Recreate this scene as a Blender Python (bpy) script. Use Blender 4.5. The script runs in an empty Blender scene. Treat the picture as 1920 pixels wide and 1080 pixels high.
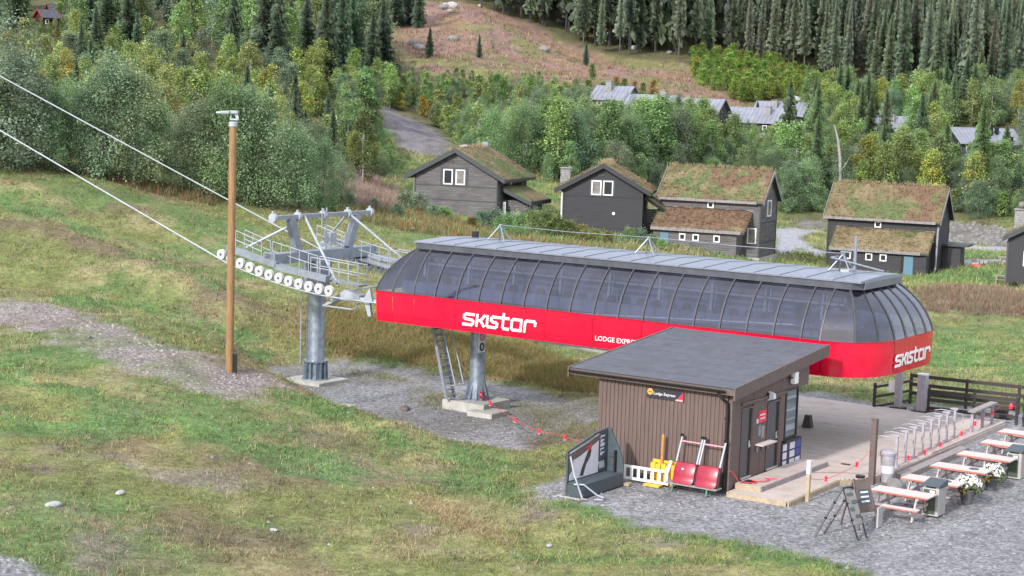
import bpy, math, random
import numpy as np
from mathutils import Vector, Matrix
random.seed(7); rng = np.random.default_rng(11)
scene = bpy.context.scene
COL = scene.collection
R_ = math.radians

# ------------------------------------------------------------------ camera, sky, sun, exposure
FPX = 3284.0; CAMH = 12.2
th = math.atan(365 / FPX); rl = math.atan(.033)
Fv = np.array([0, math.cos(th), -math.sin(th)]); R0 = np.array([1., 0, 0]); U0 = np.array([0, math.sin(th), math.cos(th)])
Rv = math.cos(rl) * R0 + math.sin(rl) * U0; Uv = -math.sin(rl) * R0 + math.cos(rl) * U0
Cv = np.array([0, 0, CAMH])
cd = bpy.data.cameras.new('camera'); cam = bpy.data.objects.new('camera', cd); COL.objects.link(cam)
m = Matrix.Identity(4)
for i in range(3):
    m[i][0] = Rv[i]; m[i][1] = Uv[i]; m[i][2] = -Fv[i]; m[i][3] = Cv[i]
cam.matrix_world = m
cd.sensor_width = 36; cd.lens = 36 * FPX / 1920; cd.clip_start = .5; cd.clip_end = 3000
scene.camera = cam
SUN_AZ, SUN_EL = R_(214), R_(30)      # compass bearing of the sun seen from the place (y axis = 0), elevation
w = bpy.data.worlds.new('World'); scene.world = w; w.use_nodes = True
nt = w.node_tree; nt.nodes.clear()
sky = nt.nodes.new('ShaderNodeTexSky'); sky.sky_type = 'NISHITA'; sky.sun_disc = False
sky.sun_elevation = SUN_EL; sky.sun_rotation = SUN_AZ; sky.dust_density = 2.0; sky.air_density = 1.0
mx = nt.nodes.new('ShaderNodeMixRGB'); mx.inputs[0].default_value = .6; mx.inputs[2].default_value = (10.2, 10.5, 11.4, 1)   # thin high cloud, even
bg = nt.nodes.new('ShaderNodeBackground'); bg.inputs[1].default_value = .15
wo = nt.nodes.new('ShaderNodeOutputWorld')
nt.links.new(sky.outputs[0], mx.inputs[1]); nt.links.new(mx.outputs[0], bg.inputs[0]); nt.links.new(bg.outputs[0], wo.inputs[0])
sd = bpy.data.lights.new('sun', 'SUN'); sd.energy = 3.7; sd.angle = R_(3.5); sd.color = (1, .965, .92)
so = bpy.data.objects.new('sun', sd); COL.objects.link(so)
to_sun = Vector((math.sin(SUN_AZ) * math.cos(SUN_EL), math.cos(SUN_AZ) * math.cos(SUN_EL), math.sin(SUN_EL)))
so.rotation_euler = to_sun.to_track_quat('Z', 'Y').to_euler(); so.location = (0, 0, 60)
vs = scene.view_settings
vs.view_transform = 'Standard'; vs.look = 'None'; vs.gamma = 1; vs.use_curve_mapping = False; vs.exposure = 0.3
scene.cycles.max_bounces = 9; scene.cycles.diffuse_bounces = 7; scene.cycles.transparent_max_bounces = 8

# ------------------------------------------------------------------ picture <-> place
def ray(px, py): return Fv + (px - 960) / FPX * Rv + (540 - py) / FPX * Uv
def AZ(px, py, z=0): d = ray(px, py); return Cv + d * (z - CAMH) / d[2]
def AY(px, py, y): d = ray(px, py); return Cv + d * y / d[1]
def proj(P):
    v = np.asarray(P) - Cv; f = v @ Fv
    return 960 + FPX * (v @ Rv) / f, 540 - FPX * (v @ Uv) / f, f
# frame of the lift: a along the station towards the right, b away from the camera
AA = R_(33.6)
E1 = np.array([math.cos(AA), -math.sin(AA), 0]); E2 = np.array([math.sin(AA), math.cos(AA), 0])
O_S = AZ(893, 765)
class Frame:
    def __init__(s, o, yaw, k=1.0): s.k = k; s.o = np.array(o, float); s.yaw = yaw; s.u = np.array([math.cos(yaw), -math.sin(yaw), 0]); s.n = np.array([math.sin(yaw), math.cos(yaw), 0])
    def w(s, p): return s.o + (s.u * p[0] + s.n * p[1] + np.array([0, 0, p[2]])) * s.k
SF = Frame(O_S, AA)
# the hut, the deck and the tables stand on a terrace HZ above the footing of the lift; their frame is measured there, in its own slightly shorter unit
HK = .93; HZ = CAMH * (1 - HK)
HF = Frame(AZ(893, 765, HZ), AA, HK)
CUR = [SF]
def S(a, b, z=0): return CUR[0].w((a, b, z))

# ------------------------------------------------------------------ noise
_T = np.random.default_rng(5).random((256, 256))
def vn(x, y):
    xi = np.floor(x).astype(int); yi = np.floor(y).astype(int); fx = x - xi; fy = y - yi
    fx = fx * fx * (3 - 2 * fx); fy = fy * fy * (3 - 2 * fy)
    g = lambda i, j: _T[(xi + i) & 255, (yi + j) & 255]
    return (g(0, 0) * (1 - fx) + g(1, 0) * fx) * (1 - fy) + (g(0, 1) * (1 - fx) + g(1, 1) * fx) * fy
def fbm(x, y, s, o=4, seed=0):
    t = 0; a = .5; n = 0
    x = x / s + seed * 17.3; y = y / s + seed * 9.1
    for k in range(o): t = t + a * vn(x, y); n += a; a *= .55; x = x * 2.03 + 3.1; y = y * 2.03 + 7.7
    return t / n
def sst(e0, e1, x): t = np.clip((x - e0) / (e1 - e0), 0, 1); return t * t * (3 - 2 * t)

# ------------------------------------------------------------------ terrain height: thin plate through surveyed points
surv = [(0,1080,36),(300,1080,38),(600,1080,39.5),(900,1080,40.6),(1200,1080,41),(0,900,44),(300,900,47),(600,900,49),(900,950,47.8),
 (0,750,54),(300,750,56),(430,697,62),(0,640,64),(0,560,74),(200,640,65),(480,690,63.5),(600,757,60.5),(740,807,58),(900,847,56),(1000,878,53.6),
 (0,305,108),(0,430,92),(200,340,108),(200,500,84),(300,590,76),(400,610,74),(400,390,110),(560,395,114),(400,480,95),(550,480,95),(550,600,82),(700,600,84),
 (700,470,105),(1000,700,75.5),(850,440,118),(850,402,150),(1120,432,150),(1340,475,148),(1650,513,153),(1755,513,152),(1850,500,155),(1900,560,112),(1750,600,100),
 (1900,700,81),(1900,540,138),(1460,440,180),(1500,410,200),(1850,410,200),(1000,300,190),(1200,300,210),(1550,330,220),(1300,230,255),(1500,260,260),(1850,290,250),
 (1500,200,290),(1900,200,300),(1100,110,330),(1400,150,325),(1700,180,320),(850,20,320),(700,30,310),(950,60,322),(800,250,200),(700,200,215),(720,280,180),(760,330,165),
 (600,150,200),(300,150,190),(85,58,230),(300,60,240),(600,60,260),(0,150,170),(300,250,140),(0,250,130),(560,330,140),(960,-150,450),(1800,-60,450),(100,-150,400),
 (1200,-300,620),(400,-300,620),(1900,-250,620),(-300,300,108),(-300,600,70),(2200,500,160),(2300,250,300),(-300,60,230)]
pts = [AY(*p) for p in surv]
for p in [(590,722),(560,705),(700,700),(650,745),(750,780),(900,800),(980,835),(980,760)]: pts.append(AZ(*p))
for p in [(1100,930),(1400,960),(1600,1060),(1900,1060),(1900,900),(1700,780),(1550,745),(1900,780),(1500,800),(2200,1000),(2200,780),(1300,1010),(1450,1075),(1130,800)]: pts.append(AZ(*p, HZ))
for p in [(0,0,2.5),(-25,10,3.5),(25,10,.9),(-60,25,6),(60,25,.85),(0,20,2.2),(-20,-15,4),(20,-15,1),(15,30,.9),(70,60,0),(90,100,-.5)]: pts.append(np.array(p, float))
pts = np.array(pts)
def _k(d2): return np.where(d2 > 0, .5 * d2 * np.log(np.maximum(d2, 1e-9)), 0)
def _warp(x, y): return np.stack([x / (y + 60) * 180, np.log(y + 60) * 180], -1)      # even spacing for near and far points
W = _warp(pts[:, 0], pts[:, 1]); n = len(W)
K = _k(((W[:, None] - W[None]) ** 2).sum(-1)) + np.eye(n) * 3.0
Pm = np.c_[np.ones(n), W]
sol = np.linalg.solve(np.block([[K, Pm], [Pm.T, np.zeros((3, 3))]]), np.r_[pts[:, 2], 0, 0, 0])
def tps(x, y):
    x = np.asarray(x, float); y = np.asarray(y, float); sh = x.shape; q = _warp(x.ravel(), y.ravel()); out = np.empty(len(q))
    for i in range(0, len(q), 20000):
        c = q[i:i + 20000]; out[i:i + 20000] = _k(((c[:, None] - W[None]) ** 2).sum(-1)) @ sol[:n] + sol[n] + c @ sol[n + 1:]
    return out.reshape(sh)
def sdf(poly, x, y):     # signed distance to a polygon, positive inside
    d = np.full(x.shape, 1e9); ins = np.zeros(x.shape, bool); P = np.asarray(poly)
    for i in range(len(P)):
        ax, ay = P[i]; bx, by = P[(i + 1) % len(P)]; ex, ey = bx - ax, by - ay
        t = np.clip(((x - ax) * ex + (y - ay) * ey) / (ex * ex + ey * ey + 1e-9), 0, 1)
        d = np.minimum(d, np.hypot(x - ax - t * ex, y - ay - t * ey))
        if abs(ey) > 1e-9: ins ^= ((ay > y) != (by > y)) & (x < (y - ay) / ey * ex + ax)
    return np.where(ins, d, -d)
def dline(path, x, y):
    d = np.full(x.shape, 1e9)
    for (ax, ay), (bx, by) in zip(path[:-1], path[1:]):
        ex, ey = bx - ax, by - ay; t = np.clip(((x - ax) * ex + (y - ay) * ey) / (ex * ex + ey * ey + 1e-9), 0, 1)
        d = np.minimum(d, np.hypot(x - ax - t * ex, y - ay - t * ey))
    return d
z0xy = lambda L, z=0: [tuple(AZ(*p, z)[:2]) for p in L]
YARD = [z0xy([(485,700),(600,760),(680,790),(760,817),(860,845),(940,860),(1010,856),(1060,843),(1110,850),(1110,745),(1000,728),(900,716),(800,698),(720,683),(640,675),(560,684)]),
        z0xy([(993,914),(1045,902),(1100,880),(1125,850),(1110,752),(1500,733),(1560,737),(1660,760),(1760,756),(2300,800),(2300,1150),(1700,1150),(1615,1078),(1500,1038),(1400,1022),(1200,985),(1080,945)], HZ)]
YF = z0xy([(480,700),(600,765),(760,825),(940,860),(1000,845),(1010,740),(1000,722),(800,698),(640,678)]); YH = z0xy([(1000,905),(1080,950),(1400,1030),(1615,1085),(1700,1200),(2600,1200),(2600,760),(1660,745),(1500,728),(1120,735),(1105,850)], HZ)
# grid
NU, NV = 460, 570
us = np.linspace(-.68, .62, NU); yy = np.exp(np.linspace(math.log(14), math.log(760), NV)) - 30
GX = us[None, :] * (yy[:, None] + 30); GY = np.repeat(yy[:, None], NU, 1)
GZ_ = tps(GX, GY)
flat = sst(-2.0, 1.0, sdf(YF, GX, GY))
flatH = sst(-2.0, .6, sdf(YH, GX, GY)); GZ_ = GZ_ * (1 - flat) - .02 * flat; GZ_ = GZ_ * (1 - flatH) + (HZ - .02) * flatH
flat = np.maximum(flat, flatH); rough = 1 - flat
GZ_ += rough * ((fbm(GX, GY, 5, 3, 1) - .5) * .35 + (fbm(GX, GY, 1.3, 3, 2) - .5) * .16) * np.clip((GY + 10) / 60, 0, 1) + flat * (fbm(GX, GY, 2, 3, 3) - .5) * .05 * sst(0, 2, np.maximum(sdf(YF, GX, GY), sdf(YH, GX, GY)))
GZ_ += (fbm(GX, GY, 22, 3, 4) - .5) * 3.0 * sst(170, 260, GY)
def bil(A, x, y):
    v = (np.log(np.asarray(y, float) + 30) - math.log(14)) / (math.log(760) - math.log(14)) * (NV - 1); u = (np.asarray(x) / (np.asarray(y) + 30) + .68) / 1.30 * (NU - 1)
    v = np.clip(v, 0, NV - 1.001); u = np.clip(u, 0, NU - 1.001); i = v.astype(int); j = u.astype(int); fv = v - i; fu = u - j
    if A.ndim == 3: fv = fv[..., None]; fu = fu[..., None]
    return (A[i, j] * (1 - fu) + A[i, j + 1] * fu) * (1 - fv) + (A[i + 1, j] * (1 - fu) + A[i + 1, j + 1] * fu) * fv
def tz(x, y): return float(bil(GZ_, np.array(x), np.array(y)))
_ts = np.exp(np.linspace(math.log(25), math.log(700), 900))
def G(px, py):           # the ground point seen at a pixel of the photograph
    d = ray(px, py); d = d / d[1]; Q = Cv[None] + _ts[:, None] * d[None]
    h = Q[:, 2] - bil(GZ_, Q[:, 0], Q[:, 1]); k = np.argmax(h < 0)
    if h[k] >= 0: k = len(_ts) - 1
    if k > 0:
        f = h[k - 1] / (h[k - 1] - h[k] + 1e-9); q = Q[k - 1] + (Q[k] - Q[k - 1]) * f
    else: q = Q[0]
    return np.array([q[0], q[1], tz(q[0], q[1])])
gxy = lambda L: [tuple(G(*p)[:2]) for p in L]
BANDS = [(dline(gxy([(-60,425),(0,432),(130,455),(250,500),(380,545),(450,580)]), GX, GY), .55, 1.6), (dline(gxy([(-60,515),(100,520),(250,545),(420,612),(540,672)]), GX, GY), -.55, 2.2), (dline(gxy([(-60,350),(150,372),(330,420),(470,470)]), GX, GY), .35, 1.8), (dline(gxy([(690,792),(760,818),(860,848),(940,862)]), GX, GY), .32, 1.2)]
for d_, h_, w_ in BANDS: GZ_ += h_ * np.exp(-(d_ / w_) ** 2) * rough

# ------------------------------------------------------------------ mesh helpers
def np_mesh(name, V, Fc, cols=None, smooth=False):
    me = bpy.data.meshes.new(name); V = np.asarray(V, np.float32); Fc = np.asarray(Fc, np.int32); k = Fc.shape[1]
    me.vertices.add(len(V)); me.vertices.foreach_set('co', V.ravel()); me.loops.add(Fc.size); me.loops.foreach_set('vertex_index', Fc.ravel())
    me.polygons.add(len(Fc)); me.polygons.foreach_set('loop_start', np.arange(0, Fc.size, k, dtype=np.int32))
    me.update(calc_edges=True)
    if smooth: me.polygons.foreach_set('use_smooth', np.ones(len(Fc), bool))
    if cols is not None:
        a = me.color_attributes.new('Col', 'FLOAT_COLOR', 'POINT'); a.data.foreach_set('color', np.c_[cols, np.ones(len(cols))].astype(np.float32).ravel())
    return me
def tag(o, label=None, cat=None, group=None, kind=None):
    if label: o['label'] = label
    if cat: o['category'] = cat
    if group: o['group'] = group
    if kind: o['kind'] = kind
    return o
ORG = {}
def thing(name, label, cat, fr=None, org=(0, 0, 0), group=None, kind=None):
    fr = fr or CUR[0]; o = bpy.data.objects.new(name, None); COL.objects.link(o); o.empty_display_size = .2; o.scale = (fr.k,) * 3
    o.location = Vector(fr.w(org)); o.rotation_euler = (0, 0, -fr.yaw); ORG[o] = np.array(org, float)
    return tag(o, label, cat, group, kind)
class MB:
    def __init__(s): s.v = []; s.f = []
    def add(s, vs, fs):
        n = len(s.v); s.v += [tuple(map(float, p)) for p in vs]; s.f += [tuple(i + n for i in f) for f in fs]; return s
    def box(s, x0, x1, y0, y1, z0, z1):
        return s.add([(x0,y0,z0),(x1,y0,z0),(x1,y1,z0),(x0,y1,z0),(x0,y0,z1),(x1,y0,z1),(x1,y1,z1),(x0,y1,z1)],
                     [(3,2,1,0),(4,5,6,7),(0,1,5,4),(1,2,6,5),(2,3,7,6),(3,0,4,7)])
    def hexa(s, b, t):   # bottom quad, top quad (ccw from above)
        return s.add(list(b) + list(t), [(3,2,1,0),(4,5,6,7),(0,1,5,4),(1,2,6,5),(2,3,7,6),(3,0,4,7)])
    def beam(s, p, q, w, h, up=(0, 0, 1)):
        p = np.array(p, float); q = np.array(q, float); d = q - p; d /= np.linalg.norm(d); up = np.array(up, float)
        x = np.cross(d, up)
        if np.linalg.norm(x) < 1e-6: x = np.cross(d, (1, 0, 0))
        x /= np.linalg.norm(x); z = np.cross(x, d); x = x * w / 2; z = z * h / 2
        return s.add([p-x-z, p+x-z, p+x+z, p-x+z, q-x-z, q+x-z, q+x+z, q-x+z], [(0,1,2,3),(7,6,5,4),(4,5,1,0),(5,6,2,1),(6,7,3,2),(7,4,0,3)])
    def tube(s, p, q, r, r2=None, n=8): return s.path([p, q], [r, r if r2 is None else r2], n)
    def path(s, P, r, n=6, closed=False):
        P = [np.array(p, float) for p in P]; k = len(P); rs = r if isinstance(r, (list, tuple)) else [r] * k; vs = []; prev = None
        for i in range(k):
            d = (P[(i + 1) % k] - P[i - 1]) if closed else (P[min(i + 1, k - 1)] - P[max(i - 1, 0)])
            d = d / (np.linalg.norm(d) + 1e-12)
            if prev is None:
                x = np.cross(d, (0, 0, 1.)); x = np.cross(d, (1., 0, 0)) if np.linalg.norm(x) < 1e-3 else x
            else: x = prev - d * (prev @ d)
            x /= np.linalg.norm(x); prev = x; y = np.cross(d, x)
            vs += [P[i] + rs[i] * (math.cos(2 * math.pi * j / n) * x + math.sin(2 * math.pi * j / n) * y) for j in range(n)]
        fs = [(i % k * n + j, i % k * n + (j + 1) % n, (i + 1) % k * n + (j + 1) % n, (i + 1) % k * n + j) for i in range(k if closed else k - 1) for j in range(n)]
        if not closed: fs += [tuple(range(n))[::-1], tuple((k - 1) * n + j for j in range(n))]
        return s.add(vs, fs)
    def lathe(s, c, prof, n=16, ax=(0, 0, 1)):
        c = np.array(c, float); az = np.array(ax, float); az /= np.linalg.norm(az); x = np.cross(az, (0, 0, 1.) if abs(az[2]) < .9 else (1., 0, 0)); x /= np.linalg.norm(x); y = np.cross(az, x)
        vs = [c + az * h + r * (math.cos(2 * math.pi * j / n) * x + math.sin(2 * math.pi * j / n) * y) for r, h in prof for j in range(n)]
        k = len(prof); fs = [(i * n + j, i * n + (j + 1) % n, (i + 1) * n + (j + 1) % n, (i + 1) * n + j) for i in range(k - 1) for j in range(n)]
        fs += [tuple(range(n))[::-1], tuple((k - 1) * n + j for j in range(n))]
        return s.add(vs, fs)
    def prism(s, poly, d):     # 3D polygon extruded by d
        P = [np.array(p, float) for p in poly]; d = np.array(d, float); k = len(P)
        return s.add(P + [p + d for p in P], [tuple(range(k))[::-1], tuple(range(k, 2 * k))] + [(i, (i + 1) % k, k + (i + 1) % k, k + i) for i in range(k)])
    def strip(s, A, B, t=None):   # surface between two polylines
        k = len(A); return s.add(list(A) + list(B), [(i, i + 1, k + i + 1, k + i) for i in range(k - 1)])
    def text(s, body, size, M, ext=.004, align='LEFT'):
        c = bpy.data.curves.new('t', 'FONT'); c.body = body; c.size = size; c.extrude = ext; c.align_x = align; c.resolution_u = 2
        o = bpy.data.objects.new('t', c); COL.objects.link(o); bpy.context.view_layer.update()
        me = bpy.data.meshes.new_from_object(o.evaluated_get(bpy.context.evaluated_depsgraph_get()))
        s.add([tuple(M @ v.co) for v in me.vertices], [tuple(p.vertices) for p in me.polygons])
        bpy.data.objects.remove(o); bpy.data.curves.remove(c); bpy.data.meshes.remove(me); return s
    def build(s, name, mat, parent=None, smooth=False, org=None, fr=None, label=None, kind=None):
        root = parent
        while root is not None and root.parent is not None: root = root.parent
        og = ORG.get(root, np.zeros(3)) if root is not None else np.array(org if org is not None else (0, 0, 0), float)
        V = np.array(s.v) - og if len(s.v) else np.zeros((0, 3))
        me = bpy.data.meshes.new(name); me.from_pydata(V.tolist(), [], s.f); me.update()
        if smooth:
            me.polygons.foreach_set('use_smooth', np.ones(len(me.polygons), bool))
            me.set_sharp_from_angle(angle=R_(35))
        me.materials.append(mat); o = bpy.data.objects.new(name, me); COL.objects.link(o)
        if parent is not None: o.parent = parent
        else:
            fr = fr or CUR[0]; o.scale = (fr.k,) * 3; o.location = Vector(fr.w(og)); o.rotation_euler = (0, 0, -fr.yaw); ORG[o] = og
        if label: o['label'] = label
        if kind: o['kind'] = kind
        return o
def one(mb, name, mat, label, cat, org, fr=None, group=None, smooth=False, kind=None):
    return tag(mb.build(name, mat, None, smooth, org, fr), label, cat, group, kind)
def copy_tree(o, parent=None):
    c = o.copy(); COL.objects.link(c); c.parent = parent
    for ch in CH(o): copy_tree(ch, c)
    return c
def CH(o): return list(o.children)
def copy_to(o, pos, rotz, label=None, sc=None):
    c = copy_tree(o); c.location = Vector(pos); c.rotation_euler = (0, 0, rotz)
    if sc: c.scale = sc
    if label: c['label'] = label
    return c
# ------------------------------------------------------------------ materials
def mat(name, col, rough=.7, metal=0, var=.25, scale=3., bump=0., bscale=40., spec=.5, stretch=None, coat=0, dirt=None, bdist=.02):
    M = bpy.data.materials.new(name); M.use_nodes = True; nt = M.node_tree; p = nt.nodes['Principled BSDF']; L = nt.links
    p.inputs['Roughness'].default_value = rough; p.inputs['Metallic'].default_value = metal; p.inputs['Specular IOR Level'].default_value = spec; p.inputs['Coat Weight'].default_value = coat
    tc = nt.nodes.new('ShaderNodeTexCoord'); mp = nt.nodes.new('ShaderNodeMapping'); L.new(tc.outputs['Object'], mp.inputs[0])
    if stretch: mp.inputs['Scale'].default_value = stretch
    no = nt.nodes.new('ShaderNodeTexNoise'); no.inputs['Scale'].default_value = scale; no.inputs['Detail'].default_value = 7; no.inputs['Roughness'].default_value = .65; L.new(mp.outputs[0], no.inputs[0])
    rp = nt.nodes.new('ShaderNodeValToRGB'); rp.color_ramp.elements[0].position = .3; rp.color_ramp.elements[1].position = .72
    c = np.array(col[:3]); rp.color_ramp.elements[0].color = (*(c * (1 - var)), 1); rp.color_ramp.elements[1].color = (*np.minimum(c * (1 + var), 1), 1)
    L.new(no.outputs[0], rp.inputs[0]); out = rp.outputs[0]
    if dirt is not None:
        n2 = nt.nodes.new('ShaderNodeTexNoise'); n2.inputs['Scale'].default_value = scale * .35; n2.inputs['Detail'].default_value = 8; L.new(tc.outputs['Object'], n2.inputs[0])
        r2 = nt.nodes.new('ShaderNodeValToRGB'); r2.color_ramp.elements[0].position = .5; r2.color_ramp.elements[1].position = .75; L.new(n2.outputs[0], r2.inputs[0])
        r2.color_ramp.elements[1].color = (.8, .8, .8, 1)
        mxx = nt.nodes.new('ShaderNodeMixRGB'); L.new(r2.outputs[0], mxx.inputs[0]); L.new(out, mxx.inputs[1]); mxx.inputs[2].default_value = (*dirt, 1); out = mxx.outputs[0]
    L.new(out, p.inputs['Base Color'])
    if rough > .15:
        mr = nt.nodes.new('ShaderNodeMapRange'); mr.inputs[3].default_value = max(rough - .12, .05); mr.inputs[4].default_value = min(rough + .12, 1); L.new(no.outputs[0], mr.inputs[0]); L.new(mr.outputs[0], p.inputs['Roughness'])
    if bump:
        nb = nt.nodes.new('ShaderNodeTexNoise'); nb.inputs['Scale'].default_value = bscale; nb.inputs['Detail'].default_value = 4; L.new(mp.outputs[0], nb.inputs[0])
        bp = nt.nodes.new('ShaderNodeBump'); bp.inputs['Strength'].default_value = bump; bp.inputs['Distance'].default_value = bdist; L.new(nb.outputs[0], bp.inputs['Height']); L.new(bp.outputs[0], p.inputs['Normal'])
    return M
def colmat(name, mode='leaf', rough=.8, trans=.25):
    """colour from the vertex attribute Col (albedo); for trees multiplied by the object's own colour"""
    M = bpy.data.materials.new(name); M.use_nodes = True; nt = M.node_tree; p = nt.nodes['Principled BSDF']; L = nt.links
    at = nt.nodes.new('ShaderNodeAttribute'); at.attribute_name = 'Col'; out = at.outputs['Color']
    if mode == 'leaf':
        oi = nt.nodes.new('ShaderNodeObjectInfo'); mu = nt.nodes.new('ShaderNodeMixRGB'); mu.blend_type = 'MULTIPLY'; mu.inputs[0].default_value = 1
        L.new(out, mu.inputs[1]); L.new(oi.outputs['Color'], mu.inputs[2]); out = mu.outputs[0]
    p.inputs['Roughness'].default_value = rough; p.inputs['Specular IOR Level'].default_value = .25; L.new(out, p.inputs['Base Color'])
    if trans:
        tr = nt.nodes.new('ShaderNodeBsdfTranslucent'); L.new(out, tr.inputs[0]); ms = nt.nodes.new('ShaderNodeMixShader'); ms.inputs[0].default_value = trans
        L.new(p.outputs[0], ms.inputs[1]); L.new(tr.outputs[0], ms.inputs[2]); L.new(ms.outputs[0], nt.nodes['Material Output'].inputs[0])
    return M
M_ = {}
M_['galv'] = mat('galvanised_steel', (.25, .28, .33), .45, .35, .18, 6, dirt=(.19, .205, .23))
M_['galvpipe'] = mat('galvanised_pipe', (.27, .32, .385), .35, .6, .3, 5)
M_['white_steel'] = mat('pale_galvanised_steel', (.34, .37, .42), .5, .1, .15)
M_['rope'] = mat('steel_rope', (.40, .43, .47), .4, .4, .1)
M_['red'] = mat('red_panel_paint', (.64, .002, .034), .24, 0, .05, 2, coat=.4, dirt=(.52, .008, .033), bump=.12, bscale=1.3, bdist=.05)
M_['redgap'] = mat('red_panel_shadow_gap', (.2, .004, .012), .6)
M_['metalroof'] = mat('light_metal_roof', (.245, .27, .34), .36, .5, .12, 1.5, dirt=(.22, .24, .29))
M_['fascia'] = mat('grey_fascia_metal', (.08, .085, .105), .42, .2, .2)
M_['rib'] = mat('dark_rib', (.055, .056, .066), .5, 0, .2)
M_['white'] = mat('white_paint', (.78, .78, .78), .5, 0, .05)
M_['sheave'] = mat('pale_sheave_paint', (.42, .425, .45), .5, 0, .15, 8)
M_['soffit'] = mat('pale_grey_soffit', (.42, .43, .43), .6)
M_['dark'] = mat('dark_interior_metal', (.085, .095, .14), .6, .1, .4, 2)
M_['conc'] = mat('concrete', (.40, .385, .36), .85, 0, .2, 4, .3, 60, dirt=(.26, .25, .23))
M_['clad'] = mat('brown_cladding', (.128, .090, .080), .75, 0, .22, 9, .25, 40, stretch=(1, 1, .08))
M_['clad2'] = mat('brown_cladding_trim', (.122, .090, .083), .7, 0, .2, 8, .2, 40)
M_['felt'] = mat('dark_roof_felt', (.09, .094, .115), .8, 0, .25, 3, .3, 120, dirt=(.07, .074, .09))
M_['black'] = mat('black_metal', (.012, .012, .014), .4)
M_['door'] = mat('grey_door', (.065, .066, .08), .45, 0, .08)
M_['chrome'] = mat('brushed_metal', (.6, .6, .6), .3, .8, .1)
M_['deck'] = mat('weathered_deck', (.46, .395, .36), .8, 0, .22, 4, .3, 60, stretch=(.15, 6, 1), dirt=(.36, .295, .26))
M_['lumber'] = mat('pale_lumber', (.38, .30, .205), .7, 0, .25, 6, .2, 40)
M_['greyplank'] = mat('grey_plank', (.27, .24, .235), .8, 0, .25, 6, .2, 40)
M_['pole'] = mat('impregnated_pole', (.265, .15, .068), .7, 0, .35, 7, .3, 40, stretch=(3, 3, .25))
M_['fence'] = mat('dark_brown_fence', (.04, .03, .028), .7, 0, .3, 6, .2, 40)
M_['greypost'] = mat('grey_steel_post', (.36, .34, .38), .55, .2, .25, 4)
M_['tabletop'] = mat('picnic_table_top', (.56, .47, .45), .7, 0, .15, 6, .2, 50, stretch=(.4, 6, 2))
M_['tableedge'] = mat('picnic_table_red_edge', (.42, .13, .085), .7, 0, .25, 8)
M_['tableleg'] = mat('picnic_table_leg', (.42, .36, .34), .8, 0, .3, 6)
M_['bingreen'] = mat('green_bin_door', (.05, .075, .05), .5, 0, .15)
M_['bingrey'] = mat('grey_bin_side', (.36, .34, .33), .6, 0, .15)
M_['slate'] = mat('slate_grey_paint', (.055, .075, .088), .6, 0, .2, 4)
M_['yellow'] = mat('yellow_plastic', (.66, .42, .04), .5, 0, .12)
M_['chairred'] = mat('red_vinyl', (.30, .016, .042), .35, 0, .12, 3)
M_['ropered'] = mat('red_rope', (.62, .05, .06), .7)
M_['redplastic'] = mat('red_plastic', (.75, .03, .06), .4)
M_['pinkplastic'] = mat('pale_red_plastic', (.8, .33, .36), .5)
M_['stick'] = mat('orange_brown_stick', (.45, .22, .07), .7)
M_['greenleg'] = mat('green_metal_leg', (.05, .17, .11), .6)
M_['stone'] = mat('grey_stone', (.19, .183, .18), .9, 0, .3, 3, .5, 12)
M_['whitestone'] = mat('pale_stone', (.36, .36, .36), .9, 0, .22, 4, .5, 14)
M_['housewood'] = mat('dark_stained_planks', (.040, .040, .047), .75, 0, .3, 4, .3, 30, stretch=(.3, .3, 5))
M_['housewood2'] = mat('silvered_dark_planks', (.125, .117, .122), .8, 0, .5, 2.2, .3, 30, stretch=(.3, .3, 4), dirt=(.075, .07, .076))
M_['housetrim'] = mat('dark_green_grey_trim', (.045, .052, .058), .6, 0, .2)
M_['houselog'] = mat('weathered_eave_board', (.24, .22, .22), .85, 0, .3, 5)
M_['winwhite'] = mat('white_window_frame', (.78, .78, .8), .5, 0, .04)
M_['bluedoor'] = mat('blue_door', (.09, .19, .26), .6, 0, .12)
M_['chim'] = mat('slate_stone_chimney', (.26, .26, .26), .9, 0, .4, 6, .5, 20)
M_['falu'] = mat('red_stained_boards', (.06, .017, .018), .8, 0, .2)
M_['falutrim'] = mat('bright_red_bargeboard', (.30, .045, .05), .6, 0, .15)
M_['zinc'] = mat('pale_zinc_roof', (.25, .26, .315), .55, .2, .15, 1, dirt=(.19, .195, .23))
M_['bark'] = mat('grey_bark', (.15, .135, .12), .9, 0, .4, 5)
M_['birchbark'] = mat('white_birch_bark', (.40, .39, .38), .8, 0, .35, 4, stretch=(1, 1, 3))
M_['sprucebark'] = mat('pale_spruce_bark', (.17, .15, .145), .9, 0, .35, 3)
M_['deadwood'] = mat('dead_grey_trunk', (.29, .26, .255), .9, 0, .3, 3)
M_['leaf'] = colmat('leaves', trans=.48); M_['needle'] = colmat('needles', trans=.22)
M_['tuft'] = colmat('grass_blades', 'plain', .9, .3)
M_['blueplastic'] = mat('blue_print', (.03, .07, .3), .5)
M_['print'] = mat('pale_print', (.62, .62, .68), .5, 0, .1)
M_['navy'] = mat('navy_print', (.02, .02, .07), .5)
M_['orange'] = mat('orange_print', (.75, .33, .08), .5)
M_['signdark'] = mat('dark_sign', (.03, .03, .045), .4)
M_['potgrey'] = mat('grey_flower_pot', (.10, .10, .115), .6)
M_['flowerw'] = mat('white_blossom', (.75, .75, .70), .7, 0, .15)
M_['flowery'] = mat('yellow_blossom', (.60, .45, .03), .7, 0, .2)
M_['flowerg'] = mat('pot_plant_leaves', (.07, .11, .035), .7, 0, .3)
M_['turfdirt'] = mat('turf_edge_soil', (.12, .085, .05), .95, 0, .4, 6)
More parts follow.
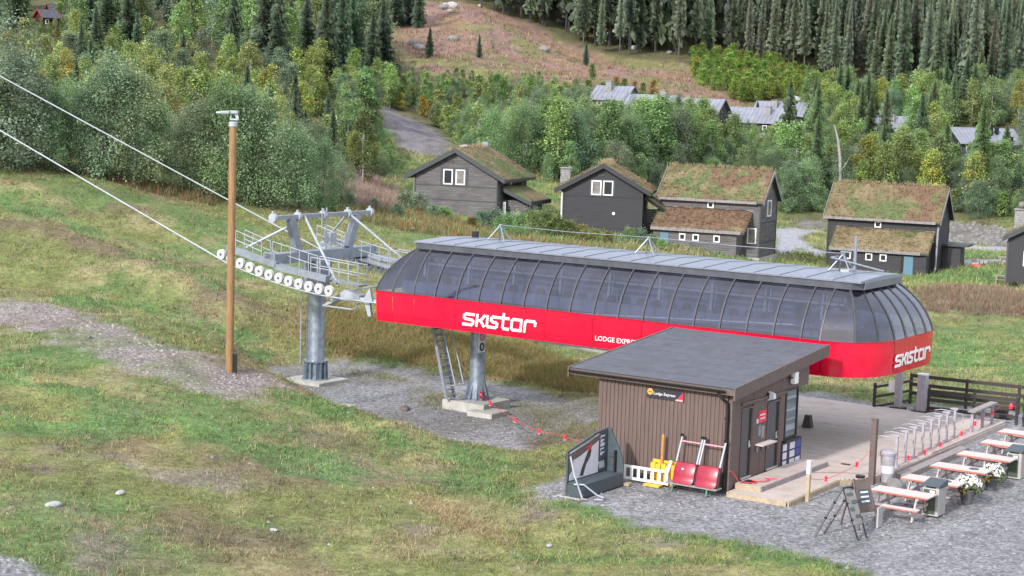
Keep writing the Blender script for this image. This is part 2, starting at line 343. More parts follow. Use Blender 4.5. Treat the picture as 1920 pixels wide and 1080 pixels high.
M_['blindteal'] = mat('pale_teal_blind', (.36, .44, .44), .5, 0, .2, 2)  # window reflection painted as a flat pale teal
M_['water'] = mat('brown_puddle', (.06, .05, .035), .15, 0, .2)
def glassmat(name, tint, ior=1.5, rough=.06, dust=(.16, .16, .19, 1)):
    M = bpy.data.materials.new(name); M.use_nodes = True; nt = M.node_tree; nt.nodes.clear(); L = nt.links
    o = nt.nodes.new('ShaderNodeOutputMaterial'); t = nt.nodes.new('ShaderNodeBsdfTransparent'); t.inputs[0].default_value = (*tint, 1)
    g = nt.nodes.new('ShaderNodeBsdfGlossy'); g.inputs['Roughness'].default_value = rough; g.inputs[0].default_value = (.9, .92, 1, 1)
    d = nt.nodes.new('ShaderNodeBsdfDiffuse'); d.inputs[0].default_value = dust
    tcn = nt.nodes.new('ShaderNodeTexCoord'); no = nt.nodes.new('ShaderNodeTexNoise'); no.inputs['Scale'].default_value = .8; no.inputs['Detail'].default_value = 6; L.new(tcn.outputs['Object'], no.inputs[0])
    mr = nt.nodes.new('ShaderNodeMapRange'); mr.inputs[1].default_value = .35; mr.inputs[2].default_value = .8; mr.inputs[3].default_value = .05; mr.inputs[4].default_value = .26; L.new(no.outputs[0], mr.inputs[0])
    m0 = nt.nodes.new('ShaderNodeMixShader'); L.new(mr.outputs[0], m0.inputs[0]); L.new(t.outputs[0], m0.inputs[1]); L.new(d.outputs[0], m0.inputs[2])     # dust on the acrylic
    f = nt.nodes.new('ShaderNodeFresnel'); f.inputs[0].default_value = ior
    m1 = nt.nodes.new('ShaderNodeMixShader'); L.new(f.outputs[0], m1.inputs[0]); L.new(m0.outputs[0], m1.inputs[1]); L.new(g.outputs[0], m1.inputs[2]); L.new(m1.outputs[0], o.inputs[0])
    return M
M_['acryl'] = glassmat('smoked_acrylic', (.54, .57, .68), ior=1.8, dust=(.13, .14, .20, 1))
M_['innerblue'] = mat('blue_grey_machinery', (.085, .11, .2), .5, .1, .35, 1.5)
M_['innerbrown'] = mat('brown_grey_ceiling', (.115, .10, .105), .7, 0, .2, 1)
M_['glass'] = glassmat('window_glass', (.9, .93, .94))
M_['pane'] = mat('dark_window_pane', (.03, .034, .04), .12, 0, .2, spec=.7)
M_['panelit'] = mat('window_pane_with_curtain', (.2, .19, .18), .2, 0, .5, 1.5)

def turfmat():
    M = bpy.data.materials.new('turf_roof_grass'); M.use_nodes = True; nt = M.node_tree; L = nt.links; p = nt.nodes['Principled BSDF']; p.inputs['Roughness'].default_value = .95; p.inputs['Specular IOR Level'].default_value = .1
    at = nt.nodes.new('ShaderNodeAttribute'); at.attribute_name = 'Col'
    tc = nt.nodes.new('ShaderNodeTexCoord'); no = nt.nodes.new('ShaderNodeTexNoise'); no.inputs['Scale'].default_value = 9; no.inputs['Detail'].default_value = 6; L.new(tc.outputs['Object'], no.inputs[0])
    mr = nt.nodes.new('ShaderNodeMapRange'); mr.inputs[3].default_value = .45; mr.inputs[4].default_value = 1.5; L.new(no.outputs[0], mr.inputs[0])
    mu = nt.nodes.new('ShaderNodeMixRGB'); mu.blend_type = 'MULTIPLY'; mu.inputs[0].default_value = 1; L.new(at.outputs[0], mu.inputs[1]); L.new(mr.outputs[0], mu.inputs[2]); L.new(mu.outputs[0], p.inputs[0])
    b = nt.nodes.new('ShaderNodeBump'); b.inputs['Strength'].default_value = .8; b.inputs['Distance'].default_value = .1; L.new(no.outputs[0], b.inputs['Height']); L.new(b.outputs[0], p.inputs['Normal'])
    return M
M_['turf'] = turfmat()

# ------------------------------------------------------------------ ground: colour map (albedo) and split into its surfaces
YARD = [z0xy([(490,703),(600,764),(680,794),(760,820),(860,846),(940,856),(1000,848)]) + gxy([(1060,832),(1112,835),(1125,800),(1110,745),(1000,726),(900,716),(800,698),(720,683),(640,675),(560,684),(520,690)]), YARD[1]]
yard = np.maximum(sdf(YARD[0], GX, GY), sdf(YARD[1], GX, GY))
track = sdf(gxy([(-60,548),(60,566),(200,598),(330,645),(420,685),(490,703),(525,722),(470,740),(430,748),(330,722),(200,674),(100,638),(-60,610)]), GX, GY)
cornr = sdf(gxy([(-60,1030),(40,1045),(110,1085),(-60,1110)]), GX, GY)
scree = sdf(gxy([(700,200),(735,205),(800,240),(850,275),(845,300),(760,290),(728,255)]), GX, GY)
roadA = sdf(gxy([(1452,428),(1500,428),(1552,450),(1552,485),(1500,466),(1452,482)]), GX, GY)
roadB = sdf(gxy([(1500,428),(1552,436),(1770,458),(1980,466),(1980,472),(1770,466),(1552,450)]), GX, GY)
roadC = sdf(gxy([(1760,489),(1990,487),(1990,497),(1760,494)]), GX, GY)
rubble = np.maximum(sdf(gxy([(1765,415),(1850,425),(1930,440),(1930,462),(1770,456)]), GX, GY), sdf(gxy([(1500,408),(1552,412),(1552,430),(1490,425)]), GX, GY))
heath = sdf(gxy([(700,20),(800,4),(860,2),(1000,50),(1100,97),(1300,122),(1320,160),(1390,200),(1500,195),(1530,215),(1400,225),(1250,190),(1140,175),(1000,152),(880,150),(790,142),(715,80)]), GX, GY)
weedp = sdf(gxy([(590,325),(650,315),(745,365),(740,402),(690,392),(610,365)]), GX, GY)
scrub = sdf(gxy([(1730,545),(1800,540),(1990,560),(1990,600),(1840,590),(1740,580)]), GX, GY)
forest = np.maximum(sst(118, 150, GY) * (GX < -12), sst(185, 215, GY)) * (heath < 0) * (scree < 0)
bank = sdf(gxy([(470,560),(640,560),(760,600),(1000,640),(1110,690),(1110,735),(900,710),(700,672),(560,668),(430,620)]), GX, GY)
lush = 9 * np.ones_like(GX)
for L_, wd in [([(0,375),(120,415),(220,460),(330,505),(410,535)], 1.1), ([(120,565),(240,572),(380,600),(470,660)], 1.3), ([(0,660),(60,720),(180,740)], .9), ([(-40,790),(120,800),(260,800),(420,800),(560,860),(640,880)], 1.3),
               ([(560,742),(680,800),(780,842),(900,872)], .9), ([(880,900),(1000,935),(1150,965),(1300,1000),(1450,1030),(1560,1050)], 1.0), ([(1770,640),(1850,690),(1990,700)], 3.5), ([(1790,655),(1990,650)], 2), ([(1000,1045),(1200,1050),(1400,1060)], .5),
               ([(1760,525),(1850,512),(1990,525)], 5), ([(1780,478),(1900,480),(1990,480)], 5)]:
    lush = np.minimum(lush, dline(gxy(L_), GX, GY) / wd)
n1 = fbm(GX, GY, 7, 4, 21); n2 = fbm(GX, GY, 1.6, 4, 22); n3 = fbm(GX, GY, .5, 3, 23); n4 = fbm(GX, GY, 16, 4, 24)
def C3(r, g, b): return np.array([r, g, b])
def lerp(A, B, t): return A * (1 - t[..., None]) + B * t[..., None]
GREEN, OLIVE, STRAW, BROWN, LUSH, EARTH = C3(.15,.225,.08), C3(.215,.235,.09), C3(.30,.26,.14), C3(.205,.155,.105), C3(.14,.245,.09), C3(.25,.21,.185)
gc = lerp(np.broadcast_to(OLIVE, GX.shape + (3,)), GREEN, sst(.42, .62, n1))
gc = lerp(gc, STRAW, sst(.5, .72, n2) * .75)
gc = lerp(gc, BROWN, sst(.55, .75, fbm(GX, GY, 4, 4, 25)) * .8)
earth = sst(.64, .76, fbm(GX, GY, 3.1, 5, 26)) * sst(60, 44, GY) * .85
gc = lerp(gc, EARTH, np.clip(earth, 0, 1))
gc = lerp(gc, C3(.22,.185,.085), sst(-2, 3, bank) * .55); gc = lerp(gc, C3(.24,.15,.08), sst(-1, 3, bank) * sst(.5, .68, n2) * .8)
gc = lerp(gc, C3(.20,.15,.115), sst(1.6, .3, BANDS[0][0] + (n2 - .5) * 2.5) * .85)
gc = lerp(gc, LUSH, sst(1.25, .45, lush + (n2 - .5) * 3.2 + (n3 - .5) * 1.6) * .8)
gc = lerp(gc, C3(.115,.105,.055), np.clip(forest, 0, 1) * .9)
hc = lerp(lerp(np.broadcast_to(C3(.25,.165,.11), GX.shape + (3,)), C3(.19,.185,.08), sst(.48, .62, fbm(GX, GY, 12, 4, 31))), C3(.255,.165,.14), sst(.52, .60, fbm(GX, GY, 5, 4, 32)))
gc = lerp(gc, hc, sst(-3, 3, heath + (n4 - .5) * 8))
gc = lerp(gc, C3(.24,.16,.145), sst(-1, 1, weedp)); gc = lerp(gc, C3(.23,.165,.125), sst(-1.5, 1.5, scrub) * .85)
gc *= (.58 + .84 * n3)[..., None] * (.8 + .4 * n2)[..., None]
wob = (n2 - .5) * 1.1 + (n3 - .5) * .7
tyr = np.minimum(np.abs(dline(gxy([(1250,985),(1450,1010),(1650,985),(1800,935),(1990,880)]), GX, GY) - .8), np.abs(dline(gxy([(1500,1080),(1640,1040),(1800,985),(1990,940)]), GX, GY) - .85))
gm_y = sst(-.25, .3, yard + wob * 1.2)
moss = sst(.56, .68, fbm(GX, GY, 2.6, 4, 41)) * (GX < 3) * .7
ycol = C3(.245,.242,.256) * (.78 + .44 * n3)[..., None] * (.85 + .3 * n1)[..., None]
ycol = lerp(ycol, C3(.17,.165,.09), np.clip(moss, 0, 1)); mud = sst(1.4, .6, dline(gxy([(1030,822),(1110,818)]), GX, GY) / 1.0); ycol = lerp(ycol, C3(.11,.09,.06), mud * .8)
ycol = lerp(ycol, C3(.19,.18,.17), sst(.5, .66, fbm(GX, GY, 5, 4, 42)) * (GX < 6) * (GY > 58) * .8)
ycol = ycol * (1 - .2 * sst(.32, .08, tyr) * sst(.3, .6, n2))[..., None] * (.78 + .44 * fbm(GX, GY, 3.5, 4, 43))[..., None]
gc = lerp(gc, ycol, gm_y)
gm_t = sst(-.6, .9, track + wob * 2.4) * (.55 + .45 * sst(.3, .6, n2)); tcol = C3(.24,.21,.20) * (.75 + .5 * n3)[..., None]
gc = lerp(gc, tcol, gm_t)
gm_c = sst(-.3, .4, cornr + wob); gc = lerp(gc, C3(.22,.215,.225) * (.75 + .5 * n3)[..., None], gm_c)
gm_s = sst(-1.5, 1.5, scree + (n1 - .5) * 6); gc = lerp(gc, C3(.19,.172,.185) * (.5 + 1.0 * n3)[..., None], gm_s)
isl = sdf(gxy([(1502,447),(1528,436),(1556,436),(1556,474),(1528,466)]), GX, GY); road = np.minimum(np.maximum(np.maximum(roadA, roadB), roadC), -isl); gm_r = sst(-.2, .4, road + wob * .3); gc = lerp(gc, C3(.33,.33,.36) * (.9 + .2 * n3)[..., None], gm_r)
gm_b = sst(-.6, .6, rubble + wob * 2); gc = lerp(gc, C3(.18,.165,.15) * (.4 + 1.2 * n3)[..., None], gm_b)
gc = np.clip(gc, .01, .8)
stony = np.clip(gm_y + gm_t + gm_c + gm_s + gm_r + gm_b, 0, 1)
def groundmat():
    M = bpy.data.materials.new('ground_surface'); M.use_nodes = True; nt = M.node_tree; L = nt.links; p = nt.nodes['Principled BSDF']; p.inputs['Roughness'].default_value = .95; p.inputs['Specular IOR Level'].default_value = .15
    at = nt.nodes.new('ShaderNodeAttribute'); at.attribute_name = 'Col'; st = nt.nodes.new('ShaderNodeAttribute'); st.attribute_name = 'stony'
    ge = nt.nodes.new('ShaderNodeNewGeometry')
    def noise(s, d=5, r=.7):
        n = nt.nodes.new('ShaderNodeTexNoise'); n.inputs['Scale'].default_value = s; n.inputs['Detail'].default_value = d; n.inputs['Roughness'].default_value = r; L.new(ge.outputs['Position'], n.inputs[0]); return n
    a = noise(4.0, 8, .8); b = noise(17, 4, .8)
    vo = nt.nodes.new('ShaderNodeTexVoronoi'); vo.inputs['Scale'].default_value = 11; L.new(ge.outputs['Position'], vo.inputs[0])
    sep = nt.nodes.new('ShaderNodeSeparateColor'); L.new(vo.outputs['Color'], sep.inputs[0])
    def mr(src, lo, hi, f0=.25, f1=.75):
        k = nt.nodes.new('ShaderNodeMapRange'); k.inputs[1].default_value = f0; k.inputs[2].default_value = f1; k.inputs[3].default_value = lo; k.inputs[4].default_value = hi; L.new(src, k.inputs[0]); return k.outputs[0]
    def mul(x, y):
        k = nt.nodes.new('ShaderNodeMath'); k.operation = 'MULTIPLY'; L.new(x, k.inputs[0]); L.new(y, k.inputs[1]); return k.outputs[0]
    g = mul(mr(a.outputs[0], .35, 1.7, .3, .7), mr(b.outputs[0], .55, 1.5, .3, .7)); s_ = mul(mr(sep.outputs[0], .58, 1.5, 0, 1), mr(b.outputs[0], .8, 1.2))
    mf = nt.nodes.new('ShaderNodeMix'); L.new(st.outputs['Fac'], mf.inputs[0]); L.new(g, mf.inputs[2]); L.new(s_, mf.inputs[3])
    mu = nt.nodes.new('ShaderNodeMixRGB'); mu.blend_type = 'MULTIPLY'; mu.inputs[0].default_value = 1; L.new(at.outputs[0], mu.inputs[1]); L.new(mf.outputs[0], mu.inputs[2]); L.new(mu.outputs[0], p.inputs[0])
    bp = nt.nodes.new('ShaderNodeBump'); bp.inputs['Strength'].default_value = .7; bp.inputs['Distance'].default_value = .06; L.new(mf.outputs[0], bp.inputs['Height']); L.new(bp.outputs[0], p.inputs['Normal'])
    return M
M_['ground'] = groundmat()
idx = np.arange(NU * NV).reshape(NV, NU); Fq = np.stack([idx[:-1, :-1], idx[:-1, 1:], idx[1:, 1:], idx[1:, :-1]], -1).reshape(-1, 4)
cls = np.zeros((NV, NU), int); cls[heath > 0] = 5; cls[scree > 0] = 4; cls[road > 0] = 3; cls[track > 0] = 2; cls[yard > 0] = 1
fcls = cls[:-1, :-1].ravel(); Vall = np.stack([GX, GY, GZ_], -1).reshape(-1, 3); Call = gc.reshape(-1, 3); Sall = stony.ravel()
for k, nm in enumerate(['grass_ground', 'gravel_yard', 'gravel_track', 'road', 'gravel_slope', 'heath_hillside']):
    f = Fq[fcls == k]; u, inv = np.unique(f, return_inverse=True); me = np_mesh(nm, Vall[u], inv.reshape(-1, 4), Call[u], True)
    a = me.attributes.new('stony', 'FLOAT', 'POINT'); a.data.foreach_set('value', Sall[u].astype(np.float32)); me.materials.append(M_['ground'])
    o = bpy.data.objects.new(nm, me); COL.objects.link(o); o['kind'] = 'structure'

# ------------------------------------------------------------------ the lift station
XF = lambda o, x, y: Matrix(((x[0], y[0], x[1]*y[2]-x[2]*y[1], o[0]), (x[1], y[1], x[2]*y[0]-x[0]*y[2], o[1]), (x[2], y[2], x[0]*y[1]-x[1]*y[0], o[2]), (0, 0, 0, 1)))
def logo(mb, M, sx, sy, t, d):
    LT = [[(.95,1),(.15,1),(0,.85),(0,.66),(.13,.54),(.82,.46),(.94,.34),(.94,.15),(.8,0),(-.02,0)], [(1.3,1),(1.3,0)], [(1.3,.5),(1.66,.5),(2.0,1)], [(1.66,.5),(2.02,0)],
          [(2.32,1),(2.32,.12),(2.45,0),(3.15,0),(3.3,.14),(3.3,.36),(3.15,.48),(2.85,.52),(2.7,.64),(2.7,.86),(2.85,1),(4.35,1)], [(3.85,1.38),(3.85,.15),(4.0,0),(4.4,0)],
          [(5.6,1),(4.85,1),(4.7,.86),(4.7,.14),(4.85,0),(5.6,0),(5.6,1)], [(5.98,0),(5.98,.85),(6.12,1),(6.8,1),(6.93,.86),(6.93,.66)]]
    e = 0
    for st in LT:
        for (x0, y0), (x1, y1) in zip(st[:-1], st[1:]):
            p = np.array([x0 * sx + .1 * y0 * sy, y0 * sy]); q = np.array([x1 * sx + .1 * y1 * sy, y1 * sy]); u = (q - p) / np.linalg.norm(q - p); k = np.array([-u[1], u[0]]); p = p - u * t * .42; q = q + u * t * .42
            e += 1; dd = d + (e % 5) * .0012
            P = [tuple(M @ Vector((*c, 0))) for c in (p - k * t/2, q - k * t/2, q + k * t/2, p + k * t/2)]
            mb.prism(P, tuple(M.to_3x3() @ Vector((0, 0, dd))))
    return mb
ST = thing('chairlift_station', 'long red and smoked glass chairlift station on steel columns beside the brown hut', 'lift station')
BB, TB, ZR, ZB, ZT = 2.9, 1.8, 4.53, 3.42, 6.22
a_ribs = [-2.0 + .985 * i for i in range(18)] + [15.42]
near = [((-2.8, -BB), (-1.62, -TB))] + [((a, -BB), (a if a > -1.3 else -1.55, -TB)) for a in a_ribs] + [((16.5, -2.55), (15.92, -TB)), ((17.0, -1.75), (16.08, -1.3)), ((17.2, -.9), (16.12, -.8))]
end = [((17.22, .05), (16.13, -.1)), ((17.22, .95), (16.13, .55)), ((17.24, 1.85), (16.12, 1.15)), ((17.2, 2.6), (16.08, TB))]
far = [((16.8, 2.93), (15.7, TB))] + [((a, BB), (a, TB)) for a in [15.3 - 1.0 * i for i in range(17)]] + [((-1.2, BB), (-1.2, TB)), ((-2.8, BB), (-1.62, TB))]
ring = near + end + far
left = [((-2.8, BB * (1 - 2 * k / 5)), (-1.62, TB * (1 - 2 * k / 5))) for k in range(1, 5)]
ring = ring + left
def prof(bt, tp, k, off=0):     # glass leans inwards with a curve
    t = k / 6; s_ = 1 - math.cos(t * math.pi / 2); s_ = .35 * t + .65 * s_
    p = np.array([bt[0] + (tp[0] - bt[0]) * s_, bt[1] + (tp[1] - bt[1]) * s_, ZR + .03 + (ZT - ZR - .03) * (math.sin(t * math.pi / 2) * .35 + t * .65)])
    if off:
        c = np.array([min(max(p[0], 0), 14), 0, 4.6]); d = p - c; d /= np.linalg.norm(d); p = p + d * off
    return p
N_ = len(ring)
for i in range(N_):
    (b0, t0), (b1, t1) = ring[i], ring[(i + 1) % N_]
    A = [prof(b0, t0, k) for k in range(7)]; B = [prof(b1, t1, k) for k in range(7)]
    MB().strip(B, A).build('glass_pane', M_['acryl'], ST, True)
    A2 = [prof(b0, t0, k, .035) for k in range(7)]; A1 = [prof(b0, t0, k, -.03) for k in range(7)]
    dirv = np.array([b1[0] - ring[i - 1][0][0], b1[1] - ring[i - 1][0][1], 0]); dirv = dirv / np.linalg.norm(dirv) * .03
    mb = MB(); 
    for k in range(6): mb.hexa([A1[k] - dirv, A2[k] - dirv, A2[k] + dirv, A1[k] + dirv], [A1[k+1] - dirv, A2[k+1] - dirv, A2[k+1] + dirv, A1[k+1] + dirv])
    mb.build('rib', M_['rib'], ST)
# roof
rp = [(-1.72, -1.88), (16.0, -1.88), (16.3, -1.6), (16.3, 1.6), (16.0, 1.88), (-1.72, 1.88)]
MB().prism([(x, y, 6.2) for x, y in rp], (0, 0, .22)).build('roof_edge', M_['fascia'], ST)
M_['endfascia'] = M_['metalroof']
for i in range(19):
    x0 = -1.8 + i * .955; x1 = x0 + .945 if i < 18 else 16.34
    mb = MB(); hip = .16
    for sgn in (-1, 1): mb.hexa([(x0, 0, 6.435), (x1, 0, 6.435), (x1, sgn * 1.93, 6.43), (x0, sgn * 1.93, 6.43)][::sgn], [(x0, 0, 6.56), (x1, 0, 6.56), (x1, sgn * 1.93, 6.48), (x0, sgn * 1.93, 6.48)][::sgn])
    for sgn in (-1, 1): mb.beam((x1 - .012, 0, 6.57), (x1 - .012, sgn * 1.93, 6.49), .014, .022)
    mb.build('roof_sheet', M_['metalroof'], ST)
MB().prism([(16.305, -1.6, 6.2), (16.305, 1.6, 6.2), (16.345, 1.6, 6.43), (16.345, -1.6, 6.43)], (.03, 0, 0)).build('end_flashing', M_['metalroof'], ST)
# red skirt panels
def skirt(bt, k):   # k 0 top .. 4 bottom
    z = [ZR + .05, ZR, 4.15, 3.75, ZB][k]; s_ = [1.012, 1.0, .999, .995, .985][k]
    cx = min(max(bt[0], 0), 14.5); return np.array([cx + (bt[0] - cx) * s_, bt[1] * s_, z])
def plan(a0, a1, side): return [(a0 + (a1 - a0) * j / 3, side * BB) for j in range(4)]
sk = []
seams = [-2.8, -2.0, -.99, .95, 2.92, 4.87, 6.85, 8.82, 10.8, 12.75, 14.6, 15.5]
for a0, a1 in zip(seams[:-1], seams[1:]): sk.append(plan(a0 + .008, a1 - .008, -1))
sk.append([(15.508, -BB), (16.05, -2.82), (16.5, -2.55), (16.8, -2.2), (17.0, -1.75), (17.13, -1.32), (17.195, -.9)])
sk.append([(17.2, -.884), (17.22, .05), (17.22, .99)]); sk.append([(17.22, 1.006), (17.24, 1.85), (17.23, 2.3), (17.2, 2.6)])
sk.append([(17.195, 2.615), (17.08, 2.8), (16.8, 2.93), (15.5, BB)])
for i in range(9): sk.append(plan(15.49 - 2 * i, 15.5 - 2 * i - 1.99, 1))
for p in sk:
    mb = MB()
    for k in range(4): mb.strip([skirt(q, k) for q in p], [skirt(q, k + 1) for q in p])
    mb.strip([skirt(q, 0) for q in p][::-1], [skirt(q, 0) * np.array([.985 if q[0] > 15 else 1, .975, 1]) for q in p][::-1])
    mb.build('red_panel', M_['red'], ST, True)
MB().prism([(a * .999, b * .972, 3.45) for a, b in [(-2.75, -BB), (15.5, -BB), (16.5, -2.5), (17.0, -1.6), (17.0, 2.4), (16.4, 2.8), (-2.75, BB)]], (0, 0, .05)).build('floor_pan', M_['dark'], ST)
MB().prism([(a, b, ZB + .06) for a, b in [(-2.7, -BB * .98), (15.5, -BB * .98), (16.9, -1.7), (17.1, -.9), (17.1, 2.2), (15.5, BB * .98), (-2.7, BB * .98)]], (0, 0, .3)).build('panel_backing', M_['redgap'], ST)
MB().prism([(-2.6, -2.7, 4.38), (15.3, -2.7, 4.38), (16.9, -.9, 4.38), (16.9, 2.2, 4.38), (15.3, 2.7, 4.38), (-2.6, 2.7, 4.38)], (0, 0, .04)).build('inner_deck', M_['dark'], ST)
mb = MB(); bt = [(2.5, 3.44), (5.0, 3.30), (7.5, 3.17), (10, 3.12), (11.5, 3.2), (12.6, 3.32), (13.6, 3.44)]
mb.strip([(a, -2.76 if a < 16 else -1.6, 3.45) for a, z in bt], [(a, -2.62 if a < 16 else -1.5, z) for a, z in bt]); mb.strip([(a, -2.62 if a < 16 else -1.5, z) for a, z in bt], [(a, 2.3, z) for a, z in bt]); mb.strip([(a, 2.3, z) for a, z in bt], [(a, 2.76, 3.45) for a, z in bt])
mb.build('underside_hull', M_['soffit'], ST)
# inside: two conveyor beams with tyre shafts, posts, ceiling lights
for sg in (-1, 1):
    MB().beam((-2.2, sg * 1.9, 4.75), (15, sg * 1.9, 4.75), .3, .42).build('conveyor_beam', M_['innerblue'], ST)
    mb = MB()
    for i in range(28): mb.lathe((-2 + i * .6, sg * 1.9, 5.05), [(.01, -.07), (.16, -.07), (.16, .07), (.01, .07)], 12, (0, 1, 0))
    mb.build('drive_tyres', M_['black'], ST)
    mb = MB()
    for i in range(9): mb.beam((-1.6 + i * 2.05, sg * 1.5, 4.4), (-1.6 + i * 2.05, sg * 1.3, 6.2), .1, .1); mb.beam((-1.45 + i * 2.05, sg * 1.5, 4.9), (-1.45 + i * 2.05, sg * 1.35, 5.9), .03, .03)
    mb.build('inner_post', M_['galv'], ST)
    MB().beam((-1.4, sg * 1.45, 5.62), (15.6, sg * 1.45, 5.62), .06, .08).build('inner_rail', M_['galv'], ST)
MB().lathe((14.3, 0, 4.95), [(.2, -.1), (2.3, -.1), (2.35, .1), (.2, .1)], 40).build('bullwheel', M_['innerblue'], ST)
MB().box(-1, 13.5, -.7, .7, 4.45, 5.5).build('drive_frame', M_['innerblue'], ST)
for sg in (-1, 1): MB().box(-1.3, 15.6, min(sg * 1.2, sg * 1.24), max(sg * 1.2, sg * 1.24), 5.66, 6.19).build('ceiling_skirt', M_['innerbrown'], ST)
MB().box(-1.4, 15.8, -1.6, 1.6, 6.14, 6.19).build('inner_ceiling', M_['innerbrown'], ST)
# writing
logo(MB(), XF((1.32, -BB - .006, 3.70), (1, 0, 0), (0, 0, 1)), .45, .385, .098, .014).build('lettering', M_['white'], ST)
logo(MB(), XF((17.252, -.86, 3.71), (0, 1, 0), (0, 0, 1)), .44, .32, .09, .014).build('lettering', M_['white'], ST)
MB().text('LODGE EXPRESS', .245, XF((6.97, -BB - .008, 3.69), (1, 0, 0), (0, 0, 1)), .008).build('lettering', M_['white'], ST)
# roof line supports with a safety wire
for x in (.45, 7.0, 14.6):
    mb = MB(); 
    for dx, dy in ((-.42, -.3), (.42, -.3), (-.3, .4), (.3, .4)): mb.tube((x + dx, .6 + dy, 6.5), (x, .6, 7.12), .028, n=6)
    for dx in (-.42, .42): mb.box(x + dx - .09, x + dx + .09, .22, .38, 6.5, 6.56)
    mb.lathe((x, .6, 7.08), [(.02, 0), (.06, .02), (.06, .08), (.02, .1)], 8)
    mb.build('wire_support', M_['galv'], ST)
MB().path([(.45, .6, 7.14), (3.7, .6, 7.09), (7, .6, 7.14), (10.8, .6, 7.09), (14.6, .6, 7.14)], .014, 5).build('safety_wire', M_['galv'], ST)
MB().box(14.7, 15.0, .2, .9, 6.5, 6.62).build('roof_hatch', M_['white_steel'], ST)
mb = MB(); mb.tube((14.95, .8, 6.5), (14.95, .8, 7.75), .06, n=8); mb.tube((14.55, .5, 7.2), (14.95, .5, 7.2), .025); mb.tube((14.3, .3, 7.0), (15.9, 1.1, 6.6), .03); mb.tube((14.3, .9, 7.0), (14.3, .3, 7.0), .03)
mb.build('antenna_mast', M_['galv'], ST)
MB().box(-1.3, -1.1, 1.2, 1.4, 6.5, 6.75).build('roof_beacon', M_['black'], ST)
# columns
for a in (0, 12.6):
    mb = MB(); mb.lathe((a, 0, 0), [(.44, .36), (.44, .40), (.38, .42), (.335, .95), (.31, 1.1), (.30, 3.5)], 28)
    for k in range(12): c, s_ = math.cos(k * math.pi / 6), math.sin(k * math.pi / 6); mb.prism([(a + .3 * c, .3 * s_, .37), (a + .5 * c, .5 * s_, .37), (a + .5 * c, .5 * s_, .45), (a + .33 * c, .33 * s_, 1.02)], (-.03 * s_, .03 * c, 0))
    mb.path([(a + .302 * math.cos(t * .35 + 3.2), .302 * math.sin(t * .35 + 3.2), 1.0 + t * .105) for t in range(24)], .012, 4)
    mb.build('column', M_['galvpipe'], ST, True)
    MB().box(a - .95, a + 1.0, -.95, .85, -.1, .36).build('foundation', M_['conc'], ST)
MB().box(.62, 1.75, -1.5, -.3, -.1, .17).build('foundation_step', M_['conc'], ST)
# rope entry guide at the left end
mb = MB(); mb.tube((-3.0, -2.2, 4.0), (-4.1, -2.2, 4.05), .09, n=8); mb.prism([(-3.55, -2.35, 4.55), (-3.85, -2.35, 4.1), (-3.6, -2.35, 3.45), (-3.45, -2.35, 3.45), (-3.55, -2.35, 4.0), (-3.4, -2.35, 4.0)], (0, .12, 0))
mb.prism([(-4.1, -2.3, 4.2), (-4.8, -2.3, 4.38), (-5.9, -2.3, 3.68), (-5.75, -2.3, 3.66), (-5.1, -2.3, 3.95), (-4.1, -2.3, 3.98)], (0, .4, 0)); mb.path([(-5.95, -2.25, 3.64), (-4.5, -2.25, 3.62), (-4.25, -2.25, 3.7), (-4.2, -2.25, 3.98)], .035, 6)
mb.build('rope_entry_guide', M_['white_steel'], ST)
mb = MB(); mb.box(-3.5, -2.85, 1.4, 3.3, 3.95, 4.02)
for y in (1.4, 2.0, 2.6, 3.3):
    mb.tube((-3.45, y, 4.0), (-3.45, y, 5.0), .025); mb.tube((-2.95, y, 4.0), (-2.95, y, 5.0), .025)
for z in (4.5, 5.0): mb.tube((-3.45, 1.4, z), (-3.45, 3.3, z), .025)
mb.build('end_platform', M_['galv'], ST)
MB().tube((-3.0, -2.35, 4.72), (-5.2, -2.0, 4.2), .03).build('guide_stay', M_['galv'], ST)
# access stair: steep ladder frames down the left of the column
LD = thing('access_stair', 'steep grey steel stair with handrails hanging under the left end of the red station', 'stair', org=(-.75, -.9, 0))
p0, p1 = np.array([-1.42, 0, 3.4]), np.array([-.62, 0, .42])
for y, nm in ((-1.15, 'stringer'), (-.62, 'stringer')): MB().beam(p0 + (0, y, 0), p1 + (0, y, 0), .05, .12, (1, 0, 0)).build(nm, M_['galv'], LD)
for k in range(13): q = p0 + (p1 - p0) * (k + .5) / 13; MB().box(q[0] - .09, q[0] + .09, -1.15, -.62, q[2] - .015, q[2] + .015).build('tread', M_['galv'], LD)
for y in (-1.16, -.61): MB().path([p0 + (.42, y, .15), p1 + (.36, y, .75), p1 + (.42, y, .6), p1 + (.2, y, .55)], .026, 6).build('handrail', M_['white_steel'], LD)
MB().path([p1 + (0, -.9, 0), (-.3, -.6, .4), (-.15, -.3, .42)], .05, 6).build('foot_bracket', M_['galvpipe'], LD)
SG = thing('column_sign', 'narrow white plate with a red ring above a dark blue disc on the station column', 'sign', org=(.34, -.25, 2.1))
MB().box(.30, .33, -.42, -.02, 2.25, 3.12).build('plate', M_['white'], SG)
MB().lathe((.331, -.22, 2.86), [(.0, 0), (.17, 0), (.17, .006), (.0, .006)], 24, (1, 0, 0)).build('red_ring', M_['redplastic'], SG); MB().lathe((.338, -.22, 2.86), [(.0, 0), (.12, 0), (.12, .004), (.0, .004)], 24, (1, 0, 0)).build('ring_face', M_['print'], SG)
MB().beam((.345, -.32, 2.95), (.345, -.12, 2.77), .006, .04, (1, 0, 0)).build('slash', M_['redplastic'], SG); MB().lathe((.331, -.22, 2.46), [(.0, 0), (.17, 0), (.17, .006), (.0, .006)], 24, (1, 0, 0)).build('blue_disc', M_['navy'], SG)
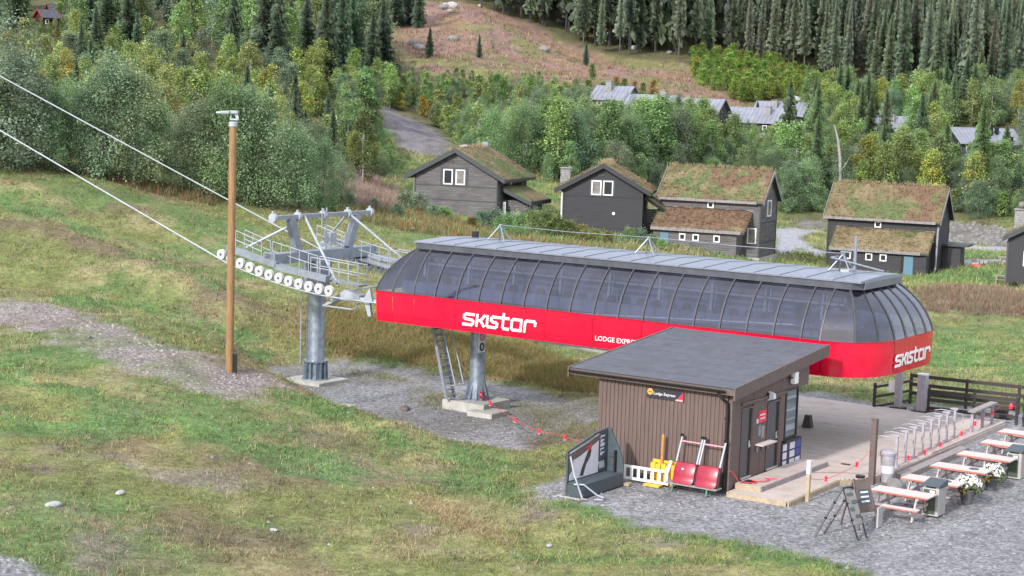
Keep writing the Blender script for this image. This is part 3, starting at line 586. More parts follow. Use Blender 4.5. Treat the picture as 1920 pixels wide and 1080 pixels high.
MB().box(.338, .344, -.27, -.17, 2.38, 2.54).build('pictogram', M_['print'], SG); MB().box(.30, .32, -.36, -.12, 1.98, 2.12).build('small_plate', M_['galv'], SG)

# ------------------------------------------------------------------ lift tower left of the station
TA, TBc = -8.49, .42
TW = thing('lift_tower', 'grey galvanised lift tower with sheave wheels and catwalks behind the wooden lamp pole', 'lift tower', org=(TA, TBc, 0))
MB().box(TA - 1.0, TA + 1.0, TBc - .95, TBc + 1.0, -.12, .10).build('concrete_pad', M_['conc'], TW)
mb = MB(); mb.lathe((TA, TBc, 0), [(.37, .10), (.37, .9), (.36, .95), (.345, 3.95)], 28); mb.path([(TA + .348 * math.cos(2.6 + t * .32), TBc + .348 * math.sin(2.6 + t * .32), 1.0 + t * .12) for t in range(24)], .012, 4)
mb.build('column', M_['galvpipe'], TW, True)
mb = MB(); mb.lathe((TA, TBc, 0), [(.58, .10), (.58, .15), (.4, .15)], 28); mb.lathe((TA, TBc, 0), [(.38, .84), (.52, .84), (.52, .9), (.38, .9)], 28)
for k in range(14): c, s_ = math.cos(k * math.pi / 7), math.sin(k * math.pi / 7); mb.prism([(TA + .36 * c, TBc + .36 * s_, .15), (TA + .53 * c, TBc + .53 * s_, .15), (TA + .5 * c, TBc + .5 * s_, .84), (TA + .36 * c, TBc + .36 * s_, .84)], (-.03 * s_, .03 * c, 0))
mb.build('base_flange', M_['galvpipe'], TW)
MB().hexa([(TA - .36, TBc - .36, 3.9), (TA + .36, TBc - .36, 3.9), (TA + .36, TBc + .36, 3.9), (TA - .36, TBc + .36, 3.9)], [(TA - .42, TBc - .45, 5.1), (TA + .42, TBc - .45, 5.1), (TA + .42, TBc + .45, 5.1), (TA - .42, TBc + .45, 5.1)]).build('tower_head', M_['galv'], TW)
MB().box(TA - .26, TA + .26, -2.6, 4.0, 5.08, 5.5).build('crossarm', M_['galv'], TW)
for b in (-2.6, 3.95): MB().box(TA - .3, TA + .3, b, b + .05, 5.02, 5.56).build('crossarm_end_plate', M_['galv'], TW)
for b0, b1 in ((-.85, -1.35), (2.35, 2.9)): MB().beam((TA, b0, 5.5), (TA, b1, 6.86), .26, .36, (0, 1, 0)).build('upright', M_['galv'], TW)
MB().beam((TA, -2.25, 6.93), (TA, 3.85, 6.93), .2, .17).build('lifting_beam', M_['galv'], TW)
for b in (-2.4, -.9, .7, 2.3, 3.8): 
    mb = MB(); mb.lathe((TA, b, 6.93), [(.1, -.07), (.19, -.07), (.19, .07), (.1, .07)], 14, (0, 1, 0)); mb.box(TA - .04, TA + .04, b - .05, b + .05, 7.0, 7.2); mb.build('lifting_lug', M_['white_steel'], TW)
for p, q in (((TA + .05, -.55, 6.95), (-5.25, -2.15, 4.45)), ((TA + .05, 2.3, 6.95), (-5.5, 3.6, 4.5)), ((TA, -1.3, 6.6), (-10.1, -2.2, 5.6)), ((TA, 2.2, 6.85), (-10.4, 3.3, 5.7))):
    MB().tube(p, q, .05, n=8).build('brace', M_['white_steel'], TW)
zr = lambda a: 4.32 + .055 * (-5.25 - a) + .0205 * (-5.25 - a) ** 2       # wheel centres along the depressed rope
for side, b, bi in ((0, -2.72, -2.05), (1, 3.72, 3.05)):
    asl = [-10.95 + i * .518 for i in range(12)]
    wz = [zr(a) for a in asl]
    for a, z in zip(asl, wz):
        mb = MB(); mb.lathe((a, b, z), [(.13, -.05), (.215, -.05), (.185, 0), (.215, .05), (.13, .05)], 18, (0, 1, 0)); sh = mb.build('sheave', M_['sheave'], TW, True)
        MB().lathe((a, b - .02, z), [(.0, -.045), (.05, -.045), (.05, .14), (.0, .14)], 10, (0, 1, 0)).build('hub', M_['fascia'], sh)
        mb = MB()
        for k in range(5): t_ = k * 2 * math.pi / 5; mb.beam((a + .05 * math.cos(t_), b, z + .05 * math.sin(t_)), (a + .15 * math.cos(t_), b, z + .15 * math.sin(t_)), .06, .03, (0, 1, 0))
        mb.build('spokes', M_['galv'], sh)
    for i0, i1 in ((0, 2), (2, 4), (4, 6), (6, 8), (8, 10), (10, 12)): MB().beam((asl[i0], b + .1, wz[i0] + .06), (asl[i1 - 1], b + .1, wz[i1 - 1] + .06), .05, .12).build('rocker_bar', M_['galv'], TW)
    for i0, i1 in ((1, 5), (6, 10)): MB().beam((asl[i0] - .3, b + .14, wz[i0] + .42), (asl[i1] + .3, b + .14, wz[i1] + .40), .22, .24).build('sheave_beam', M_['galv'], TW)
    for i0 in (3, 8): MB().beam((asl[i0], b + .2, wz[i0] + .45), (TA, (b + bi) / 2, 5.1), .16, .2).build('sheave_hanger', M_['galv'], TW)
    for a0, a1, nm in ((-10.6, -9.1, 0), (-9.1, -6.6, 1), (-6.6, -4.1, 2)):
        cz = lambda a: zr(a) + .28
        MB().beam((a0, bi, cz(a0)), (a1 - .03, bi, cz(a1 - .03)), .5, .05).build('catwalk', M_['galv'], TW)
        if nm != 1 or True:
            bo = bi + (.27 if side == 0 else -.27); bq = b + (.2 if side == 0 else -.2)
            mb = MB(); k_ = max(3, int((a1 - a0) / .5))
            for yb in ((bo,) if nm == 1 else (bo, bi - .27 if side == 0 else bi + .27)):
                for h in (.42, .8): mb.tube((a0 + .05, yb, cz(a0) + h), (a1 - .05, yb, cz(a1) + h), .018, n=6)
                for j in range(k_ + 1): aj = a0 + .05 + (a1 - a0 - .1) * j / k_; mb.tube((aj, yb, cz(aj)), (aj, yb, cz(aj) + .8), .017, n=6)
            mb.build('railing', M_['white_steel'], TW)
mb = MB()
for y in (-.26, .14):  mb.tube((TA - .5, TBc + y - .15, .7), (TA - .5, TBc + y - .15, 4.9), .022, n=6)
for k in range(15): mb.tube((TA - .5, TBc - .41, .85 + k * .28), (TA - .5, TBc - .01, .85 + k * .28), .016, n=5)
mb.build('ladder', M_['white_steel'], TW)
mb = MB()
for y in (.45, .75):  mb.tube((TA + .15, y, 5.5), (TA + .15, y, 7.25), .02, n=6)
for k in range(6): mb.tube((TA + .15, .45, 5.7 + k * .28), (TA + .15, .75, 5.7 + k * .28), .015, n=5)
mb.build('upper_ladder', M_['white_steel'], TW)
MB().box(TA - .1, TA + .25, .9, 1.3, 5.75, 6.2).build('junction_box', M_['white_steel'], TW)
# haul rope: one loop through station and under the sheaves of the tower
nr = [(a, -2.72, zr(a) - .235) for a in [-5.25 - .5 * i for i in range(12)]][::-1]
fr_ = [(a, 3.72, zr(a) - .235) for a in [-5.25 - .5 * i for i in range(12)]]
L0 = nr[0]; Lf = fr_[-1]
path = [(L0[0] - 60, -2.72, L0[2] + 60 * .362)] + [(L0[0] - 25, -2.72, L0[2] + 25 * .352), (L0[0] - 8, -2.72, L0[2] + 8 * .35)] + nr + [(-3, -2.5, 4.02), (14, -2.3, 4.9)] + [(14.3 + 2.3 * math.sin(t), -2.3 * math.cos(t), 4.95) for t in np.linspace(.2, 2.9, 8)] + [(14, 2.3, 4.9), (-3, 3.2, 4.05)] + fr_ + [(Lf[0] - 8, 3.72, Lf[2] + 8 * .335), (Lf[0] - 25, 3.72, Lf[2] + 25 * .338), (Lf[0] - 60, 3.72, Lf[2] + 60 * .35)]
one(MB().path(path, .031, 7), 'haul_rope', M_['rope'], 'pale steel haul rope climbing to the left from the chairlift station', 'cable', (0, 0, 4), smooth=True)

# ------------------------------------------------------------------ wooden lamp pole on the near bank
q = G(430, 697); PF = Frame((q[0], q[1], q[2]), 0)
LP = thing('street_lamp', 'tall orange brown wooden lamp pole with grey floodlight bracket on the gravel track', 'lamp post', PF)
MB().lathe((0, 0, 0), [(.145, -.5), (.145, .1), (.135, 4), (.125, 8.75)], 18).build('pole', M_['pole'], LP, True)
MB().lathe((0, 0, 8.72), [(.15, 0), (.15, .14), (.12, .17)], 18).build('pole_cap', M_['white_steel'], LP)
mb = MB(); mb.beam((-.1, 0, 8.97), (.17, 0, 8.97), .1, .06); mb.beam((.16, 0, 8.95), (.1, 0, 9.22), .1, .05, (0, 1, 0)); mb.beam((-.1, 0, 8.97), (-.06, 0, 9.2), .05, .04, (0, 1, 0)); mb.build('bracket', M_['white_steel'], LP)
mb = MB(); mb.hexa([(-.58, -.17, 9.17), (-.12, -.17, 9.19), (-.12, .17, 9.19), (-.58, .17, 9.17)], [(-.58, -.15, 9.22), (-.12, -.17, 9.28), (-.12, .17, 9.28), (-.58, .15, 9.22)]); mb.box(-.118, .17, -.1, .1, 9.18, 9.28); mb.build('lamp_head', M_['white_steel'], LP)
MB().box(-.55, -.14, -.14, .14, 9.155, 9.168).build('lamp_glass', M_['print'], LP)
mb = MB(); mb.box(.15, .27, -.08, .08, -.1, .66); mb.build('cable_guard', M_['black'], LP)

# ------------------------------------------------------------------ brown operator hut
CUR[0] = HF
HX0, HX1, HY0, HY1 = 9.54, 14.30, -6.74, -1.15
HT = thing('lift_hut', 'brown timber operator hut with dark sloping roof in front of the red station', 'hut', org=(11.9, -4.0, 0))
zt = lambda b: 3.22 + (b + 6.74) * .0928      # underside of the roof at depth b
MB().box(HX0 + .05, HX1 - .06, HY0 + .05, -1.9, .05, 3.2).build('core_wall', M_['clad2'], HT)
MB().box(HX0 + .02, HX1 - .02, HY0 + .02, -1.92, -.1, .12).build('plinth', M_['slate'], HT)
def board(mb_args, nm='cladding_board'): MB().box(*mb_args).build(nm, M_['clad'], HT)
nb = 32; bw = (HX1 - HX0 - .1) / nb
for i in range(nb):
    a0 = HX0 + i * bw; pr = random.uniform(0, .004)
    board((a0 + .045, a0 + bw - .045, HY0 - .028 - pr, HY0 + .048, .12, 3.215), 'cladding_batten')
    board((a0 - .043 + (.05 if i == 0 else 0), a0 + .043, HY0 - .004, HY0 + .049, .12, 3.21))
def sideboard(b0, b1, z0, z1): 
    n_ = max(1, round((b1 - b0) / .148)); w_ = (b1 - b0) / n_
    for i in range(n_):
        c0 = b0 + i * w_; c1 = c0 + w_ - .008; t0, t1 = (z1(c0), z1(c1)) if callable(z1) else (z1, z1)
        MB().hexa([(HX1 - .058, c0, z0), (HX1, c0, z0), (HX1, c1, z0), (HX1 - .058, c1, z0)], [(HX1 - .058, c0, t0), (HX1, c0, t0), (HX1, c1, t1), (HX1 - .058, c1, t1)]).build('cladding_board', M_['clad'], HT)
sideboard(-6.58, -6.06, .12, lambda b: zt(b)); sideboard(-6.05, -5.2, 2.66, lambda b: zt(b)); sideboard(-5.19, -4.2, .12, lambda b: zt(b)); sideboard(-4.19, -3.2, 2.62, lambda b: zt(b)); sideboard(-3.19, -2.83, .12, lambda b: zt(b)); sideboard(-2.82, -1.9, 2.82, lambda b: zt(b)); sideboard(-2.82, -1.9, .12, 1.16)
MB().hexa([(9.6, -1.89, 2.80), (HX1 - .001, -1.89, 2.80), (HX1 - .001, -1.05, 2.80), (9.6, -1.05, 2.80)], [(9.6, -1.89, zt(-1.89)), (HX1 - .001, -1.89, zt(-1.89)), (HX1 - .001, -1.05, zt(-1.05)), (9.6, -1.05, zt(-1.05))]).build('rear_canopy', M_['clad2'], HT)
MB().box(HX1 - .03, HX1 + .025, HY0 - .03, HY0 + .13, .1, 3.16).build('corner_board', M_['clad2'], HT); MB().box(HX0 - .03, HX0 + .04, HY0 - .032, HY0 + .1, .1, 3.16).build('corner_board', M_['clad2'], HT)
MB().box(HX1 + .002, HX1 + .06, -6.1, -2.85, 2.72, 2.80).build('drip_board', M_['clad2'], HT)
for i in range(36): c0 = HY0 + .1 + i * .133; MB().box(HX0 - .022, HX0 + .049, c0, c0 + .12, .12, zt(c0) - .02).build('cladding_board', M_['clad'], HT)
# roof
rz = lambda b: 3.37 + (b + 7.05) * .0928
R0b, R1b, Ra0, Ra1 = -7.05, .02, 8.5, 14.52
MB().hexa([(Ra0 + .05, R0b + .05, rz(R0b) - .14), (Ra1 - .05, R0b + .05, rz(R0b) - .14), (Ra1 - .05, R1b - .05, rz(R1b) - .14), (Ra0 + .05, R1b - .05, rz(R1b) - .14)], [(Ra0 + .05, R0b + .05, rz(R0b) - .012), (Ra1 - .05, R0b + .05, rz(R0b) - .012), (Ra1 - .05, R1b - .05, rz(R1b) - .012), (Ra0 + .05, R1b - .05, rz(R1b) - .012)]).build('roof_boarding', M_['clad2'], HT)
for i in range(8):
    b0 = R0b + (R1b - R0b) * i / 8; b1 = R0b + (R1b - R0b) * (i + 1) / 8 + .05; b1 = min(b1, R1b)
    MB().hexa([(Ra0, b0, rz(b0) - .008 + .012), (Ra1, b0, rz(b0) - .008 + .012), (Ra1, b1, rz(b1) - .008), (Ra0, b1, rz(b1) - .008)], [(Ra0, b0, rz(b0) + .016), (Ra1, b0, rz(b0) + .016), (Ra1, b1, rz(b1) + .003), (Ra0, b1, rz(b1) + .003)]).build('roof_felt_sheet', M_['felt'], HT)
for a0, h in ((Ra1 - .03, .36), (Ra0 - .04, .3)): MB().hexa([(a0, R0b - .02, rz(R0b) - h), (a0 + .06, R0b - .02, rz(R0b) - h), (a0 + .06, R1b, rz(R1b) - h), (a0, R1b, rz(R1b) - h)], [(a0, R0b - .02, rz(R0b) + .03), (a0 + .06, R0b - .02, rz(R0b) + .03), (a0 + .06, R1b, rz(R1b) + .03), (a0, R1b, rz(R1b) + .03)]).build('bargeboard', M_['clad2'], HT)
MB().box(Ra0 + .03, Ra1 - .04, R0b + .03, R0b + .06, rz(R0b) - .22, rz(R0b) - .02).build('eave_board', M_['clad2'], HT)
mb = MB(); mb.strip([(Ra0 + .05, R0b + .02 + .07 * math.cos(t) - .07, rz(R0b) - .07 - .07 * math.sin(t)) for t in np.linspace(0, math.pi, 8)], [(Ra1 - .3, R0b + .02 + .07 * math.cos(t) - .07, rz(R0b) - .07 - .07 * math.sin(t)) for t in np.linspace(0, math.pi, 8)]); mb.box(Ra0 + .05, Ra1 - .3, R0b - .125, R0b - .115, rz(R0b) - .085, rz(R0b) - .06); mb.build('gutter', M_['black'], HT)
MB().path([(13.95, R0b - .05, 3.2), (14.1, R0b + .0, 3.02), (14.16, HY0 - .09, 2.9), (14.18, HY0 - .09, 2.6), (14.18, HY0 - .09, .12)], .045, 8).build('downpipe', M_['black'], HT, True)
for z in (2.35, 1.2): MB().box(14.11, 14.25, HY0 - .14, HY0 - .03, z, z + .05).build('pipe_clip', M_['black'], HT)
# doors on the gable side
for b0, b1, z0, z1 in ((-6.02, -5.24, .34, 2.60), (-4.16, -3.24, .34, 2.56)):
    d = MB().box(HX1 - .055, HX1 - .03, b0 + .05, b1 - .05, z0 + .05, z1 - .05).build('door', M_['door'], HT)
    MB().box(HX1 - .03, HX1 - .026, b1 - .2, b1 - .07, z0 + .06, z1 - .06).build('edge_strip', M_['black'], d)
    mb = MB(); mb.box(HX1 - .03, HX1 - .005, b1 - .19, b1 - .1, z0 + .93, z0 + 1.16); mb.tube((HX1 + .03, b1 - .14, z0 + 1.0), (HX1 + .03, b1 - .27, z0 + 1.0), .014); mb.build('handle', M_['chrome'], d)
    mb = MB(); mb.box(HX1 - .02, HX1 + .015, b0, b0 + .05, z0, z1); mb.box(HX1 - .02, HX1 + .015, b1 - .05, b1, z0, z1); mb.box(HX1 - .02, HX1 + .015, b0 + .05, b1 - .05, z1 - .05, z1); mb.build('door_frame', M_['clad2'], HT)
    MB().box(HX1 - .02, HX1 + .05, b0 + .051, b1 - .051, z0 - .02, z0 + .04).build('threshold', M_['chrome'], HT)
# corner window
wn = MB(); wn.box(HX1 - .02, HX1 + .02, -2.82, -2.74, 1.16, 2.82); wn.box(HX1 - .02, HX1 + .02, -1.9, -1.83, 1.16, 2.82); wn.box(HX1 - .02, HX1 + .021, -2.74, -1.9, 1.12, 1.2); wn.box(HX1 - .02, HX1 + .02, -2.74, -1.9, 2.76, 2.82)
wf = wn.build('window_frame', M_['black'], HT); MB().add([(HX1 - .008, -2.74, 1.2), (HX1 - .008, -1.9, 1.2), (HX1 - .008, -1.9, 2.76), (HX1 - .008, -2.74, 2.76)], [(0, 1, 2, 3)]).build('pane', M_['glass'], wf)
MB().box(HX1 - .05, HX1 - .045, -2.8, -1.88, 1.18, 2.8).build('blind', M_['blindteal'], wf)  # sheet added behind the pane, its pale teal stands in for reflected light
mb = MB()
for z, h, ml in ((2.45, .1, 0), (2.05, .08, 0), (1.75, .05, 0), (1.4, .2, 0)): mb.box(HX1 - .04, HX1 - .02, -2.7, -1.95, z, z + h)
mb.build('interior_shelf', M_['white'], wf)
MB().box(HX1 + .0, HX1 + .14, -2.95, -1.7, 1.06, 1.12).build('window_ledge', M_['black'], HT)
MB().box(HX1 - .2, HX1 - .05, -1.9, -1.8, .1, 2.8).build('rear_corner_post', M_['black'], HT)
MB().box(9.6, HX1 - .21, -1.86, -1.84, 1.1, 2.8).build('rear_pane', M_['glass'], HT); MB().box(9.6, HX1 - .21, -1.88, -1.82, .1, 1.1).build('rear_parapet', M_['clad2'], HT)
def small(name, label, cat, mbs, org, group=None):
    t = thing(name, label, cat, org=org, group=group)
    for nm, mb, m_ in mbs: mb.build(nm, m_, t)
    return t
small('wall_lamp', 'small grey wall lamp above the space between the two hut doors', 'lamp', [('housing', MB().prism([(HX1, -4.2, 2.92), (HX1 + .2, -4.2, 2.86), (HX1 + .22, -4.2, 2.7), (HX1, -4.2, 2.62)], (0, .17, 0)), M_['print']), ('bracket', MB().box(HX1, HX1 + .06, -4.28, -4.21, 2.7, 2.9), M_['black'])], (HX1, -4.1, 2.7))
small('wall_lamp', 'white box lamp high on the hut gable under the roof edge', 'lamp', [('housing', MB().box(HX1 + .05, HX1 + .2, -2.6, -2.32, 3.0, 3.38), M_['white']), ('arm', MB().tube((HX1, -2.75, 3.2), (HX1 + .12, -2.6, 3.2), .03), M_['black'])], (HX1, -2.45, 3.1))
small('notice', 'red and white notice fixed between the two hut doors', 'sign', [('red_board', MB().box(HX1 + .003, HX1 + .02, -4.82, -4.28, 1.98, 2.36), M_['redplastic']), ('print_line', MB().box(HX1 + .021, HX1 + .023, -4.74, -4.36, 2.2, 2.25), M_['print']), ('print_line', MB().box(HX1 + .021, HX1 + .023, -4.7, -4.36, 2.08, 2.13), M_['print']), ('small_card', MB().box(HX1 + .003, HX1 + .012, -4.95, -4.83, 1.98, 2.12), M_['print']), ('sticker', MB().box(HX1 + .003, HX1 + .01, -4.78, -4.6, 1.55, 1.9), M_['galv']), ('sticker', MB().box(HX1 + .003, HX1 + .01, -4.55, -4.35, 1.45, 1.85), M_['greyplank'])], (HX1, -4.55, 2.0))
small('wall_shelf', 'pale wooden shelf with hooks between the hut doors', 'shelf', [('board', MB().box(HX1 + .003, HX1 + .3, -5.0, -3.95, 1.28, 1.32), M_['tabletop'])] + [('hook', MB().box(HX1 + .02, HX1 + .06, b, b + .06, 1.06, 1.27), M_['galv']) for b in (-4.9, -4.5, -4.15)], (HX1, -4.5, 1.2))
mb = MB(); mb.box(HX1 + .004, HX1 + .03, -2.97, -1.45, .14, 1.04)
ps = small('info_poster', 'dark blue poster with pale picture tiles below the hut window', 'poster', [('board', mb, M_['navy'])] + [('picture_tile', MB().box(HX1 + .031, HX1 + .034, -2.9 + i * .5 + (.03 if i == 1 else 0), -2.9 + i * .5 + w_, .2 + j * .28, .2 + j * .28 + .22), M_['print'] if (i, j) not in ((2, 1), (2, 2)) else M_['blueplastic']) for i, w_ in ((0, .3), (1, .42), (2, .36)) for j in range(3)], (HX1, -2.2, .14))
# board with the lift's name on the front
SGN = thing('name_board', 'dark board reading Lodge Express with orange dot and red triangle on the hut front', 'sign', org=(12, HY0, 2.7))
yf = HY0 - .035
MB().box(11.3, 12.62, yf - .02, yf, 2.70, 3.02).build('board', M_['signdark'], SGN)
MB().lathe((11.42, yf - .02, 2.9), [(0, 0), (.105, 0), (.105, .006), (0, .006)], 22, (0, -1, 0)).build('orange_dot', M_['orange'], SGN); MB().box(11.36, 11.49, yf - .03, yf - .0265, 2.885, 2.905).build('dot_bar', M_['signdark'], SGN)
MB().text('Lodge Express', .135, XF((11.54, yf - .021, 2.82), (1, 0, 0), (0, 0, 1)), .004).build('lettering', M_['white'], SGN)
MB().prism([(12.36, yf - .022, 2.705), (12.61, yf - .022, 2.705), (12.61, yf - .022, 3.01)], (0, -.004, 0)).build('red_triangle', M_['redplastic'], SGN); MB().prism([(12.33, yf - .0265, 2.71), (12.6, yf - .0265, 2.71), (12.6, yf - .0265, 2.76), (12.37, yf - .0265, 2.76)], (0, -.003, 0)).build('white_band', M_['pinkplastic'], SGN)

# ------------------------------------------------------------------ timber deck and step
DK = bpy.data.objects.new('timber_deck', None); COL.objects.link(DK); DK.location = Vector(S(15, 0)); DK.rotation_euler = (0, 0, -AA); DK.scale = (HK,) * 3; ORG[DK] = np.array([15, 0, 0.]); DK['kind'] = 'structure'
def planks(regions, z, nm='deck_planking'):
    mb = MB()
    for (x0, x1f, y0, y1) in regions:
        n_ = int((y1 - y0) / .145)
        for i in range(n_):
            c0 = y0 + (y1 - y0) * i / n_; c1 = c0 + (y1 - y0) / n_ - .008; xe = x1f(c0) if callable(x1f) else x1f; xs = x0
            cuts = sorted([xs] + [xs + random.uniform(.2, .9) * (xe - xs)] + [xe])
            for u0, u1 in zip(cuts[:-1], cuts[1:]): dz = random.uniform(-.003, .003); mb.box(u0, u1 - .006, c0, c1, z - .04 + dz, z + dz)
    return mb
planks([(14.4, lambda b: 16.45 - (b + 7) * .02, -7.0, -3.0), (14.4, lambda b: min(17.2, 16.4 + (b + 3.0) * .62), -2.99, -1.2), (8.0, 17.2, -1.19, 11.1)], .14).build('deck_planking', M_['deck'], DK, kind='stuff')
MB().box(14.4, 16.42, -7.06, -7.01, -.1, .138).build('edge_board', M_['lumber'], DK); MB().beam((16.49, -7.06, .02), (16.42, -3.0, .02), .05, .23).build('edge_board', M_['lumber'], DK)
MB().beam((16.44, -3.05, .02), (17.25, -1.75, .02), .05, .23).build('edge_board', M_['lumber'], DK); MB().box(17.21, 17.26, -1.7, 11.1, -.1, .135).build('edge_board', M_['deck'], DK); MB().box(8, 17.2, 11.11, 11.16, -.1, .135).build('edge_board', M_['deck'], DK)
MB().box(16.98, 17.22, 3.2, 11.1, .145, .2).build('edge_kerb', M_['deck'], DK)
MB().beam((14.36, -3.2, .142), (17.0, -1.2, .142), .03, .012).build('joint_strip', M_['clad2'], DK)
STP = thing('door_step', 'low timber step landing below the two hut doors', 'step', org=(14.8, -4.2, .14))
mb = MB()
for i in range(6): mb.box(14.36 + i * .145, 14.36 + i * .145 + .137, -6.35, -1.3, .26, .30)
mb.build('step_planking', M_['deck'], STP); MB().box(14.36, 15.23, -6.4, -6.355, .14, .29).build('riser', M_['lumber'], STP); MB().box(15.235, 15.27, -6.4, -1.3, .14, .29).build('riser', M_['greyplank'], STP)
one(MB().box(14.45, 14.8, -6.2, -5.7, .302, .32), 'door_mat', M_['black'], 'small black mat on the step by the left hut door', 'mat', (14.6, -6, .3))
one(MB().path([(HX1 + .05, HY0 - .12, .75), (HX1 + .1, HY0 + .02, .72), (14.5, -6.45, .38), (14.62, -6.2, .33)] + [(14.75 + .02 * k + .16 * math.cos(k * .8), -6.1 + .07 * k + .12 * math.sin(k * .8), .325 + .002 * k) for k in range(16)], .016, 6), 'coiled_rope', M_['ropered'], 'loose red rope hanging from the hut corner and coiled on the step', 'rope', (14.5, -6.3, .3), smooth=True)
one(MB().hexa([(11.6, 4.65, .14), (11.95, 4.65, .14), (11.95, 4.95, .14), (11.6, 4.95, .14)], [(11.68, 4.7, .62), (11.88, 4.7, .62), (11.88, 4.9, .62), (11.68, 4.9, .62)]), 'deck_box', M_['black'], 'small black box standing on the deck behind the hut window', 'box', (11.8, 4.8, .14))
q = (15.6, -.6, .145); one(MB().box(15.45, 15.75, -.66, -.54, .145, .17), 'drain_cover', M_['fence'], 'small dark drain cover let into the deck boards', 'drain cover', q)

# ------------------------------------------------------------------ posts and rope with red markers
WP = thing('rope_post', 'short pale wooden post with a white top at the front deck corner', 'post', org=(16.62, -5.95, 0))
MB().box(16.57, 16.68, -6.0, -5.89, -.1, .86).build('timber', M_['lumber'], WP); MB().box(16.565, 16.685, -6.005, -5.885, .86, 1.28).build('white_sleeve', M_['print'], WP)
one(MB().box(17.1, 17.28, -2.3, -2.12, -.1, 2.12).box(17.08, 17.3, -2.32, -2.1, 2.12, 2.14), 'brown_post', M_['clad2'], 'tall brown square post at the deck edge beside the grey metal bin', 'post', (17.19, -2.2, 0))
BN = thing('metal_bin', 'round grey metal bin right behind the tall brown post', 'bin', org=(17.45, -1.55, 0))
MB().lathe((17.45, -1.55, 0), [(.19, .0), (.25, .92)], 24).build('drum', M_['greypost'], BN, True); MB().lathe((17.45, -1.55, 0), [(.27, .9), (.28, .98), (.2, 1.05), (.02, 1.07)], 24).build('lid', M_['greypost'], BN); MB().lathe((17.45, -1.55, .3), [(.212, 0), (.226, .25)], 24).build('label_band', M_['print'], BN)
def rope(name, pts_, label, sag=.08, nmk=0, skip=(), mk=M_['redplastic']):
    r = thing(name, label, 'rope', org=pts_[0]); P = []
    for p, q in zip(pts_[:-1], pts_[1:]):
        p = np.array(p, float); q = np.array(q, float)
        for k in range(8): t = k / 8; P.append(p + (q - p) * t - np.array([0, 0, 4 * sag * t * (1 - t)]))
    P.append(np.array(pts_[-1], float)); MB().path(P, .009, 5).build('cord', M_['ropered'], r, True)
    k_ = len(P)
    for i in range(nmk):
        c = P[int((i + .6) / nmk * (k_ - 1))]
        mb = MB(); mb.lathe(c - (0, 0, .16), [(.02, .03), (.05, .05), (.05, .1), (.02, .13), (.05, .16), (.048, .22), (.02, .25)], 10); o = mb.build('marker', mk, r, True)
        MB().lathe(c - (0, 0, .07), [(.052, -.045), (.052, -.01)], 10).build('reflective_band', M_['pinkplastic'], o)
    return r
_c = (SF.w((.45, -.35, .62)) - HF.o) / HK; _c = (_c @ HF.u, _c @ HF.n, _c[2])
rope('rope_barrier', [_c, (3.2, -1.7, .1), (6.2, -3.8, .35), (HX0 - .03, -5.8, .75)], 'red rope with red markers strung from the station column to the hut', .1, 5)
CUR[0] = SF
one(MB().lathe((.48, -.36, .62), [(.0, -.05), (.13, -.05), (.13, .05), (.0, .05)], 16, (1, .3, 0)), 'rope_reel', M_['chairred'], 'dark red rope reel on the foot of the station column', 'reel', (.48, -.36, .62))
CUR[0] = HF
rope('rope_barrier', [(16.62, -5.95, .72), (16.95, -4.0, .66), (17.12, -2.3, 1.12)], 'red rope between the white topped post and the tall brown post', .12, 2)
rope('rope_barrier', [(17.3, -2.1, .98), (17.5, -.3, .62), (17.45, 1.6, .5), (17.35, 3.6, .45), (17.2, 6.5, .5), (17.0, 8.6, .62), (16.95, 11.2, .75)], 'long red rope with markers running past the ticket gates to the back fence', .08, 7)
# ------------------------------------------------------------------ ticket gates
GLAB = ['nearest the metal bin', 'second from the metal bin', 'third from the metal bin', 'fourth from the metal bin', 'fourth from the far handrail', 'third from the far handrail', 'second from the far handrail', 'nearest the far handrail']
def gate():
    t = thing('ticket_gate', 'slim grey ticket gate in the row on the deck', 'ticket gate', org=(0, 0, 0), group='ticket gates in a row on the deck')
    MB().box(-.04, .04, -.04, .04, 0, 1.05).build('post', M_['greypost'], t); MB().hexa([(-.16, -.05, 1.02), (.1, -.05, 1.02), (.1, .05, 1.02), (-.16, .05, 1.02)], [(-.2, -.05, 1.07), (.07, -.05, 1.1), (.07, .05, 1.1), (-.2, .05, 1.07)]).build('reader_head', M_['greypost'], t)
    MB().path([(-.06, 0, .95), (-.55, 0, .97), (-.8, .05, .9)], .02, 6).build('arm', M_['greypost'], t); MB().box(-.11, .11, -.11, .11, 0, .03).build('base_plate', M_['greypost'], t); MB().path([(0, .06, .9), (.25, .1, .88), (.3, .1, .5)], .018, 6).build('side_arm', M_['greypost'], t)
    return t
g0 = gate()
for i in range(8):
    a, b = 17.0 - .045 * i, .35 + i * .93; pos = S(a, b, .14); o = g0 if i == 0 else copy_to(g0, pos, -AA)
    o.location = Vector(pos); o['label'] = 'slim grey ticket gate on the deck, ' + GLAB[i]
one(MB().box(17.5, 17.85, -.9, 5.2, -.05, .17), 'timber_kerb', M_['greyplank'], 'long low grey kerb bench between the ticket gates and the picnic tables', 'kerb', (17.7, 2, 0))
CR = thing('hand_rail', 'short grey handrail with dark top at the back corner of the deck', 'railing', org=(17.0, 9.2, .14))
MB().beam((16.95, 7.9, .98), (16.9, 10.6, .98), .3, .06).build('top_rail', M_['greyplank'], CR)
for b in (8.1, 9.3, 10.4): MB().box(16.87, 16.97, b - .05, b + .05, .14, .95).build('post', M_['greypost'], CR)

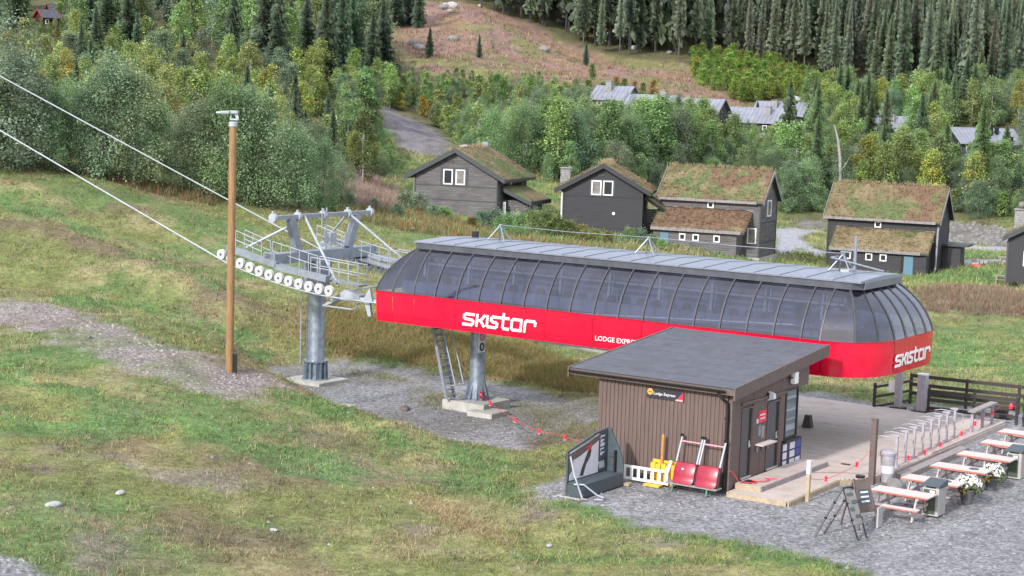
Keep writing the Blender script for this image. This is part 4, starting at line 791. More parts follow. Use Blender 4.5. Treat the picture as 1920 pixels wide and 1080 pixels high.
# ------------------------------------------------------------------ fences at the back of the deck
def fence(label, P, hs, ph, org, name='rail_fence', pw=.1, rw=.14):
    f = thing(name, label, 'fence', org=org)
    for p in P: MB().box(p[0] - pw / 2, p[0] + pw / 2, p[1] - pw / 2, p[1] + pw / 2, -.3, ph).build('post', M_['fence'], f)
    for p, q in zip(P[:-1], P[1:]):
        for h in hs:
            d = np.array([q[0] - p[0], q[1] - p[1]]); d = d / np.linalg.norm(d); nrm = np.array([d[1], -d[0]]) * (pw / 2 + .022)
            MB().beam((p[0] + nrm[0], p[1] + nrm[1], h), (q[0] + nrm[0] - d[0] * .01, q[1] + nrm[1] - d[1] * .01, h), .04, rw).build('rail', M_['fence'], f)
    return f
fence('dark brown rail fence nearest the deck ending at the wide grey post', [(13.95, 11.5), (15.75, 11.7), (17.4, 11.9)], (.28, .62, .96), 1.1, (15, 11.6, 0))
fence('longer dark brown rail fence behind with the green meadow beyond it', [(12.3, 13.9), (14.6, 14.1), (16.7, 14.3), (19.0, 14.5), (21.5, 14.8)], (.4, .76, 1.12), 1.2, (15, 14, 0))
fence('short dark brown fence stub left of the two grey posts', [(11.9, 10.95), (12.25, 12.6), (12.4, 13.6)], (.15, .55, .95), 1.1, (12, 11, 0), rw=.1)
fence('dark brown fence running out of the picture at the right edge', [(17.75, 11.75), (18.6, 10.6), (19.6, 9.2)], (.3, .7, 1.1), 1.2, (18, 11, 0))
for (a, b, w_, h, lab) in ((12.72, 11.45, .13, 1.62, 'slim grey square post with white plate at the back of the deck'), (13.8, 11.35, .21, 1.6, 'wide grey square post where the near brown fence begins')):
    t = thing('steel_post', lab, 'post', org=(a, b, .1)); MB().box(a - w_, a + w_ if w_ < .2 else a + w_ * .6, b - w_, b + w_ * .6, .0, h).build('shaft', M_['greypost'], t); MB().box(a - w_ - .02, a + w_ * (1 if w_ < .2 else .6) + .02, b - w_ - .02, b + w_ * .6 + .02, h, h + .05).build('cap', M_['print'], t); MB().box(a - w_ - .15, a + w_ + .15, b - w_ - .15, b + w_ + .1, .0, .17).build('foot', M_['fence'], t)
    if w_ < .2: MB().box(a - .42, a - .14, b - .06, b - .03, .75, 1.2).build('white_plate', M_['white'], t)
one(MB().box(13.0, 14.0, 12.6, 12.9, .0, .08).box(13.2, 13.9, 12.3, 12.45, .0, .2), 'plank_pile', M_['greyplank'], 'few grey planks lying behind the fence gap', 'planks', (13.5, 12.6, 0))
one(MB().box(16.0, 16.6, 13.0, 13.4, 0, .35).box(16.1, 16.9, 12.75, 12.95, 0, .18), 'rope_stand', M_['fence'], 'dark low block lying behind the near fence', 'block', (16.3, 13, 0))
one(MB().lathe((17.25, 11.6, .62), [(.02, 0), (.08, .03), (.09, .14), (.06, .22), (.02, .24)], 12), 'warning_marker', M_['redplastic'], 'red lantern like marker hung on the fence end post', 'marker', (17.25, 11.6, .7))

# ------------------------------------------------------------------ picnic tables
def picnic():
    t = thing('picnic_table', 'x', 'picnic table', org=(0, 0, 0), group='picnic tables in a row along the gravel')
    for i in range(5): MB().box(0, 1.82, i * .157, i * .157 + .148, .712, .75).build('top_board', M_['tabletop'], t)
    MB().box(-.006, 1.826, -.012, .0, .70, .748).build('top_edge', M_['tableedge'], t); MB().box(-.006, 1.826, .778, .79, .70, .748).build('top_edge', M_['tableedge'], t)
    for y0 in (-.62, 1.08):
        for k in range(2): MB().box(.1, 1.72, y0 + k * .155, y0 + k * .155 + .147, .425, .46).build('seat_board', M_['tabletop'], t)
        MB().box(.095, 1.725, y0 - .012, y0 - .001, .42, .458).build('seat_edge', M_['tableedge'], t)
    for x in (.28, 1.45):
        for sy in (-1, 1): MB().beam((x, .39 + sy * .27, .70), (x, .39 + sy * .62, .0), .09, .05, (1, 0, 0)).build('leg', M_['tableleg'], t)
        MB().box(x + .03, x + .075, -.55, 1.33, .34, .42).build('cross_beam', M_['tableleg'], t); MB().box(x + .03, x + .075, .03, .75, .62, .71).build('cross_beam', M_['tableleg'], t)
    return t
p0_ = picnic()
tl = ['nearest picnic table with the green fronted bin at its right end', 'second picnic table from the front behind the larger flower pot', 'third picnic table from the front behind the smaller flower pot', 'fourth picnic table from the front with the rear bin at its right end', 'fifth picnic table from the front with a dark print on its top', 'farthest picnic table in the row under the back fence']
for i, (a, b) in enumerate([(18.72, -6.2), (18.82, -3.95), (18.85, -1.5), (18.85, .95), (18.78, 3.5), (18.6, 5.95)]):
    o = p0_ if i == 0 else copy_to(p0_, S(a, b, .0), -AA); o.location = Vector(S(a, b, -.01)); o['label'] = tl[i]
    if i in (1, 2, 4):
        k = MB().lathe((a + 1.3, b + .45, .752), [(0, 0), (.16, 0), (.16, .002), (0, .002)], 18); one(k, 'table_emblem', M_['greypost'] if i == 4 else M_['slate'], ['', 'dark round print on the second picnic table top', 'dark round print on the third picnic table top', '', 'dark round print on the fifth picnic table top'][i], 'emblem', (a + 1.3, b + .45, .75))
def bin_(a, b, label):
    t = thing('litter_bin', label, 'litter bin', org=(a, b, 0), group='green fronted bins beside the picnic tables')
    MB().box(a, a + .5, b, b + .62, .03, .86).build('body', M_['bingrey'], t); MB().box(a + .03, a + .4, b - .02, b - .002, .08, .82).build('front_door', M_['bingreen'], t)
    MB().hexa([(a - .03, b - .05, .92), (a + .53, b - .05, .92), (a + .53, b + .66, .86), (a - .03, b + .66, .86)], [(a - .03, b - .05, .97), (a + .53, b - .05, .97), (a + .53, b + .66, 1.06), (a - .03, b + .66, 1.06)]).build('hood', M_['slate'], t)
    MB().box(a + .02, a + .08, b + .02, b + .6, .86, .93).build('hood_post', M_['bingrey'], t); MB().box(a + .4, a + .46, b + .02, b + .6, .86, .93).build('hood_post', M_['bingrey'], t); MB().box(a + .22, a + .38, b - .026, b - .021, .66, .8).build('sticker', M_['print'], t)
bin_(20.05, -5.3, 'green fronted litter bin with pale sticker at the nearest picnic table'); bin_(20.3, 1.75, 'green fronted litter bin at the right edge near the fourth picnic table')
def pot(a, b, s_, label):
    t = thing('flower_pot', label, 'flower pot', org=(a, b, 0), group='pots of white and yellow flowers beside the picnic tables')
    MB().lathe((a, b, 0), [(.17 * s_, 0), (.27 * s_, .42 * s_), (.3 * s_, .42 * s_), (.3 * s_, .48 * s_), (.24 * s_, .46 * s_)], 22).build('pot', M_['potgrey'], t)
    def blob(n_, r, sz, cx, cy, cz, fl, hem):
        mb = MB()
        for k in range(n_):
            v = rng.normal(size=3); v /= np.linalg.norm(v); v[2] = abs(v[2]) * fl if hem else v[2]; rr = r * (1 - .25 * rng.random()); c = np.array([a + cx + v[0] * rr, b + cy + v[1] * rr, cz + v[2] * rr])
            x = rng.normal(size=3); x -= v * (x @ v); x /= np.linalg.norm(x); y = np.cross(v, x); z_ = sz * (.7 + .6 * rng.random()); mb.add([c + x * z_, c + y * z_, c - x * z_, c - y * z_, c + v * z_ * .5], [(0, 1, 4), (1, 2, 4), (2, 3, 4), (3, 0, 4)])
        return mb
    blob(420, .45 * s_, .045, 0, 0, .55 * s_, .75, True).build('leaves', M_['flowerg'], t); blob(260, .49 * s_, .04, 0, 0, .58 * s_, .8, True).build('white_flowers', M_['flowerw'], t); blob(90, .26 * s_, .035, -.12, -.22 * s_, .5 * s_, .9, False).build('yellow_flowers', M_['flowery'], t); blob(60, .2 * s_, .035, .33 * s_, -.05, .42 * s_, .9, False).build('trailing_leaves', M_['flowerg'], t)
pot(20.55, -2.75, .95, 'larger grey pot of white and yellow flowers at the second picnic table'); pot(20.5, -.3, .88, 'smaller grey pot of white and yellow flowers at the third picnic table'); pot(20.6, 3.2, .95, 'pot of white flowers behind the rear bin at the right edge')
# ------------------------------------------------------------------ A-frame boards
t = thing('sandwich_board', 'black tube A frame stand with a hanging picture sheet on the gravel', 'sandwich board', org=(19.2, -9.3, 0))
apx = [np.array((19.05, -9.05, 1.32)), np.array((19.2, -8.7, 1.32))]
for (p, q) in ((apx[0], (18.62, -9.85, 0)), (apx[0], (19.75, -9.45, 0)), (apx[1], (18.7, -9.4, 0)), (apx[1], (19.85, -9.05, 0))): 
    MB().tube(p, q, .028, n=7).build('leg', M_['black'], t)
    for k in (.3, .62): c = p + (np.array(q) - p) * k; MB().lathe(c, [(.0, -.03), (.045, -.03), (.045, .03), (0, .03)], 8).build('clamp', M_['black'], t)
MB().tube(apx[0], apx[1], .03, n=7).build('top_bar', M_['black'], t)
sh = [apx[0] + (.06, -.03, -.06), apx[1] + (.06, -.03, -.06), np.array((19.68, -9.0, .38)), np.array((19.56, -9.36, .38))]
MB().prism(sh, (.012, -.006, .004)).build('sheet', M_['stone'], t)
mb = MB(); L4 = lambda u, v, d=.0: (sh[0] * (1 - u) + sh[1] * u) * (1 - v) + (sh[3] * (1 - u) + sh[2] * u) * v + np.array((.018 + d, -.012, .008))
def patch(mb, u0, u1, v0, v1): mb.prism([L4(u0, v0), L4(u1, v0), L4(u1, v1), L4(u0, v1)], (.004, -.002, .001))
for u0, u1, v0, v1 in ((.05, .7, .08, .17), (.4, .95, .3, .4), (.05, .5, .5, .6), (.45, .95, .72, .82)): patch(mb, u0, u1, v0, v1)
mb.build('dark_print', M_['slate'], t)
t = thing('sandwich_board', 'brown wooden A board with dark panel beside the nearest picnic table', 'sandwich board', org=(19.1, -7.8, 0))
ap = [np.array((18.85, -7.8, 1.35)), np.array((19.1, -7.4, 1.35))]
for p, q in ((ap[0], (19.3, -8.3, 0)), (ap[1], (19.6, -7.5, 0)), (ap[0], (18.6, -8.0, 0)), (ap[1], (18.8, -7.3, 0))): MB().beam(p, q, .09, .04, (1, 0, 0)).build('leg', M_['clad2'], t)
sh = [ap[0] + (.05, -.05, -.02), ap[1] + (.05, -.03, -.02), np.array((19.44, -7.48, .42)), np.array((19.17, -8.1, .42))]
MB().prism(sh, (.02, -.01, .01)).build('panel', M_['clad2'], t); 
mb = MB(); patch(mb, .15, .85, .3, .75); mb.build('dark_panel', M_['slate'], t); mb = MB(); 
L5 = L4; 
for v0 in (.36, .5, .64): mb.prism([L4(.25, v0, .006), L4(.75, v0, .006), L4(.75, v0 + .05, .006), L4(.25, v0 + .05, .006)], (.004, -.002, .001))
mb.build('print_line', M_['print'], t); MB().lathe((18.97, -7.6, 1.36), [(.02, 0), (.14, .01), (.14, .08), (.02, .1)], 14).build('top_cap', M_['black'], t)
one(MB().box(19.6, 19.65, -7.75, -7.4, 0, .6), 'white_sheet', M_['whitestone'], 'white sheet leaning against the foot of the brown A board', 'sheet', (19.6, -7.5, 0))
# stones at the start of the kerb bench
def rock(name, label, pos, r, m_, fr=None, sq=(1, .8, .7), group=None, sub=2):
    import bmesh
    bm = bmesh.new(); bmesh.ops.create_icosphere(bm, subdivisions=sub, radius=1); k = random.random() * 50
    for v in bm.verts:
        c = v.co; f = .75 + .5 * float(fbm(np.array([c.x * 1.2 + c.z * .7 + k]), np.array([c.y * 1.2 - c.z * .5 + k]), 1, 3)[0]); v.co = Vector((c.x * f * r * sq[0], c.y * f * r * sq[1], c.z * f * r * sq[2]))
    me = bpy.data.meshes.new(name); bm.to_mesh(me); bm.free(); me.materials.append(m_); o = bpy.data.objects.new(name, me); COL.objects.link(o); o.location = Vector(pos); o.rotation_euler = (0, 0, random.random() * 6)
    return tag(o, label, 'rock', group)
rock('boulder', 'grey boulder at the end of the kerb bench by the metal bin', S(18.1, -2.5, .1), .42, M_['stone'], sq=(1.1, .7, .6)); rock('boulder', 'brown low stone in front of the grey metal bin', S(17.75, -2.6, .05), .2, M_['clad2'])
rock('boulder', 'small pale stone beside the kerb bench', S(18.6, -2.3, .03), .18, M_['whitestone'])

# ------------------------------------------------------------------ photo bench left of the hut
PB = thing('photo_bench', 'slate grey corner bench with a large skiing picture left of the brown hut', 'bench', org=(11, -9.2, 0))
MB().prism([(10.62, -10.35, 0), (10.62, -8.0, 0), (10.62, -8.0, 1.78), (10.62, -8.7, 1.72), (10.62, -10.35, 1.38)], (-.06, 0, 0)).build('picture_wall', M_['slate'], PB)
MB().prism([(10.56, -8.0, 0), (11.22, -8.0, 0), (11.22, -8.0, .72), (11.12, -8.0, 1.05), (10.72, -8.0, 1.78), (10.56, -8.0, 1.80)], (0, .06, 0)).build('end_wall', M_['slate'], PB)
MB().box(10.63, 11.22, -10.3, -8.01, .36, .42).build('seat', M_['slate'], PB); MB().box(11.18, 11.22, -10.3, -8.01, .02, .36).build('seat_front', M_['slate'], PB); MB().box(10.63, 11.2, -10.35, -10.3, 0, .355).build('seat_end', M_['slate'], PB)
X_ = 10.625
MB().prism([(X_, -10.25, .45), (X_, -8.55, .45), (X_, -8.55, 1.68), (X_, -10.25, 1.33)], (.006, 0, 0)).build('picture_snow', M_['print'], PB)
MB().prism([(X_ + .007, -10.28, 1.02), (X_ + .007, -9.6, 1.15), (X_ + .007, -8.4, 1.52), (X_ + .007, -8.4, 1.7), (X_ + .007, -9.2, 1.48), (X_ + .007, -10.28, 1.28)], (.004, 0, 0)).build('picture_hills', M_['clad2'], PB)
MB().prism([(X_ + .007, -10.0, 1.30), (X_ + .007, -8.75, 1.56), (X_ + .007, -8.75, 1.66), (X_ + .007, -10.0, 1.37)], (.003, 0, 0)).build('picture_sky', M_['rope'], PB)
MB().prism([(X_ + .012, -10.28, .62), (X_ + .012, -10.12, .75), (X_ + .012, -10.05, 1.1), (X_ + .012, -10.05, 1.34), (X_ + .012, -10.28, 1.28)], (.004, 0, 0)).build('picture_trees', M_['bark'], PB)
MB().prism([(X_ + .012, -9.65, .5), (X_ + .012, -9.45, .5), (X_ + .012, -9.3, .8), (X_ + .012, -9.05, 1.05), (X_ + .012, -9.0, 1.25), (X_ + .012, -9.15, 1.3), (X_ + .012, -9.35, 1.02), (X_ + .012, -9.5, .8)], (.004, 0, 0)).build('picture_skier', M_['signdark'], PB)
MB().prism([(X_ + .013, -9.2, 1.22), (X_ + .013, -9.0, 1.28), (X_ + .013, -8.98, 1.4), (X_ + .013, -9.18, 1.38)], (.005, 0, 0)).build('picture_jacket', M_['redplastic'], PB)
MB().box(X_, X_ + .008, -8.52, -8.05, .45, 1.7).build('picture_strip', M_['slate'], PB)
mb = MB()
for k, z in enumerate((1.55, 1.42, 1.3, 1.15, 1.02)): mb.box(X_ + .009, X_ + .013, -8.45, -8.2 - .04 * (k % 2), z, z + .05); mb.box(X_ + .009, X_ + .013, -8.46, -8.42 + .1 * (k % 3), z - .05, z)
for k in range(5): mb.prism([(X_ + .009, -8.48 + k * .07, .55), (X_ + .009, -8.44 + k * .07, .55), (X_ + .009, -8.5 + k * .07, .78), (X_ + .009, -8.54 + k * .07, .78)], (.004, 0, 0))
mb.build('white_print', M_['print'], PB)
MB().beam((10.7, -8.06, .95), (10.98, -8.06, .92), .05, .05).build('arm_rail', M_['slate'], PB); MB().box(10.94, 10.99, -8.12, -8.03, .42, 1.12).build('arm_post', M_['black'], PB)
one(MB().path([(10.75, -10.42, 1.25), (10.95, -10.5, .75), (11.3, -10.55, .05), (11.42, -10.5, .03)], .028, 7).path([(10.93, -10.45, .42), (11.25, -10.4, .45), (11.55, -10.1, .12), (11.75, -10.05, .06), (11.8, -10.2, .03), (11.6, -10.35, .03)], .028, 7), 'bent_pipe', M_['white_steel'], 'pale bent pipe leaning on the slate grey photo bench', 'pipe', (11.2, -10.4, 0), smooth=True)
one(MB().box(11.25, 11.42, -7.95, -7.7, 0, .09), 'wood_block', M_['lumber'], 'small wooden block under the right end of the photo bench', 'block', (11.5, -7.8, 0))
one(MB().box(10.4, 10.5, -10.75, -10.35, 0, .03).box(10.5, 11.3, -10.62, -10.54, 0, .04), 'timber_offcut', M_['whitestone'], 'pale timber offcut at the grass edge by the photo bench', 'timber', (10.9, -10.6, 0))
# ------------------------------------------------------------------ things along the hut front
LA = thing('ladder', 'white wooden ladder lying on its side along the hut front', 'ladder', org=(11.6, -7.35, 0))
for z in (.14, .52): MB().beam((10.75, -7.4, z), (12.45, -7.25, z - .02), .03, .08).build('rail', M_['white'], LA)
for k in range(7): x = 10.9 + k * .24; MB().box(x, x + .1, -7.41 + (x - 10.75) * .088 - .02, -7.41 + (x - 10.75) * .088 + .0, .16, .5).build('rung', M_['white'], LA)
PD = thing('yellow_pads', 'stack of yellow slatted pads with white poles by the hut front', 'pads', org=(12.0, -7.1, 0))
for k in range(5): MB().box(11.72 + k * .185, 11.72 + k * .185 + .165, -7.12 - .012 * (k % 2), -6.95, .03 + .02 * (k % 3), .70 - .03 * (k % 2)).build('pad', M_['yellow'], PD)
MB().box(11.7, 12.62, -6.94, -6.88, .05, .78).build('back_pad', M_['yellow'], PD); MB().box(11.68, 12.25, -7.5, -7.2, .0, .06).build('low_pad', M_['yellow'], PD)
MB().beam((12.35, -7.2, .62), (12.42, -7.05, .0), .08, .05, (0, 1, 0)).build('white_pole', M_['white'], PD); MB().tube((12.45, -7.1, .85), (12.38, -7.25, .35), .05, n=8).build('white_pole', M_['white'], PD); MB().box(12.0, 12.4, -7.0, -6.9, .62, .7).build('pale_cap', M_['pinkplastic'], PD)
one(MB().lathe((12.05, -6.98, .55), [(.05, 0), (.05, 1.02), (.03, 1.08)], 10, (.02, -.02, 1)), 'wood_stake', M_['stick'], 'orange brown wooden stake standing upright behind the yellow pads', 'stake', (12.05, -6.98, .5))
BE = thing('plank_bench', 'long plank bench with green legs under the hut front', 'bench', org=(13.2, -7.35, 0))
MB().box(12.5, 14.28, -7.55, -7.15, .22, .26).build('seat', M_['greyplank'], BE)
for x in (12.75, 13.95): MB().beam((x, -7.5, .22), (x + .03, -7.6, .0), .05, .05, (1, 0, 0)).build('leg', M_['greenleg'], BE); MB().beam((x, -7.2, .22), (x, -7.15, .0), .05, .05, (1, 0, 0)).build('leg', M_['greenleg'], BE)
def chair(x, label):
    t = thing('chairlift_chair', label, 'chairlift seat', org=(x, -7.15, .26), group='old red chairlift seats on the plank bench')
    A = lambda u, z, d=0: (x + u, -7.42 + z * .27 + d, .27 + z)
    mb = MB(); zs = np.linspace(0, .62, 11)
    def ringq(z_):
        e = min(z_, .62 - z_); ins = .05 * (1 - min(1, e / .09)) ** 2; d_ = -.05 * math.sin(math.pi * z_ / .62) - .10 * max(0, 1 - z_ / .2) ** 2
        return [A(.02 + ins, z_, d_), A(.10 + ins, z_, d_ - .03), A(.66 - ins, z_, d_ - .03), A(.74 - ins, z_, d_), A(.74 - ins, z_, d_ + .09), A(.02 + ins, z_, d_ + .09)]
    R__ = [ringq(z_) for z_ in zs]; mb.add([q for r_ in R__ for q in r_], [(i * 6 + j, i * 6 + (j + 1) % 6, i * 6 + 6 + (j + 1) % 6, i * 6 + 6 + j) for i in range(10) for j in range(6)] + [tuple(range(6))[::-1], tuple(range(60, 66))])
    mb.build('seat_pad', M_['chairred'], t, True); MB().beam(A(.0, .63, .03), A(.78, .63, .03), .06, .04, (1, 0, 0)).build('pad_rail', M_['white_steel'], t)
    for u in (.02, .74): MB().beam(A(u, .62, .03), A(u + .05, 1.38, .05), .035, .05, (1, 0, 0)).build('frame_tube', M_['white_steel'], t); MB().lathe(A(u + .03, 1.42, .06), [(.02, -.04), (.06, -.02), (.06, .04), (.02, .05)], 8).build('frame_cap', M_['black'], t)
    MB().tube(A(.03, 1.25, .05), A(.77, 1.25, .05), .022, n=7).build('cross_tube', M_['pinkplastic'], t); MB().box(x + .02, x + .74, -7.4, -7.3, .265, .30).build('pad_foot', M_['black'], t); MB().prism([A(.745, 0, .02), A(.775, 0, .02), A(.775, .6, .02), A(.745, .6, .02)], (0, .1, 0)).build('side_strip', M_['fence'], t)
    if x < 13: MB().prism([A(.3, .42, -.085), A(.36, .42, -.085), A(.36, .47, -.08), A(.3, .47, -.08)], (0, -.003, 0)).build('mark', M_['print'], t)
chair(12.68, 'left red chairlift seat with a small white mark on the bench'); chair(13.48, 'right red chairlift seat next to the hut downpipe')
small('wall_tap', 'small metal hose tap on the left end of the hut front', 'tap', [('bracket', MB().box(9.62, 9.8, HY0 - .12, HY0 - .03, .95, 1.12), M_['chrome']), ('hose_hook', MB().path([(9.7, HY0 - .08, 1.0), (9.62, HY0 - .14, .8), (9.78, HY0 - .14, .72)], .02), M_['black'])], (9.7, HY0 - .05, 1))
# odds and ends on the yard
CUR[0] = SF
one(MB().box(-4.1, -3.5, -3.35, -3.05, -.02, .08), 'concrete_slab', M_['conc'], 'small pale concrete slab lying on the gravel between tower and column', 'slab', (-3.8, -3.2, 0))
rock('boulder', 'rust brown stone lying on the gravel left of the column', S(-1.9, -2.1, .0), .28, M_['clad2'], sq=(1.3, .7, .5)); rock('boulder', 'small white stone beside the tower pad', S(-9.4, 1.9, .05), .16, M_['whitestone'])
for px, py, r, lab in ((100, 948, .2, 'flat white stone lying in the foreground grass at left'), (225, 926, .15, 'rounded white stone in the foreground grass'), (513, 996, .1, 'small pale stone in the foreground grass'), (1030, 1025, .1, 'grey chip of stone in the grass near the bottom edge')):
    rock('boulder', lab, G(px, py) + (0, 0, .03), r, M_['whitestone'], sq=(1.2, .8, .45))

# ------------------------------------------------------------------ turf roofed houses
TURFC = [np.array(c) for c in ((.18,.145,.085), (.12,.145,.065), (.225,.18,.11), (.165,.11,.075))]
def turfcol(x, y, seed, bias):
    a = fbm(x, y, 2.2, 4, seed); b = fbm(x, y, 1.1, 4, seed + 3); c = lerp(np.broadcast_to(TURFC[0], x.shape + (3,)), TURFC[1], sst(.42, .58, a + bias[0]))
    c = lerp(c, TURFC[2], sst(.52, .68, b + bias[1])); return lerp(c, TURFC[3], sst(.5, .64, fbm(x, y, 1.8, 3, seed + 5) + bias[2]))
def blades(P, H, C, spread, per, wd, lean=.5):
    """grass blades as single triangles: returns verts, tris, colours"""
    n_ = len(P); B = np.repeat(P, per, 0) + np.c_[rng.normal(size=(n_ * per, 2)) * np.repeat(spread, per)[:, None] if np.ndim(spread) else rng.normal(size=(n_ * per, 2)) * spread, np.zeros(n_ * per)]
    h = np.repeat(H, per) * (.55 + .8 * rng.random(n_ * per)); an = rng.random(n_ * per) * 2 * np.pi; d = np.c_[np.cos(an), np.sin(an), np.zeros_like(an)]
    wv = np.repeat(wd, per) if np.ndim(wd) else wd
    tip = B + np.c_[rng.normal(size=(n_ * per, 2)) * (lean * h)[:, None], h]; off = d * (wv[:, None] if np.ndim(wv) else wv) / 2
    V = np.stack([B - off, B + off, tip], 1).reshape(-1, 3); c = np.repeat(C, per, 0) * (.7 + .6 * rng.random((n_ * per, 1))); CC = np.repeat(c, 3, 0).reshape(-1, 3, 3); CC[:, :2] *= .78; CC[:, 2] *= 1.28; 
    return V, np.arange(len(V)).reshape(-1, 3), CC.reshape(-1, 3)
def quadslope(mapf, l0, l1, g0, g1, z0, z1, seed, bias, thick=.24):
    """turf slab on one roof slope, with rough top; returns mesh arrays"""
    nl, ng = max(6, int((l1 - l0) / .16)), max(5, int(abs(g1 - g0) / .16)); Lg = np.linspace(l0, l1, nl); Gg = np.linspace(g0, g1, ng); LL, GG = np.meshgrid(Lg, Gg, indexing='ij')
    zz = z0 + (z1 - z0) * (GG - g0) / (g1 - g0); ed = np.minimum(np.minimum(LL - l0, l1 - LL), np.abs(GG - g0)); h = thick * (.55 + .45 * sst(0, .35, ed)) + (fbm(LL, GG, .7, 3, seed) - .5) * .14
    V = mapf(GG.ravel(), LL.ravel(), (zz + h).ravel()); i_ = np.arange(nl * ng).reshape(nl, ng); Fs = np.stack([i_[:-1, :-1], i_[:-1, 1:], i_[1:, 1:], i_[1:, :-1]], -1).reshape(-1, 4); cols = turfcol(LL, GG, seed, bias).reshape(-1, 3)
    loop = np.r_[i_[:, 0], i_[-1, 1:], i_[-2::-1, -1], i_[0, -2:0:-1]]; nb_ = len(V); zb = (zz.ravel())[loop]
    Vb = mapf(GG.ravel()[loop], LL.ravel()[loop], zb); k = len(loop); j = np.arange(k); Fe = np.stack([loop, loop[(j + 1) % k], nb_ + (j + 1) % k, nb_ + j], -1)
    return np.r_[V, Vb], np.r_[Fs, Fe], np.r_[cols, cols[loop] * .8], (LL, GG, zz + h, cols)
def house(name, label, cat, fr, W, D, zw, zr, ridge='y', oh=.7, fo=.45, wood='housewood', seed=1, bias=(0, 0, 0), base=1.2, roof='turf', belts=(), trim='housetrim', board=.19, group=None, tuft=900):
    """W along x, D along y; gable span g and ridge length l follow the ridge direction"""
    T = thing(name, label, cat, fr, (0, 0, 0), group); ORG[T] = np.zeros(3)
    if ridge == 'y': gw, ll = W, D; mp = lambda g, l, z: np.stack([g + 0 * z, l + 0 * z, z], -1)
    else: gw, ll = D, W; mp = lambda g, l, z: np.stack([l + 0 * z, g + 0 * z, z], -1)
    P = lambda g, l, z: tuple(mp(np.array(float(g)), np.array(float(l)), np.array(float(z))))
    def bxx(mb, g0, g1, l0, l1, z0, z1, g0t=None, g1t=None):
        g0t = g0 if g0t is None else g0t; g1t = g1 if g1t is None else g1t
        mb.hexa([P(g0, l0, z0), P(g1, l0, z0), P(g1, l1, z0), P(g0, l1, z0)], [P(g0t, l0, z1), P(g1t, l0, z1), P(g1t, l1, z1), P(g0t, l1, z1)])
    sl = (zr - zw) / (gw / 2)
    for l0, l1 in ((0, .1), (ll - .1, ll)):     # gable walls, plank by plank
        mb = MB(); z = -base
        while z < zr - .05:
            z1 = min(z + board - .012, zr - .02); f = lambda q: max(0, (q - zw) / sl); pr = random.uniform(0, .014)
            bxx(mb, f(z) + .02, gw - f(z) - .02, l0 - (pr if l0 == 0 else 0), l1 + (pr if l0 else 0), z, z1, f(z1) + .02, gw - f(z1) - .02); z += board
        bxx(mb, .05, gw - .05, (l0 + .02), (l1 - .02), -base, zw); mb.add([P(.1, l0 + .05, zw - .1), P(gw - .1, l0 + .05, zw - .1), P(gw / 2, l0 + .05, zr - .1)], [(0, 1, 2)])
        mb.build('wall', M_[wood], T)
    for g0, g1 in ((0, .1), (gw - .1, gw)):
        mb = MB(); z = -base
        while z < zw - .03:
            z1 = min(z + board - .012, zw); pr = random.uniform(0, .014); bxx(mb, g0 - (pr if g0 == 0 else 0), g1 + (pr if g0 else 0), .102, ll - .102, z, z1); z += board
        bxx(mb, g0 + .02, g1 - .02, .11, ll - .11, -base, zw - .01); mb.build('wall', M_[wood], T)
    for g in (0, gw):
        for l in (0, ll): mb = MB(); bxx(mb, g - .05, g + .05, l - .05, l + .05, -base, zw + .02); mb.build('corner_board', M_[trim], T)
    for z in belts:
        mb = MB(); bxx(mb, -.06, gw + .06, -.035, -.012, z, z + .09); mb.build('belt_board', M_[trim], T)
    tg = []
    for sgn in (-1, 1):
        ge = -oh if sgn < 0 else gw + oh; gm = gw / 2; zE = zw - sl * oh + .02; zM = zr + .02
        if roof == 'turf':
            V, Fq_, Cc, info = quadslope(mp, -fo + .06, ll + fo - .06, ge, gm, zE + .12, zM + .12, seed + (sgn > 0) * 7, bias); me = np_mesh('turf', V, Fq_, Cc, True); me.materials.append(M_['turf']); o = bpy.data.objects.new('turf', me); COL.objects.link(o); o.parent = T; tg.append(info)
            mb = MB(); a = [P(ge, -fo + .05, zE), P(ge, ll + fo - .05, zE), P(gm, ll + fo - .05, zM), P(gm, -fo + .05, zM)]; mb.hexa(a, [tuple(np.array(q) + (0, 0, .12)) for q in a]); mb.build('roof_boarding', M_[trim], T)
            mb = MB(); e = ge + sgn * .07; 
            for s_ in range(int((ll + 2 * fo) / .9)): l0 = -fo + .05 + s_ * .9; dz = random.uniform(-.025, .025); bxx(mb, min(ge, e), max(ge, e), l0, min(l0 + .88, ll + fo - .05), zE - .04, zE + .2 + dz)
            mb.build('eave_board', M_['houselog'] if trim == 'housetrim' and ridge == 'x' else M_[trim], T)
        else:
            nb_ = int((ll + 2 * fo) / .62); mb = MB()
            for s_ in range(nb_):
                l0 = -fo + (ll + 2 * fo) * s_ / nb_; l1 = -fo + (ll + 2 * fo) * (s_ + 1) / nb_ - .015; a = [P(ge, l0, zE), P(ge, l1, zE), P(gm, l1, zM), P(gm, l0, zM)]; dz = random.uniform(.06, .085); mb.hexa(a, [tuple(np.array(q) + (0, 0, dz)) for q in a])
                a = [P(ge, l1 - .01, zE), P(ge, l1 + .03, zE), P(gm, l1 + .03, zM), P(gm, l1 - .01, zM)]; mb.hexa(a, [tuple(np.array(q) + (0, 0, .13)) for q in a])
            mb.build('roof_slope', M_[roof], T)
        for l in (-fo, ll + fo - .05):
            mb = MB(); a = [P(ge, l, zE - .1), P(ge, l + .05, zE - .1), P(gm, l + .05, zM - .1), P(gm, l, zM - .1)]; hgt = .42 if roof == 'turf' else .24; mb.hexa(a, [tuple(np.array(q) + (0, 0, hgt)) for q in a]); mb.build('bargeboard', M_['houselog'] if ridge == 'x' and roof == 'turf' else M_[trim if roof != 'felt' else 'falutrim'], T)
